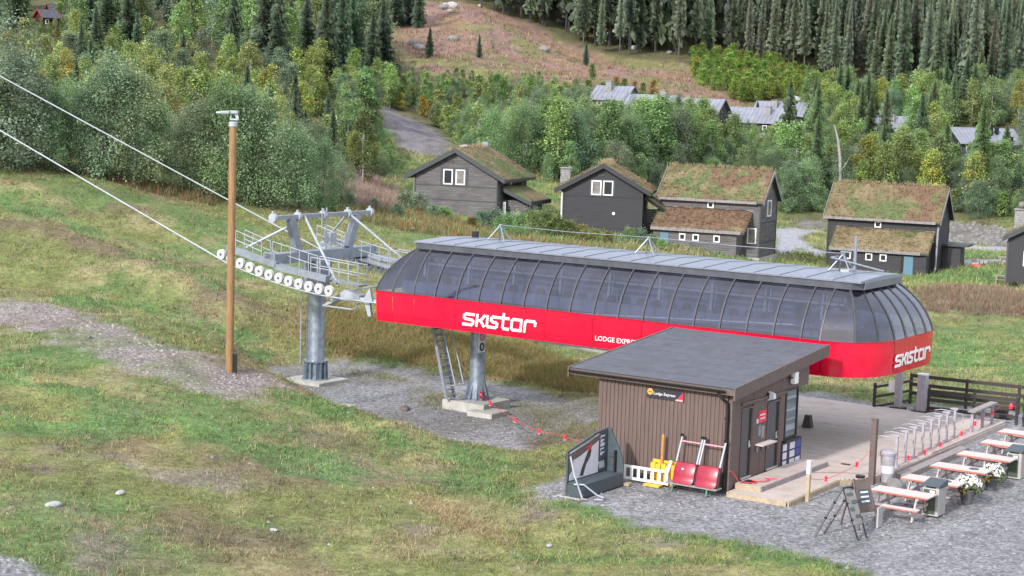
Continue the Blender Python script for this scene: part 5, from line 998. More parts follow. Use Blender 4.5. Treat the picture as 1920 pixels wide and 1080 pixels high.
    if tg and tuft:
        Vs, Fs_, Cs = [], [], []; k0 = 0
        for (LL, GG, ZZ, cols) in tg:
            n_ = tuft // 2; u = (LL.min() + (LL.max() - LL.min()) * rng.random(n_)); gi = rng.integers(0, GG.shape[1], n_); li = np.clip(np.round((u - LL.min()) / (LL.max() - LL.min()) * (LL.shape[0] - 1)).astype(int), 0, LL.shape[0] - 1)
            pp = mp(GG[li, gi], LL[li, gi], ZZ[li, gi] - .03); cc = cols.reshape(LL.shape + (3,))[li, gi] * 1.1
            near_r = np.abs(GG[li, gi] - gw / 2) < .5; cc = np.where(near_r[:, None], np.array([.36,.29,.17]), cc)
            V, t_, c_ = blades(pp, np.where(near_r, .32, .17), cc, .09, 5, .05); Vs.append(V); Fs_.append(t_ + k0); Cs.append(c_); k0 += len(V)
        me = np_mesh('turf_grass', np.concatenate(Vs), np.concatenate(Fs_), np.concatenate(Cs)); me.materials.append(M_['tuft']); o = bpy.data.objects.new('turf_grass', me); COL.objects.link(o); o.parent = T; o['kind'] = 'stuff'
    return T
def window(T, axis, c, z, w_, h, out, mull=True, fw=.1, pm='pane', th=None):
    """axis 'x': window on a wall facing -y at y=out; 'y': on a wall facing +x at x=out"""
    def bx(mb, u0, u1, z0, z1, d0, d1):
        if axis == 'x': mb.box(u0, u1, out - d1, out - d0, z0, z1)
        else: mb.box(out + d0, out + d1, u0, u1, z0, z1)
    mb = MB(); bx(mb, c - w_/2, c - w_/2 + fw, z, z + h, .0, .07); bx(mb, c + w_/2 - fw, c + w_/2, z, z + h, .0, .07); bx(mb, c - w_/2 + fw, c + w_/2 - fw, z, z + fw, .0, .068); bx(mb, c - w_/2 + fw, c + w_/2 - fw, z + h - fw, z + h, .0, .068)
    f = mb.build('window', M_['winwhite'], T); mb = MB(); bx(mb, c - w_/2 + fw, c + w_/2 - fw, z + fw, z + h - fw, .005, .03); mb.build('pane', M_[pm], f)
def leanto(T, x0, x1, dpt, zhi, zlo, seed, bias, rx0, rx1, wood='housewood', base=1.2, zbase=None):
    mb = MB(); z = -base
    while z < zlo - .3:
        z1 = min(z + .178, zlo - .3); pr = random.uniform(0, .014); mb.box(x0, x1, -dpt + .3 - pr, -dpt + .4, z, z1); z += .19
    mb.build('annex_wall', M_[wood], T); sl = (zhi - zlo) / dpt
    for x in (x0, x1 - .1): MB().prism([(x, -.04, -base), (x, -dpt + .402, -base), (x, -dpt + .402, zlo - .3 + .1 * sl), (x, -.04, zhi - .3)], (.1, 0, 0)).build('annex_wall', M_[wood], T)
    mp = lambda g, l, z: np.stack([l + 0 * z, g + 0 * z, z], -1)
    V, Fq_, Cc, info = quadslope(mp, rx0, rx1, -dpt, -.03, zlo - .15, zhi - .15, seed, bias); me = np_mesh('annex_turf', V, Fq_, Cc, True); me.materials.append(M_['turf']); o = bpy.data.objects.new('annex_turf', me); COL.objects.link(o); o.parent = T
    MB().prism([(rx0, -.02, zhi - .3), (rx0, -dpt + .02, zlo - .3), (rx0, -dpt + .02, zlo - .16), (rx0, -.02, zhi - .16)], (rx1 - rx0, 0, 0)).build('annex_roof_boarding', M_['housetrim'], T)
    mb = MB()
    for k in range(int((rx1 - rx0) / .8)): mb.box(rx0 + k * .8, min(rx0 + k * .8 + .78, rx1), -dpt - .06, -dpt, zlo - .32, zlo - .04 + random.uniform(-.03, .03))
    mb.build('annex_eave_board', M_['houselog'], T); MB().box(rx0, rx1, -.028, -.005, zhi - .02, zhi + .12).build('annex_flashing', M_['houselog'], T)
    LL, GG, ZZ, cols = info; n_ = 700; li = rng.integers(0, LL.shape[0], n_); gi = rng.integers(0, LL.shape[1], n_); V, t_, c_ = blades(mp(GG[li, gi], LL[li, gi], ZZ[li, gi] - .03), np.full(n_, .16), cols.reshape(LL.shape + (3,))[li, gi] * 1.15, .08, 5, .05)
    me = np_mesh('annex_turf_grass', V, t_, c_); me.materials.append(M_['tuft']); o = bpy.data.objects.new('annex_turf_grass', me); COL.objects.link(o); o.parent = T; o['kind'] = 'stuff'
def chimney(T, x, y, z0, z1, s_=.4, cap=True):
    mb = MB(); z = z0; k = 0
    while z < z1 - .05: j = random.uniform(-.03, .03); mb.box(x - s_ + j, x + s_ + j * .5, y - s_ - j, y + s_ - j * .6, z, z + .13); z += .145; k += 1
    c = mb.build('chimney', M_['chim'], T)
    if cap: MB().box(x - s_ - .1, x + s_ + .1, y - s_ - .1, y + s_ + .1, z, z + .07).build('cap_slab', M_['chim'], c)
    return c
fH = Frame(AY(778, 378, 150), R_(18))
H = house('turf_house', 'weathered grey gable house with turf roof farthest left above the station', 'house', fH, 7.4, 7.9, 2.42, 4.42, 'y', .78, .5, 'housewood2', 3, (-.03, .0, -.05), 2.2, belts=(1.46, .27))
MB().box(2.28, 4.78, -.03, -.012, 1.52, 3.05).build('window_surround', M_['housetrim'], H); window(H, 'x', 2.98, 1.62, .86, 1.3, -.03, pm='pane'); window(H, 'x', 4.1, 1.62, .86, 1.3, -.03, pm='panelit')
MB().box(2.75, 3.45, -.04, -.014, 3.5, 3.72).build('gable_vent', M_['housetrim'], H); window(H, 'y', 3.6, 1.35, .35, .6, 7.41)
MB().path([(-.72, -.4, 2.22), (-.2, -.1, 2.0), (-.1, -.08, 1.7), (-.1, -.08, -1.2)], .05, 6).build('downpipe', M_['houselog'], H)
fA = Frame(fH.w((7.45, .55, 0)), R_(18))
mb = MB(); z = -2.2
while z < .45: mb.box(7.45, 9.5, 1.6, 1.7, z, z + .178); mb.box(9.4, 9.5, 1.71, 6.2, z, z + .178); z += .19
mb.build('annex_wall', M_['housewood2'], H)
mp_ = lambda g, l, z: np.stack([g + 0 * z, l + 0 * z, z], -1)
V, Fq_, Cc, info = quadslope(mp_, .9, 6.6, 10.15, 7.45, .30, 1.45, 9, (.1, 0, -.2)); me = np_mesh('annex_turf', V, Fq_, Cc, True); me.materials.append(M_['turf']); o = bpy.data.objects.new('annex_turf', me); COL.objects.link(o); o.parent = H
MB().prism([(10.12, .92, .16), (7.45, .92, 1.3), (7.45, .92, 1.44), (10.12, .92, .29)], (0, 5.66, 0)).build('annex_roof_boarding', M_['housetrim'], H)
MB().box(10.12, 10.2, .9, 6.6, .1, .45).build('annex_eave_board', M_['housetrim'], H); MB().prism([(10.2, .86, .08), (7.45, .86, 1.25), (7.45, .86, 1.6), (10.2, .86, .42)], (0, .06, 0)).build('annex_bargeboard', M_['housetrim'], H)
window(H, 'x', 7.78, -1.6, .22, 1.9, .95, pm='panelit', fw=.05); 
for c in (2.4, 3.6, 4.3): window(H, 'y', c, -.6, .5, .55, 9.5)
for x in (1.2, 1.7, 2.3): rock('roof_stone', ['', 'pale round stone on the left turf roof ridge, near the gable', 'pale stone in the middle on the left turf roof ridge', 'long pale stone on the left turf roof ridge, farthest from the gable'][int(x > 1) + (x > 1.5) + (x > 2)], fH.w((3.7, x, 4.85)), .2, M_['whitestone'], sq=(1, .8, .7))
MB().box(3.45, 3.95, 7.2, 7.6, 4.4, 5.15).build('chimney_cap', M_['zinc'], H)

fH = Frame(AY(1055, 415, 150), R_(8))
H = house('turf_house', 'dark charcoal gable house with straw topped roof and two white windows', 'house', fH, 6.75, 6.5, 2.9, 4.78, 'y', .7, .45, 'housewood', 23, (-.05, .14, -.1), 2.4, belts=(2.25, 1.0, -.35), trim='housewood')
MB().box(2.2, 4.4, -.03, -.012, 2.3, 3.72).build('window_surround', M_['housetrim'], H); window(H, 'x', 2.8, 2.37, .86, 1.26, -.03, pm='panelit'); window(H, 'x', 3.8, 2.37, .86, 1.26, -.03, pm='pane')
MB().box(2.9, 3.5, -.04, -.014, 4.0, 4.15).build('gable_vent', M_['housetrim'], H); MB().lathe((4.35, -.02, .85), [(0, 0), (.13, 0), (.13, .1), (0, .12)], 14, (0, -1, 0)).build('wall_lamp', M_['white'], H)
chimney(H, -.2, 3.0, 2.4, 4.35, .42); MB().path([(-.5, -.35, 2.75), (-.12, -.08, 2.5), (-.12, -.08, .2)], .08, 6).build('downpipe', M_['print'], H)
mb = MB(); z = -2.0
while z < 1.2: mb.box(6.8, 8.0, 2.2, 2.3, z, z + .178); mb.box(7.9, 8.0, 2.31, 5.5, z, z + .178); z += .19
mb.build('annex_wall', M_['housewood'], H); MB().prism([(8.6, 1.8, 1.0), (6.8, 1.8, 2.05), (6.8, 1.8, 2.3), (8.6, 1.8, 1.25)], (0, 4.2, 0)).build('annex_roof', M_['housetrim'], H)
V, Fq_, Cc, info = quadslope(mp_, 1.85, 6.0, 8.6, 6.8, 1.26, 2.31, 19, (.1, .05, -.2), .16); me = np_mesh('annex_turf', V, Fq_, Cc, True); me.materials.append(M_['turf']); o = bpy.data.objects.new('annex_turf', me); COL.objects.link(o); o.parent = H

fq = Frame((0, 0, 0), R_(24)); fH = Frame(AY(1422, 477, 148) - fq.u * 8.9, R_(24))
H = house('turf_house', 'dark two storey house with greenish turf roof and a red brown turfed annex', 'house', fH, 8.9, 5.0, 4.55, 6.72, 'x', .35, .4, 'housewood2', 33, (.1, .0, -.03), 1.5, tuft=1600)
leanto(H, .1, 7.5, 2.3, 3.55, 2.05, 41, (-.1, -.05, .12), -.05, 8.25, 'housewood2')
window(H, 'x', 4.5, 3.7, .56, .52, -.02); window(H, 'x', 8.25, .85, .8, 1.35, -.02, pm='panelit')
for c in (2.75, 3.95, 5.8): window(H, 'x', c, .95, .56, .58, -2.03)
MB().box(.75, 1.5, -2.04, -2.015, -.4, 1.5).build('door', M_['bluedoor'], H); window(H, 'y', 2.5, 3.1, 1.2, 1.4, 8.92, pm='panelit'); MB().box(8.0, 9.0, -.1, 5.1, -1.6, -.32).build('foundation', M_['conc'], H)
for z in (.9, 2.6): MB().box(8.915, 8.935, .05, 4.95, z, z + .08).build('belt_board', M_['housetrim'], H)
fH = Frame(AY(1752, 512, 152) - fq.u * 9.6, R_(24))
H = house('turf_house', 'black brown house with patchy turf roof and straw covered annex at right', 'house', fH, 9.6, 5.6, 4.6, 7.05, 'x', .4, .4, 'housewood', 53, (.0, .02, .02), 2.0, tuft=1600)
leanto(H, .9, 9.2, 2.3, 3.5, 1.95, 61, (-.2, .22, -.2), .75, 9.45)
window(H, 'x', 4.45, 3.66, .58, .54, -.02)
for c in (2.35, 4.25, 5.5): window(H, 'x', c, .9, .6, .62, -2.03)
MB().box(7.3, 8.1, -2.05, -2.012, -.35, 1.45).build('door', M_['bluedoor'], H); MB().box(7.05, 7.25, -2.06, -2.015, -.35, 1.5).build('door_jamb', M_['black'], H); MB().box(6.8, 8.7, -3.4, -2.2, -.55, -.38).build('door_slab', M_['conc'], H)
MB().path([(9.8, -.35, 4.0), (9.75, -.3, 3.5), (9.7, -.25, .3)], .08, 6).build('downpipe', M_['greypost'], H)
MB().box(9.65, 11.2, 3.0, 5.2, -1.5, 2.2).build('side_shed', M_['housewood'], H); MB().box(9.6, 11.9, 2.7, 5.4, 2.2, 2.4).build('side_shed_roof', M_['housetrim'], H)
for k, (x, y) in enumerate(((6.2, -3.2), (8.9, -3.1), (8.7, -2.9), (9.3, -2.7))): rock('boulder', ['pale stone left of the door slab of the rightmost turf house', 'pale stone right of the blue door slab', 'small stone stacked by the blue door', 'grey stone at the corner of the dark right house'][k], fH.w((x, y, -.35)), .32, M_['whitestone'])
UV = thing('utility_vehicle', 'small red garden vehicle with pale load parked behind the right house', 'vehicle', Frame(fH.w((12.3, 5.5, .05)), R_(10)), (0, 0, 0)); UV.scale = (.62, .62, .62)
MB().hexa([(-.9, -.5, .3), (.9, -.5, .3), (.9, .5, .3), (-.9, .5, .3)], [(-.8, -.45, .8), (.5, -.45, .75), (.5, .45, .75), (-.8, .45, .8)]).build('body', M_['redplastic'], UV); MB().box(-.7, .1, -.4, .4, .82, 1.5).build('load', M_['whitestone'], UV)
for x in (-.6, .6):
    for y in (-.55, .45): MB().lathe((x, y, .28), [(.1, 0), (.28, 0), (.28, .14), (.1, .14)], 16, (0, 1, 0)).build('wheel', M_['black'], UV)
fH = Frame(AY(1886, 537, 138), R_(22))
H = house('turf_house', 'dark gable house with stone chimney cut by the right edge', 'house', fH, 7.5, 7.0, 3.9, 6.0, 'y', .4, .45, 'housewood', 73, (.05, .1, -.1), 1.2)
chimney(H, .55, 3.2, 3.2, 6.0, .5); rock('roof_stone', 'grey stone on top of the right chimney', fH.w((.55, 3.2, 6.35)), .4, M_['stone']); window(H, 'x', 1.6, 1.7, .8, 1.2, -.03); MB().box(-.13, -.06, -.05, 6.9, -1, 3.6).build('side_cladding', M_['clad2'], H)

# ------------------------------------------------------------------ zinc roofed cabins in the trees, red cabin on the hill
CAB = []
for (px, py, Yd, L_, yw, lab, ch) in ((1108, 206, 274, 5.6, 24, 'pale roofed cabin at the left end of the cabin row', 2.2), (1168, 224, 264, 7.2, 24, 'second pale roofed cabin from the left, with a stone chimney', 5.6), (1262, 232, 259, 6.6, 24, 'third pale roofed cabin from the left, with dark gable showing', 1.6),
        (1354, 250, 252, 8.4, 24, 'pale roofed cabin in front of another with its wall showing', 6.2), (1410, 236, 268, 7.6, 24, 'pale roofed cabin half hidden behind the front one', 3), (1594, 264, 258, 7.8, 24, 'pale roofed cabin mostly hidden behind dark spruces', 5.6), (1800, 292, 240, 9.2, -14, 'pale roofed cabin at the right with two dark chimneys', 5.2)):
    Y2 = G(px + 30, py)[1] - 1.5; L_ *= Y2 / Yd; ch *= Y2 / Yd; fC = Frame(AY(px, py, Y2), R_(yw)); H = house('cabin', lab, 'cabin', fC, L_, 6.0 * Y2 / Yd, 1.9 * Y2 / Yd, 3.75 * Y2 / Yd, 'x', .5, .4, 'housewood', 80, base=4, roof='zinc', tuft=0)
    if 'two dark' in lab:
        for x in (ch, ch + .9): MB().box(x, x + .45, 1.6, 2.1, 2.5, 4.1).build('chimney', M_['black'], H)
        for x in (6.6, 7.6): MB().box(x, x + .4, -.5, .1, 1.6, 2.9).build('roof_pipe', M_['black'], H)
    else: chimney(H, ch, 1.7, 2.2, 4.1, .42)
    window(H, 'x', 1.2, .7, .7, .7, -.02); window(H, 'x', L_ - 2.2, .7, .7, .7, -.02)
    MB().box(.6, L_ - .6, -.06, -.02, -.4, .25).build('pale_board', M_['winwhite'] if px == 1354 else M_['greyplank'], H)
fC = Frame(AY(66, 56, 222), R_(42))
H = house('red_cabin', 'small dark red cabin with bright red bargeboards high in the left forest', 'cabin', fC, 1.7, 2.3, 1.75, 2.5, 'y', .35, .3, 'falu', 90, base=3, roof='felt', trim='falu', tuft=0); window(H, 'y', .6, .75, .5, .62, 1.71); window(H, 'y', 1.7, .75, .5, .62, 1.71)
fC = Frame(AY(87, 36, 232), R_(50))
H = house('red_cabin', 'red gabled upper cabin roof just behind the small red cabin', 'cabin', fC, 1.0, 1.3, 1.35, 1.95, 'y', .25, .2, 'falu', 91, base=5, roof='felt', trim='falu', tuft=0)
# rocks and boulders on the slopes
for px, py, r, lab, m_ in ((830, 16, .9, 'grey boulder at the left of the pale group on the heath', 'stone'), (848, 13, 1.1, 'large pale boulder at the right of the group on the heath', 'whitestone'), (835, 11, .7, 'white boulder at the back of the group on the heath', 'whitestone'), (843, 22, .55, 'low pale boulder in front of the heath group', 'whitestone'), (900, 12, .5, 'pale boulder alone right of the heath group', 'whitestone'),
      (992, 27, .8, 'pale flat boulder at the foot of the spruce trunks', 'whitestone'), (1048, 40, .6, 'left one of the small pale stones under the spruces', 'whitestone'), (1060, 43, .6, 'right one of the small pale stones under the spruces', 'whitestone'), (1188, 92, .85, 'pale rounded boulder below the spruce forest edge', 'whitestone'), (1020, 95, 1.0, 'grey boulder in the middle of the pink heath', 'stone'),
      (775, 85, 1.1, 'grey boulder on the left heath, lower of two', 'stone'), (785, 92, .9, 'grey boulder partly hidden by heath at left', 'stone'), (850, 75, .9, 'grey boulder amid the pink heath at left', 'stone'), (1255, 100, .7, 'small grey boulder right of the pale rounded boulder', 'stone'), (1490, 190, 1.0, 'pale rock on the bare patch above the cabins', 'whitestone')):
    rock('boulder', lab, G(px, py) + (0, 0, r * .2), r, M_[m_], sq=(1.2, .9, .7))
for px, py, r, lab in ((805, 388, .55, 'grey rock at the left foot of the weathered gable house'), (822, 384, .7, 'large grey rock below the weathered gable wall'), (855, 398, .45, 'small rock in front of the weathered gable house'), (880, 400, .5, 'rock under the right side of the weathered gable house'), (893, 396, .5, 'pale slanting rock by the weathered house corner'), (775, 433, .18, 'pale flat stone at the grass edge left of the station roof')):
    rock('boulder', lab, G(px, py) + (0, 0, .15), r, M_['stone'])
# far picnic tables and stone heap by the right houses
for i, (px, py, lab) in enumerate(((1870, 497, 'farther grey picnic table on the lawn beside the edge house'), (1862, 533, 'nearer grey picnic table on the lawn beside the edge house'))):
    o = copy_to(p0_, G(px, py) + (0, 0, .05), R_(-22), lab); o['group'] = 'grey picnic tables by the far houses'
    for c in o.children:
        if c.name.startswith(('top', 'seat')): c.data = c.data.copy(); c.data.materials[0] = M_['greyplank']
rV, rF, k0 = [], [], 0
for k in range(150):
    px, py = random.uniform(1765, 1935), random.uniform(418, 460)
    if py < 412 + (px - 1770) * .1: continue
    g = G(px, py); rr = random.uniform(.15, .42); ico = rock('stone', None, g, rr, M_['stone'], sub=1); me = ico.data
    V = np.array([tuple(v.co) for v in me.vertices]) + g; rV.append(V); rF += [tuple(i_ + k0 for i_ in p.vertices) for p in me.polygons]; k0 += len(V); bpy.data.objects.remove(ico); bpy.data.meshes.remove(me)
me = np_mesh('rubble_stones', np.concatenate(rV), np.array(rF)); me.materials.append(M_['stone']); o = bpy.data.objects.new('rubble_stones', me); COL.objects.link(o); o['kind'] = 'stuff'

# ------------------------------------------------------------------ vegetation: tree kinds (meshes shared between trees)
def leaf_quads(c, out, s, up=.6):
    n_ = len(c); nv = rng.normal(size=(n_, 3)) * .5 + out * .7 + np.array([0, 0, up]); nv /= np.linalg.norm(nv, axis=1)[:, None]
    t = rng.normal(size=(n_, 3)); t -= nv * (t * nv).sum(1)[:, None]; t /= np.linalg.norm(t, axis=1)[:, None]; b = np.cross(nv, t)
    sz = s * (.6 + .8 * rng.random((n_, 1))); V = np.stack([c + t * sz, c + b * sz * .62, c - t * sz, c - b * sz * .62], 1).reshape(-1, 3)
    return V, np.arange(4 * n_).reshape(-1, 4)
def crown(name, h, wd, z0, nclump, per, s, cr, shape='egg', stems=1, var=.3, twoc=None, m_='leaf'):
    """crown of leaf clumps on limbs; unit colour around 1, multiplied by each tree's own colour"""
    cs = []
    for k in range(nclump):
        u = rng.random() ** .8
        if shape == 'egg': zz = z0 + (h - z0) * u; r = wd / 2 * (math.sin(math.pi * min(1, (u * .86 + .12)) ** .85)) 
        elif shape == 'col': zz = z0 + (h - z0) * u; r = wd / 2 * (1 - u) ** .6 * min(1, .45 + u * 3)
        else: zz = z0 + (h - z0) * u; r = wd / 2 * math.sqrt(max(0, 1 - (u * .98) ** 2.2)) * (.75 + .25 * min(1, u * 4))
        a = rng.random() * 2 * np.pi; q = r * math.sqrt(rng.random() * .65 + .3) * (.82 + .36 * vn(np.array([a * 1.3 + k * 0 + nclump]), np.array([zz * .6]))[0])
        cs.append((q * math.cos(a), q * math.sin(a), zz))
    if shape == 'dome':
        for k in range(16):
            c = cs[rng.integers(len(cs))]
            if c[2] > h * .55: cs += [(c[0] * 1.02, c[1] * 1.02, c[2] + .09 * h * j) for j in (1, 1.7)]
    cs = np.array(cs); nclump = len(cs); ax = np.c_[cs[:, :2] * .25, z0 + (cs[:, 2] - z0) * .55]
    C = np.repeat(cs, per, 0) + rng.normal(size=(nclump * per, 3)) * cr * np.array([1, 1, .8]); out = C - np.repeat(ax, per, 0); out /= np.linalg.norm(out, axis=1)[:, None] + 1e-6
    C = C[C[:, 2] > .05]; out = out[:len(C)]; V, Q = leaf_quads(C, out, s)
    cc = np.repeat(1 + var * rng.normal(size=(nclump, 1)), per, 0)[:len(C)] * (1 + .22 * rng.normal(size=(len(C), 1))); col = np.clip(np.repeat(cc, 3, 1), .35, 1.9)
    if twoc is not None:
        pick = np.repeat(rng.random(nclump) < .3, per)[:len(C)]; col[pick] *= np.array(twoc)
    me = np_mesh(name, V, Q, np.repeat(col, 4, 0)); me.materials.append(M_[m_])
    mb = MB()
    for st in range(stems):
        a = st * 2.4; lean = .0 if stems == 1 else .12 * wd; top = np.array([lean * math.cos(a), lean * math.sin(a), h * .86])
        P_ = [np.array([.06 * st, 0, -.4]), top * np.array([.35, .35, .33]) + (rng.normal() * .05, 0, 0), top * np.array([.7, .7, .66]) + (0, rng.normal() * .08, 0), top]
        r0 = .018 * h / stems ** .5; mb.path(P_, [r0, r0 * .75, r0 * .45, r0 * .12], 6)
        for k in range(6):
            c = cs[rng.integers(nclump)]; f = min(.8, max(.2, (c[2] - .8) / h)); b = P_[1] + (P_[3] - P_[1]) * f; mb.path([b * np.array([1, 1, .86]), (b + c) / 2 + (0, 0, -.1), c], [r0 * .35, r0 * .22, r0 * .08], 5)
    return me, mb
def spruce(name, h, wd, bare, nwh, nbr, m_='needle', seg=5, col_var=.2):
    C, T1, T2, cols = [], [], [], []
    for k in range(nwh):
        u = k / (nwh - 1); z = h * (bare + (1 - bare) * u); L = wd / 2 * ((1 - u) ** .8 * .97 + .03) * (.8 + .35 * rng.random()) * min(1, .55 + u * 4)
        for j in range(nbr):
            a = rng.random() * 2 * np.pi; Lj = L * (.65 + .5 * rng.random()); dr = .35 * (1 - u * .9); sh = 1 + col_var * rng.normal()
            for s_ in range(seg):
                t = (s_ + .6) / seg; c = np.array([math.cos(a) * Lj * t, math.sin(a) * Lj * t, z - dr * Lj * t + .1 * Lj * t * t]); d = np.array([math.cos(a), math.sin(a), -dr]); n_ = np.array([-math.sin(a), math.cos(a), rng.normal() * .45])
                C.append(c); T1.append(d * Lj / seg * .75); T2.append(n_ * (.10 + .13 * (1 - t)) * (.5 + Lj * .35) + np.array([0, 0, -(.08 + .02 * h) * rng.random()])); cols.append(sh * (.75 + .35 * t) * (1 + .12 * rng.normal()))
    C, T1, T2 = np.array(C), np.array(T1), np.array(T2); V = np.stack([C + T1, C + T2, C - T1, C - T2], 1).reshape(-1, 3)
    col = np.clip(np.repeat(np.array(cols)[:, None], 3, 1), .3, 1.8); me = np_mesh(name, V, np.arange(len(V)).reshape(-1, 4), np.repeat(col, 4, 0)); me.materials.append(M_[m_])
    mb = MB(); r0 = .0085 * h + .03; mb.path([(0, 0, -.6), (0, 0, h * .5), (0, 0, h * .99)], [r0, r0 * .65, r0 * .08], 7)
    if bare > .12:
        for k in range(26): a = rng.random() * 6.3; z = h * (.06 + bare * rng.random()); L = .5 + .9 * rng.random(); mb.path([(0, 0, z), (math.cos(a) * L, math.sin(a) * L, z - .25 * L)], [.02, .008], 4)
    return me, mb
def proto(kind, crown_me, trunk_mb, bark):
    T = bpy.data.objects.new(kind, None); tm = trunk_mb
    me = bpy.data.meshes.new('trunk'); me.from_pydata(tm.v, [], tm.f); me.materials.append(M_[bark]); me.polygons.foreach_set('use_smooth', np.ones(len(me.polygons), bool))
    return (kind, crown_me, me)
NTREE = [0]
def cword(c):
    r, g, b = c
    if r > g * 1.15: return 'orange'
    if r > g * .88: return 'yellowing'
    if b > g * .58: return 'grey green'
    return 'bright green' if g > .19 else 'deep green'
PLACES = [((0, 400, 0, 95), 'near the red cabin'), ((400, 1000, 0, 95), 'left of the pink heath'), ((0, 330, 95, 400), 'above the left cables'), ((330, 520, 95, 400), 'above the lamp pole'), ((520, 700, 95, 400), 'above the lift tower'), ((700, 860, 95, 400), 'around the gravel slope'), ((860, 1060, 95, 200), 'below the pink heath'), ((860, 1060, 200, 400), 'behind the weathered house'), ((1060, 1230, 95, 400), 'behind the charcoal house'), ((1230, 1345, 95, 230), 'by the left cabins'), ((1345, 1395, 0, 250), 'above the front cabin'), ((1395, 1445, 0, 250), 'above the rear cabin'), ((1445, 1520, 0, 250), 'right of the cabin row'), ((1230, 1480, 230, 480), 'behind the middle house'), ((1480, 1600, 200, 480), 'around the dead grey trunk'), ((1520, 1700, 0, 200), 'under the forest edge'), ((1600, 1780, 150, 480), 'behind the rightmost house'), ((1700, 2100, 0, 300), 'above the right cabin'), ((1780, 2100, 300, 480), 'beside the edge house')]
SPW = [(1000, 'at the left end of the forest edge'), (1150, 'above the pale rounded boulder'), (1290, 'over the right end of the heath'), (1450, 'over the bright young birches'), (1600, 'in the middle of the forest'), (1760, 'above the hidden cabin'), (2200, 'at the right end of the forest')]
def autolabel(kind, col, sc, pos, wood):
    x, y, f = proj(pos); pl = next((t for (a, b, c, d), t in PLACES if a <= x < b and c <= y < d), 'at the picture edge')
    n_ = {'birch_tree': 'birch', 'young_birch': 'slim young birch', 'young_aspen': 'young aspen', 'rowan_tree': 'rowan', 'aspen_tree': 'aspen', 'willow_tree': 'willow', 'spruce_tree': 'spruce'}.get(kind, kind.replace('_', ' '))
    if wood: pl = next(t for a, t in SPW if x < a); return f"{'tall' if sc > 1.02 else 'lower' if sc < .85 else 'mid height'} spruce {pl}{' in front' if y > -20 + (x - 868) * .17 else ' farther back'}"
    return f"{'tall' if sc > 1.12 else 'small' if sc < .8 else 'mid sized'} {cword(col) if kind != 'spruce_tree' else 'dark'} {n_} {pl}"
def plant(pr, pos, sc, col, label, group, cat='tree', rot=None, wide=1.0, lean=0):
    kind, cme, tme = pr
    if group and ('hillside' in label or 'forest' in label or 'among' in label or 'below the pink heath' in label or 'behind' in label or 'under the spruce' in label or 'belt' in label) and 'left slope' not in label: label = autolabel(kind, col, sc, pos, 'spruces above' in group or 'upper right' in group)
    e = bpy.data.objects.new(kind, None); COL.objects.link(e); e.location = Vector(pos); e.rotation_euler = (lean * rng.normal(), lean * rng.normal(), rng.random() * 6.28 if rot is None else rot); e.scale = (sc * wide, sc * wide, sc)
    tag(e, label, cat, group)
    for nm, me in (('trunk', tme), ('crown', cme)):
        if me is None: continue
        o = bpy.data.objects.new(nm, me); COL.objects.link(o); o.parent = e
        if nm == 'crown': o.color = (*col, 1)
    NTREE[0] += 1; return e
WIL = [proto('willow_tree', *crown('crown', 6.2, 4.9, .2, 150, 84, .072, .36, 'dome', 4, .36), 'bark') for _ in range(4)]
BIR = [proto('birch_tree', *crown('crown', 6.5, 2.9, .7, 95, 60, .095, .31, 'egg', 1, .32), 'birchbark') for _ in range(4)]
BIRA = [proto('rowan_tree', *crown('crown', 6.2, 2.7, .7, 90, 56, .095, .30, 'egg', 1, .3, (1.5, 1.12, .7)), 'birchbark') for _ in range(2)]
ASPT = [proto('aspen_tree', *crown('crown', 6.6, 3.0, .6, 95, 60, .095, .32, 'egg', 1, .34), 'bark') for _ in range(4)]
ASP = [proto('young_birch', *crown('crown', 4.6, 2.0, .25, 60, 40, .11, .27, 'col', 2, .3), 'bark') for _ in range(3)]
YAS = [('young_aspen',) + q[1:] for q in ASP]
SHR = [proto('willow_shrub', *crown('crown', 1.9, 2.2, .05, 60, 42, .07, .22, 'dome', 5, .28), 'bark') for _ in range(3)]
SPF = [proto('spruce_tree', *spruce('crown', 20, 5.0, b_, 54, 12), 'sprucebark') for b_ in (.16, .24, .30, .12)]
SPG = [proto('spruce_tree', *spruce('crown', 9, 3.4, .03, 40, 13), 'sprucebark') for _ in range(3)]
# greens of single trees (albedo)
GW, GB, GY, GO, GD, GS = (.235,.31,.205), (.25,.37,.16), (.37,.43,.15), (.40,.33,.10), (.11,.17,.075), (.085,.12,.078)
def mixc(a, b, t): return tuple(np.array(a) * (1 - t) + np.array(b) * t)
def jit(c, v=.14): return tuple(np.array(c) * (1 + v * rng.normal()) * (1 + .05 * rng.normal(size=3)))
PROT = [(1100, 172, 1342, 203, 999), (1346, 200, 1504, 234, 999), (1638, 222, 1690, 248, 999), (1788, 236, 1912, 276, 999), (58, 4, 112, 60, 999), (760, 268, 1032, 385, 148), (1042, 292, 1222, 425, 148), (1222, 300, 1462, 470, 150), (1544, 335, 1775, 500, 154), (700, 200, 850, 278, 999), (1460, 425, 1545, 480, 999)]
def blocked(g, h, wd, tol=.06):
    x, y, f = proj(g); s_ = FPX / f; x0, x1, y0, y1 = x - wd * s_ * .5, x + wd * s_ * .5, y - h * s_ * .95, y
    for (a, b, c, d, dep) in PROT:
        if g[1] > dep: continue
        ix = max(0, min(x1, c) - max(x0, a)); iy = max(0, min(y1, d) - max(y0, b))
        if ix * iy > tol * (c - a) * (d - b) * .5 and y > b + 4: return True
    return False
def inpoly(P, x, y):
    c = False
    for i in range(len(P)):
        ax, ay = P[i]; bx, by = P[i - 1]
        if (ay > y) != (by > y) and x < (bx - ax) * (y - ay) / (by - ay) + ax: c = not c
    return c
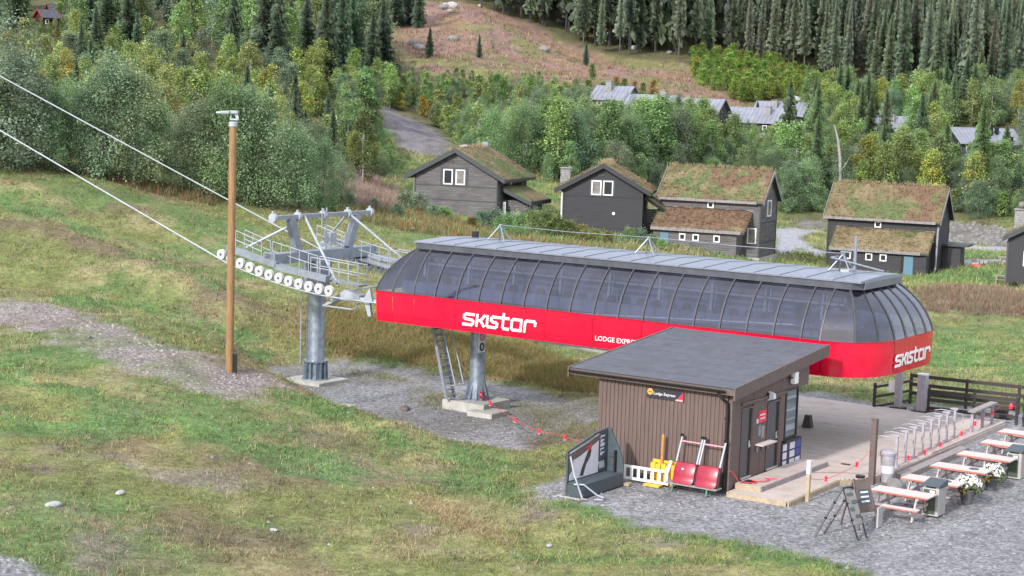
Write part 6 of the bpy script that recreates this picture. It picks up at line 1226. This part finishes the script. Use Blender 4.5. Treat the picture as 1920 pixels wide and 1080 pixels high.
def zone(P, n_, mind, fn, tries=30):
    xs = [p[0] for p in P]; ys = [p[1] for p in P]; got = []; k = 0
    while len(got) < n_ and k < n_ * tries:
        k += 1; px = rng.uniform(min(xs), max(xs)); py = rng.uniform(min(ys), max(ys))
        if not inpoly(P, px, py): continue
        g = G(px, py)
        if any((g[0] - q[0]) ** 2 + (g[1] - q[1]) ** 2 < mind * mind for q in got): continue
        if fn(px, py, g): got.append(g)
    return got
# big willows along the upper edge of the left slope
for px, py, h in ((48,66,.3),(60,70,.32),(74,78,.36),(92,74,.3),(104,70,.34),(112,62,.6),(118,55,.9),(40,60,.7)):
    plant((WIL if px < 80 else BIR)[rng.integers(4)], G(px, py), h, jit(mixc(GB, GY, rng.random() * .7)), 'young tree hiding the foot of the red cabin', 'trees by the red cabin')
for (px, py, h) in ((-45,312,7.4),(2,316,7.7),(55,318,7.0),(95,318,5.0),(165,328,5.4),(205,336,7.4),(245,342,7.3),(285,346,5.6),(345,356,4.4),(385,364,6.3),(425,374,7.6),(470,380,7.0),(512,386,6.2),(560,390,5.2),(600,390,4.4),(640,380,3.6),(130,294,5.0),(335,326,4.2),(545,352,5.2),(590,352,5.0)):
    g = G(px, py); wl = 'left of the slim sapling' if px < 110 else 'right of the sapling' if px < 320 else 'behind the wooden lamp pole' if px < 530 else 'right of the wooden lamp pole'
    plant(WIL[rng.integers(4)], g - (0, 0, .1), h / 6.6, jit(mixc(GW, GB, .55 * rng.random()), .13), ('tall ' if h > 6.2 else 'lower ') + 'willow at the left slope edge ' + wl, 'willows along the left grass slope', wide=rng.uniform(.78, .98))
plant(BIR[0], G(124, 318), .62, (.19,.22,.05), 'slim yellow green birch sapling in front of the left willows', None, wide=.45)
e = plant(BIR[1], G(680, 350), 1.0, (.13,.155,.06), 'lone thin birch with white trunk left of the weathered house', None, wide=.75)
def mids(px, py, g):
    r = rng.random(); yel = fbm(np.array([g[0]]), np.array([g[1]]), 14, 2, 71)[0]
    if r < .12:
        if blocked(g, 6, 2.4): return False
        plant(SPG[rng.integers(3)], g, rng.uniform(.45, .75), jit(GS), 'small dark spruce among the yellowing young birches on the left hillside', 'small spruces among the young birches')
    elif r < .55: 
        if blocked(g, 5, 2): return False
        plant(ASP[rng.integers(3)], g, rng.uniform(.6, 1.1), jit(mixc(mixc(GB, GY, min(1, yel * 1.5)), GO, .8 if rng.random() < .14 else 0)), 'young yellowing birch on the left hillside behind the willows', 'young birches on the left hillside')
    else:
        if blocked(g, 6, 3): return False
        plant((BIR + BIRA)[rng.integers(6)], g, rng.uniform(.5, .9), jit(mixc(GB, GY, min(1, .2 + yel * .8)) if rng.random() < .7 else GW), 'green to yellow birch on the left hillside behind the willows', 'birches on the left hillside')
    return True
zone([(-60,285),(-60,120),(120,105),(250,112),(420,140),(600,150),(720,170),(745,200),(715,290),(640,330),(560,300),(300,250),(100,262)], 190, 1.7, mids)
def upl(px, py, g):
    r = rng.random()
    if r < .42:
        h = rng.uniform(.8, 1.35)
        if blocked(g, 9 * h, 3): return False
        plant(SPG[rng.integers(3)], g, h, jit(GS, .16), 'dark spruce mixed among birches in the upper left forest', 'spruces of the upper left forest', wide=1.15)
    else:
        h = rng.uniform(.95, 1.55)
        if blocked(g, 6.4 * h, 3.3): return False
        plant((ASPT if rng.random() < .45 else BIR + BIRA)[rng.integers(4)], g, h, jit(mixc(GB, GY, rng.random() * .75)) if rng.random() < .75 else jit(GW), 'tall green birch in the upper left forest', 'birches of the upper left forest')
    return True
zone([(-60,115),(-60,-70),(720,-70),(705,10),(712,90),(722,165),(600,145),(420,135),(250,108),(120,100)], 190, 2.6, upl)
for px, py, h in ((498,150,1.45),(520,158,1.2),(610,175,1.3),(640,150,1.35),(660,130,1.2),(740,50,1.25),(765,48,1.4),(785,52,.9),(722,30,1.2),(805,108,.5),(1098,122,.45),(898,108,.4)):
    plant(SPG[rng.integers(3)], G(px, py), h, jit(GS), 'dark spruce standing out at the left edge of the pink heath' if px > 700 else 'tall dark spruce standing in front of the left birches', 'spruces by the heath' if px > 700 else 'spruces before the left birches')
def belt(px, py, g):
    r = rng.random(); h = rng.uniform(.4, .66) if py < 195 else rng.uniform(.7, 1.05)
    h = min(h, (py - (112 if px < 760 else 122 if px < 900 else 132 if px < 1020 else 150) - 10 * rng.random()) * proj(g)[2] / FPX / 5.8)
    if h < .22 or blocked(g, 6 * h, 3): return False
    if r < .1: plant(SPG[rng.integers(3)], g, .5 * h, jit(GS), 'small spruce in the shrub belt below the pink heath', 'small spruces below the heath')
    elif r < .4: plant(WIL[rng.integers(4)], g, h * .62, jit(mixc(GW, GB, .5)), 'round green willow in the shrub belt below the pink heath', 'willows below the heath')
    elif r < .65: plant(ASP[rng.integers(3)], g, h * 1.1, jit(mixc(GB, GY, rng.random() * .8)), 'young light green birch below the pink heath', 'young birches below the heath')
    else: plant(BIR[rng.integers(4)], g, h * .85, jit(mixc(GB, GY, rng.random() * .6)), 'green birch in the shrub belt below the pink heath', 'birches below the heath')
    return True
zone([(640,300),(640,190),(700,130),(735,128),(790,150),(880,158),(1000,152),(1110,172),(1180,182),(1230,186),(1100,190),(1060,230),(900,212),(862,185),(760,188),(722,210),(712,290)], 150, 2.0, belt)
for px, py, c in ((733,200,(.42,.27,.05)),(752,208,(.38,.28,.06)),(792,218,(.42,.26,.05)),(806,222,(.38,.24,.06)),(1155,178,(.40,.19,.05)),(1190,182,(.34,.22,.05)),(1225,185,(.36,.20,.05)),(690,185,(.34,.26,.05)),(640,215,(.36,.22,.05)),(315,235,(.36,.20,.05)),(330,245,(.36,.22,.06)),(1170,180,(.2,.22,.05)),(1205,183,(.19,.21,.05)),(1110,150,(.14,.2,.04))):
    plant(ASP[rng.integers(3)], G(px, py), rng.uniform(.4, .62), tuple(np.array(c) * (1, 1.3, 1.5)), 'small orange yellow autumn birch standing out on the hillside', 'orange autumn birches', wide=1.2)
def slopes(px, py, g):
    h = rng.uniform(.35, .62)
    if 735 < px < 850 and py > 203 + (px - 735) * .55: return False
    if rng.random() < .5: plant(ASP[rng.integers(3)], g, h, jit(mixc(GB, GY, rng.random())), 'low young birch among the shrubs around the gravel slope', 'low shrubs around the gravel slope', wide=1.5)
    else: plant(WIL[rng.integers(4)], g, h * .6, jit(mixc(GW, GB, rng.random())), 'low willow among the shrubs around the gravel slope', 'low willows around the gravel slope')
    return True
zone([(735,178),(880,180),(915,215),(915,300),(868,300),(850,265),(800,222),(738,200)], 70, 1.6, slopes)
zone([(1030,170),(1110,176),(1160,180),(1105,200),(1100,222),(1040,225)], 30, 1.8, slopes)
zone([(640,300),(700,215),(725,270),(750,300),(740,330),(690,330)], 34, 1.5, slopes)
def dense(px, py, g):
    h = min(rng.uniform(.95, 1.35), (py - rng.uniform(188, 212)) * proj(g)[2] / FPX / 6.6)
    if h < .3: return False
    if blocked(g, 6.2 * h, 4, .1): h *= .5
    if blocked(g, 6.2 * h, 3, .1): return False
    r = rng.random()
    if r < .55: plant(WIL[rng.integers(4)], g, h, jit(mixc(GW, GB, .3 + .5 * rng.random())), 'dense green willow behind the turf roofed houses', 'willows behind the turf roofed houses', wide=.85)
    else: plant(BIR[rng.integers(4)], g, h * 1.05, jit(mixc(GB, GY, rng.random() * .45)), 'leafy birch behind the turf roofed houses', 'birches behind the turf roofed houses')
    return True
zone([(870,320),(880,262),(930,215),(1060,228),(1130,205),(1230,245),(1330,252),(1480,262),(1500,330),(1380,330),(1250,345),(1150,342),(1060,335),(1030,340),(1000,322)], 135, 2.3, dense)
def backs(px, py, g):
    if g[1] < 164: return False
    h = rng.uniform(.4, .75)
    plant((WIL if rng.random() < .5 else BIR)[rng.integers(4)], g, h, jit(mixc(GW, GB, rng.random())), 'low tree behind the turf roofed houses', 'low trees right behind the turf roofed houses')
    return True
zone([(1000,335),(1010,310),(1100,318),(1240,325),(1480,335),(1540,345),(1550,400),(1480,404),(1465,370),(1240,360),(1040,350)], 60, 1.8, backs)
zone([(1775,355),(1850,365),(1990,380),(1990,412),(1850,412),(1775,402)], 30, 1.8, backs)
def yellow(px, py, g):
    h = rng.uniform(.5, .82)
    if blocked(g, 4.6 * h, 2, .05): return False
    plant(YAS[rng.integers(3)], g, h, jit(mixc((.23,.36,.09), (.33,.41,.11), rng.random())) if rng.random() < .96 else jit(GO), 'bright yellow green young birch on the slope under the spruce forest', 'yellow green birches under the spruce forest', wide=1.45)
    return True
zone([(1296,118),(1340,108),(1420,122),(1520,150),(1640,185),(1760,205),(1700,222),(1530,218),(1500,188),(1400,196),(1310,165)], 230, 1.35, yellow)
def rightb(px, py, g):
    h = rng.uniform(.85, 1.3); r = rng.random()
    if blocked(g, 6.2 * h, 3.2, .05): return False
    if r < .13: plant(SPG[rng.integers(3)], g, h * .95, jit(mixc(GS, GD, .8)), 'dark spruce among the birches behind the right houses', 'spruces behind the right houses')
    elif r < .45: plant(WIL[rng.integers(4)], g, h * .8, jit(mixc(GW, GB, .4 * rng.random())), 'grey green willow in the wood behind the right houses', 'willows behind the right houses')
    else: plant((BIR + BIRA)[rng.integers(6)], g, h, jit(mixc(GB, GY, rng.random() * .7)), 'green and yellow birch in the wood behind the right houses', 'birches behind the right houses')
    return True
zone([(1490,262),(1530,215),(1680,208),(1800,215),(1990,215),(1990,410),(1860,405),(1790,398),(1560,392),(1480,400),(1462,330)], 175, 2.3, rightb)
def low(px, py, g):
    h = rng.uniform(.5, .8)
    if blocked(g, 4.5 * h, 2.4, .03): return False
    if rng.random() < .4: plant(WIL[rng.integers(4)], g, h * .6, jit(mixc(GW, GB, rng.random())), 'low willow behind the right houses', 'low willows behind the right houses')
    else: plant(ASP[rng.integers(3)], g, h, jit(mixc(GB, GY, rng.random())), 'low young birch behind the right houses', 'low birches behind the right houses', wide=1.4)
    return True
zone([(1462,335),(1500,300),(1600,310),(1780,330),(1990,330),(1990,412),(1860,410),(1790,402),(1560,398),(1480,405)], 90, 1.8, low)
zone([(1100,225),(1230,240),(1480,255),(1500,262),(1480,300),(1300,280),(1130,250)], 60, 2.0, low)
for px, py, h in ((1475,318,1.25),(1512,225,1.0),(1628,320,1.1),(1655,335,1.25),(1722,325,1.15),(1738,300,1.0),(1835,392,1.45),(1770,350,.9),(1418,252,.55)):
    plant(SPG[rng.integers(3)], G(px, py), h, jit(mixc(GS, GD, .35 if px < 1800 else 1)), 'dark spruce standing out behind the right houses' if px != 1835 else 'pointed green spruce right of the rightmost whole turf house', 'large spruces behind the right houses' if px != 1835 else None)
e = bpy.data.objects.new('dead_tree', None); COL.objects.link(e); e.location = Vector(G(1574, 392)); tag(e, 'bare pale grey dead trunk behind the right house', 'dead tree'); ORG[e] = np.zeros(3)
MB().path([(0, 0, -.3), (-.05, 0, 2.5), (-.25, .05, 6), (-.6, .1, 8.2), (-1.1, .1, 9.8)], [.2, .18, .17, .13, .06], 8).build('trunk', M_['deadwood'], e, True); MB().path([(-.2, 0, 4.4), (.5, .1, 5.3), (.9, .2, 6.2)], [.06, .045, .015], 6).build('branch', M_['deadwood'], e, True); MB().path([(-.5, 0, 6.4), (-.2, .1, 7.0)], [.05, .02], 6).build('branch', M_['deadwood'], e, True)
# spruce forest above the heath, its edge built tree by tree, the rest behind as one mass
edge = [(868,4),(930,24),(1000,46),(1080,78),(1150,104),(1250,112),(1340,108),(1440,128),(1530,152),(1640,186),(1760,208),(1990,214),(1990,-130),(868,-130)]
sp = []
def fo_(px, py, g): sp.append((g, px, py)); return True
zone(edge, 1400, 1.4, fo_, 12)
sp.sort(key=lambda q: q[0][1]); stuffV, stuffF, stuffC, k0 = [], [], [], 0
nsp = sum(1 for o in COL.objects if o.name.startswith('spruce_tree')); keep = 296 - nsp
MV = []
for kd in SPF: 
    a = np.empty(len(kd[1].vertices) * 3, np.float32); kd[1].vertices.foreach_get('co', a); c = np.empty(len(kd[1].vertices) * 4, np.float32); kd[1].color_attributes['Col'].data.foreach_get('color', c); MV.append((a.reshape(-1, 4, 3)[::9].reshape(-1, 3), c.reshape(-1, 4, 4)[::9].reshape(-1, 4)[:, :3]))
for i, (g, px, py) in enumerate(sp):
    sc = rng.uniform(.62, 1.15); col = jit(mixc((.118, .158, .105), (.17,.15,.12), .6 if rng.random() < .04 else .15 * rng.random()), .2)
    if i < keep:
        lab = 'tall straight spruce at the lower edge of the spruce forest above the heath' if px < 1500 else 'tall dark spruce in the forest at the upper right'
        plant(SPF[rng.integers(4)], g, sc, col, lab, 'spruces above the heath' if px < 1500 else 'spruces at the upper right', wide=.66 + .2 * rng.random(), lean=.012)
    elif i < keep + 620:
        V, c = MV[rng.integers(4)]; ctr = V.reshape(-1, 4, 3).mean(1, keepdims=True); V = (ctr + (V.reshape(-1, 4, 3) - ctr) * 2.6).reshape(-1, 3); an = rng.random() * 6.28; Rm = np.array([[math.cos(an), -math.sin(an), 0], [math.sin(an), math.cos(an), 0], [0, 0, 1]]); W_ = V * np.array([.95, .95, 1]) @ Rm.T * sc + g; stuffV.append(W_); stuffC.append(c * np.array(col)); r_ = .19 * sc; hh_ = 15 * sc; stuffV.append(np.array([(-r_, 0, -1), (r_, 0, -1), (r_ * .5, 0, hh_), (-r_ * .5, 0, hh_), (0, -r_, -1), (0, r_, -1), (0, r_ * .5, hh_), (0, -r_ * .5, hh_)]) + g); stuffC.append(np.full((8, 3), .1))
if stuffV:
    V = np.concatenate(stuffV); me = np_mesh('far_spruce_wood', V, np.arange(len(V)).reshape(-1, 4), np.concatenate(stuffC)); me.materials.append(M_['tuft']); o = bpy.data.objects.new('far_spruce_wood', me); COL.objects.link(o); o['kind'] = 'stuff'; tag(o, 'dense spruce wood farther up the slope behind the forest edge', 'wood')
# shrubs by the houses
for px, py, h, c in ((760,398,1.2,GW),(785,402,1.3,GW),(812,412,.9,GW),(835,415,.9,GB),(745,412,.9,GW),(905,428,1.1,GW),(925,432,1.3,GW),(945,438,1.2,GB),(970,440,1.3,GB),(1000,440,1.5,(.2,.27,.11)),(1020,442,1.7,(.2,.27,.12)),(1045,446,1.5,(.23,.28,.11)),(1065,448,1.2,(.24,.28,.1)),(1090,450,1.0,(.28,.3,.1)),(1115,452,.8,(.3,.3,.1)),(1180,452,.9,GB),(1200,456,1.0,GW),(1225,462,.8,GB),(1330,472,1.25,GB),(1348,474,1.0,GB),(863,390,.8,(.17,.18,.05)),(885,432,.8,(.2,.16,.05)),(700,395,.7,GW),(1240,468,.7,GB),(1795,498,.7,(.09,.12,.06)),(1900,545,.6,(.12,.14,.06)),(655,388,.8,GW),(990,425,1.2,GW),(1140,458,.8,(.2,.19,.06))):
    plant(SHR[rng.integers(3)], G(px, py) - (0, 0, .05), h / 1.7 * 1.0, jit(c, .1), ('grey green' if c == GW else 'light green' if c[0] > .15 else 'green') + ' low shrub behind the station roof', 'shrubs below the turf roofed houses', 'shrub')

# ------------------------------------------------------------------ ground cover
def field(n_, ulo, uhi, ylo, yhi, power=1.0):
    u = ulo + (uhi - ulo) * rng.random(n_); y = np.exp(math.log(ylo + 30) + (math.log(yhi + 30) - math.log(ylo + 30)) * rng.random(n_)) - 30
    return u * (y + 30), y
def cover(name, label, x, y, H, C, spread, per, wd, lean=.5):
    P = np.c_[x, y, bil(GZ_, x, y) - .02]; V, F_, cc = blades(P, H, C, spread, per, wd, lean); me = np_mesh(name, V, F_, cc); me.materials.append(M_['tuft']); o = bpy.data.objects.new(name, me); COL.objects.link(o); o['kind'] = 'stuff'; return o
x, y = field(205000, -.36, .30, 30, 150); st_ = bil(stony, x, y); ok = (st_ < .45) & (bil(gm_y, x, y) < .3) & ~((y > 118) & (x < -14)); x, y, = x[ok], y[ok]
gcol = bil(gc, x, y); vv = fbm(x, y, 1.1, 3, 51); lsh = bil(lush, x, y)
tc = gcol * np.array([1.15, 1.12, 1.0]) * (.55 + .95 * rng.random((len(x), 1))) * (.35 + 1.3 * fbm(x, y, .5, 3, 52))[:, None]; dry = (rng.random(len(x)) < .22)[:, None]; tc = np.where(dry & (lsh > 1)[:, None], np.array([.30,.255,.15]), tc)
hh = .04 + .15 * vv * sst(.3, .7, fbm(x, y, .6, 2, 53)) * (y / 60) ** .5 + .10 * (lsh < 1) * rng.random(len(x)) + .10 * (bil(bank, x, y) > 0)
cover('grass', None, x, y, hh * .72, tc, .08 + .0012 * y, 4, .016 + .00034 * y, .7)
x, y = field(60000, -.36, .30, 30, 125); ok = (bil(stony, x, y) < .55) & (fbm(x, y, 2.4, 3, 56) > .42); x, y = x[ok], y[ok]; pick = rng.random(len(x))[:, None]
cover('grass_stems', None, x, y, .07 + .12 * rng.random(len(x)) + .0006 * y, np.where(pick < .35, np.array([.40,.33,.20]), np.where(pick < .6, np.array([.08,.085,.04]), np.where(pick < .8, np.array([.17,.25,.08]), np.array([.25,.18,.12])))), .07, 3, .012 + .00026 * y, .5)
x, y = field(60000, -.50, .45, 118, 345); hb = bil(heath, x, y); ok = ((hb > -2) | ((y > 118) & (bil(forest, x, y) < .5))) & (bil(stony, x, y) < .4); x, y = x[ok], y[ok]; hb = hb[ok]
pk = (fbm(x, y, 9, 4, 32) > .5) & (hb > 0); tc = bil(gc, x, y) * 1.1; tc = np.where((pk & (rng.random(len(x)) < .45))[:, None], np.array([.35,.215,.19]), tc); hz_ = rng.random(len(x))[:, None]; hpal = np.where(hz_ < .3, np.array([.37,.29,.18]), np.where(hz_ < .56, np.array([.38,.225,.225]), np.where(hz_ < .72, np.array([.13,.085,.07]), np.where(hz_ < .85, np.array([.12,.14,.055]), tc)))); tc = np.where((hb > 0)[:, None], hpal, tc) * (.65 + .8 * rng.random((len(x), 1)))
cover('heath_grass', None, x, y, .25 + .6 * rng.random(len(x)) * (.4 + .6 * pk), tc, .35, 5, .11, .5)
def patch_cover(name, polys, n_, H, cols, spread, per, wd, lean=.35):
    xs, ys = [], []
    for P in polys:
        Q = gxy(P); a = np.array(Q); bx = rng.uniform(a[:, 0].min(), a[:, 0].max(), n_ * 3); by = rng.uniform(a[:, 1].min(), a[:, 1].max(), n_ * 3); k = sdf(Q, bx, by) > -.1; xs.append(bx[k][:n_]); ys.append(by[k][:n_])
    x = np.concatenate(xs); y = np.concatenate(ys); ci = rng.integers(0, len(cols), len(x)); cover(name, None, x, y, H * (.5 + rng.random(len(x))), np.array(cols)[ci], spread, per, wd, lean)
patch_cover('fireweed', [[(588,325),(650,312),(745,362),(742,402),(690,395),(600,365)]], 3400, .55, [(.42,.28,.31), (.36,.23,.24), (.20,.17,.09), (.28,.24,.14)], .25, 6, .05)
patch_cover('rust_weeds', [[(-60,288),(0,292),(120,312),(300,345),(420,370),(400,386),(250,352),(100,322),(-60,305)]], 700, .45, [(.27,.14,.08), (.24,.18,.11), (.15,.14,.07), (.13,.15,.06)], .2, 6, .05)
patch_cover('dry_scrub', [[(1722,548),(1800,540),(1990,562),(1990,602),(1840,592),(1735,582)]], 1500, .36, [(.24,.15,.11), (.20,.12,.105), (.17,.15,.085), (.26,.2,.14)], .25, 6, .05)
patch_cover('meadow_weeds', [[(640,395),(760,400),(900,440),(1200,470),(1200,478),(900,452),(720,425),(640,410)], [(720,375),(780,390),(900,432),(880,440),(760,415),(700,398)]], 1500, .4, [(.18,.16,.07), (.30,.17,.07), (.14,.17,.06), (.28,.23,.14)], .25, 6, .05)
patch_cover('bank_weeds', [[(600,560),(760,610),(1000,650),(1110,700),(1110,735),(1000,715),(900,700),(700,668),(590,640)]], 5200, .24, [(.26,.19,.09), (.22,.2,.07), (.30,.2,.1), (.17,.19,.06)], .22, 7, .03, .6)
patch_cover('pad_weeds', [[(770,745),(850,738),(860,770),(790,765)], [(940,745),(1040,770),(1100,790),(1100,800),(960,760)], [(1010,790),(1110,800),(1110,835),(1030,835)], [(640,690),(720,700),(760,715),(660,705)]], 110, .12, [(.2,.2,.08), (.26,.22,.1), (.14,.18,.06)], .2, 7, .03, .6)
patch_cover('cut_hay', [[(775,925),(830,945),(900,985),(960,1015),(940,1020),(860,985),(790,950)]], 700, .10, [(.42,.33,.19), (.34,.27,.15)], .16, 7, .03, 1.4)
# loose stones on the gravel
x, y = field(60000, -.36, .30, 32, 95); ok = (bil(gm_y, x, y) > .7) | (bil(gm_t, x, y) > .5) | (bil(gm_c, x, y) > .5) | ((rng.random(len(x)) < .012) & (y < 62)); x, y = x[ok], y[ok]
n_ = len(x); r = (.012 + .035 * rng.random(n_) ** 3 + .0003 * y + .02 * (bil(gm_y, x, y) < .5))[:, None]; P = np.c_[x, y, bil(GZ_, x, y)]; ax_ = np.array([[1,0,0],[0,1,0],[-1,0,0],[0,-1,0],[0,0,.8]])
V = P[:, None] + ax_[None] * r[:, None] * (.6 + .8 * rng.random((n_, 5, 1))); an = rng.random(n_) * 6.28; dx = V - P[:, None]; V[..., 0] = P[:, None, 0] + dx[..., 0] * np.cos(an)[:, None] - dx[..., 1] * np.sin(an)[:, None]; V[..., 1] = P[:, None, 1] + dx[..., 0] * np.sin(an)[:, None] + dx[..., 1] * np.cos(an)[:, None]
F_ = (np.arange(n_)[:, None, None] * 5 + np.array([[0,1,4],[1,2,4],[2,3,4],[3,0,4]])[None]).reshape(-1, 3); cc = np.repeat(np.where((bil(stony, x, y) < .4)[:, None], np.array([.22,.215,.21]), bil(gc, x, y)) * (.6 + .95 * rng.random((n_, 1)) ** 1.5), 5, 0); deckmask = np.ones(n_, bool)
me = np_mesh('loose_stones', V.reshape(-1, 3), F_, cc); me.materials.append(colmat('stones', 'plain', .9, 0)); o = bpy.data.objects.new('loose_stones', me); COL.objects.link(o); o['kind'] = 'stuff'
# trees that share a description are told apart by their order in the picture
bylab = {}
for o in list(COL.objects):
    if o.parent is None and o.get('category') and o.get('label'): bylab.setdefault(o['label'], []).append(o)
ORD = ['', 'first', 'second', 'third', 'fourth', 'fifth', 'sixth', 'seventh', 'eighth', 'ninth', 'tenth', 'eleventh', 'twelfth', 'thirteenth', 'fourteenth', 'fifteenth', 'sixteenth', 'seventeenth', 'eighteenth', 'nineteenth', 'twentieth']
todo = list(bylab.items())
for lab, os_ in todo:
    if len(os_) < 2: continue
    os_.sort(key=lambda q: proj(np.array(q.location))[0])
    nn = len(os_)
    if nn > 36:
        mid = sorted(proj(np.array(q.location))[1] for q in os_)[nn // 2]; A_ = [q for q in os_ if proj(np.array(q.location))[1] >= mid]; B_ = [q for q in os_ if q not in A_]; todo += [(lab + (' lower down' if 'lower down' not in lab else ', near row'), A_), (lab + (' higher up' if 'higher up' not in lab else ', back row'), B_)]; continue
    for k, o in enumerate(os_):
        if k == 0: tx = 'leftmost of them'
        elif k == nn - 1: tx = 'rightmost of them'
        elif k < 20 and k <= nn / 2: tx = ORD[k + 1] + ' from left'
        elif nn - k <= 20: tx = ORD[nn - k] + ' from right'
        else: tx = 'among the middle ones'
        t_ = lab + ', ' + tx
        for cut in ('mid height ', 'mid sized ', 'slim ', ' lower down', ' higher up'):
            if len(t_.split()) > 16: t_ = t_.replace(cut, '', 1)
        o['label'] = t_
print('trees', NTREE[0], 'objects', len(COL.objects))
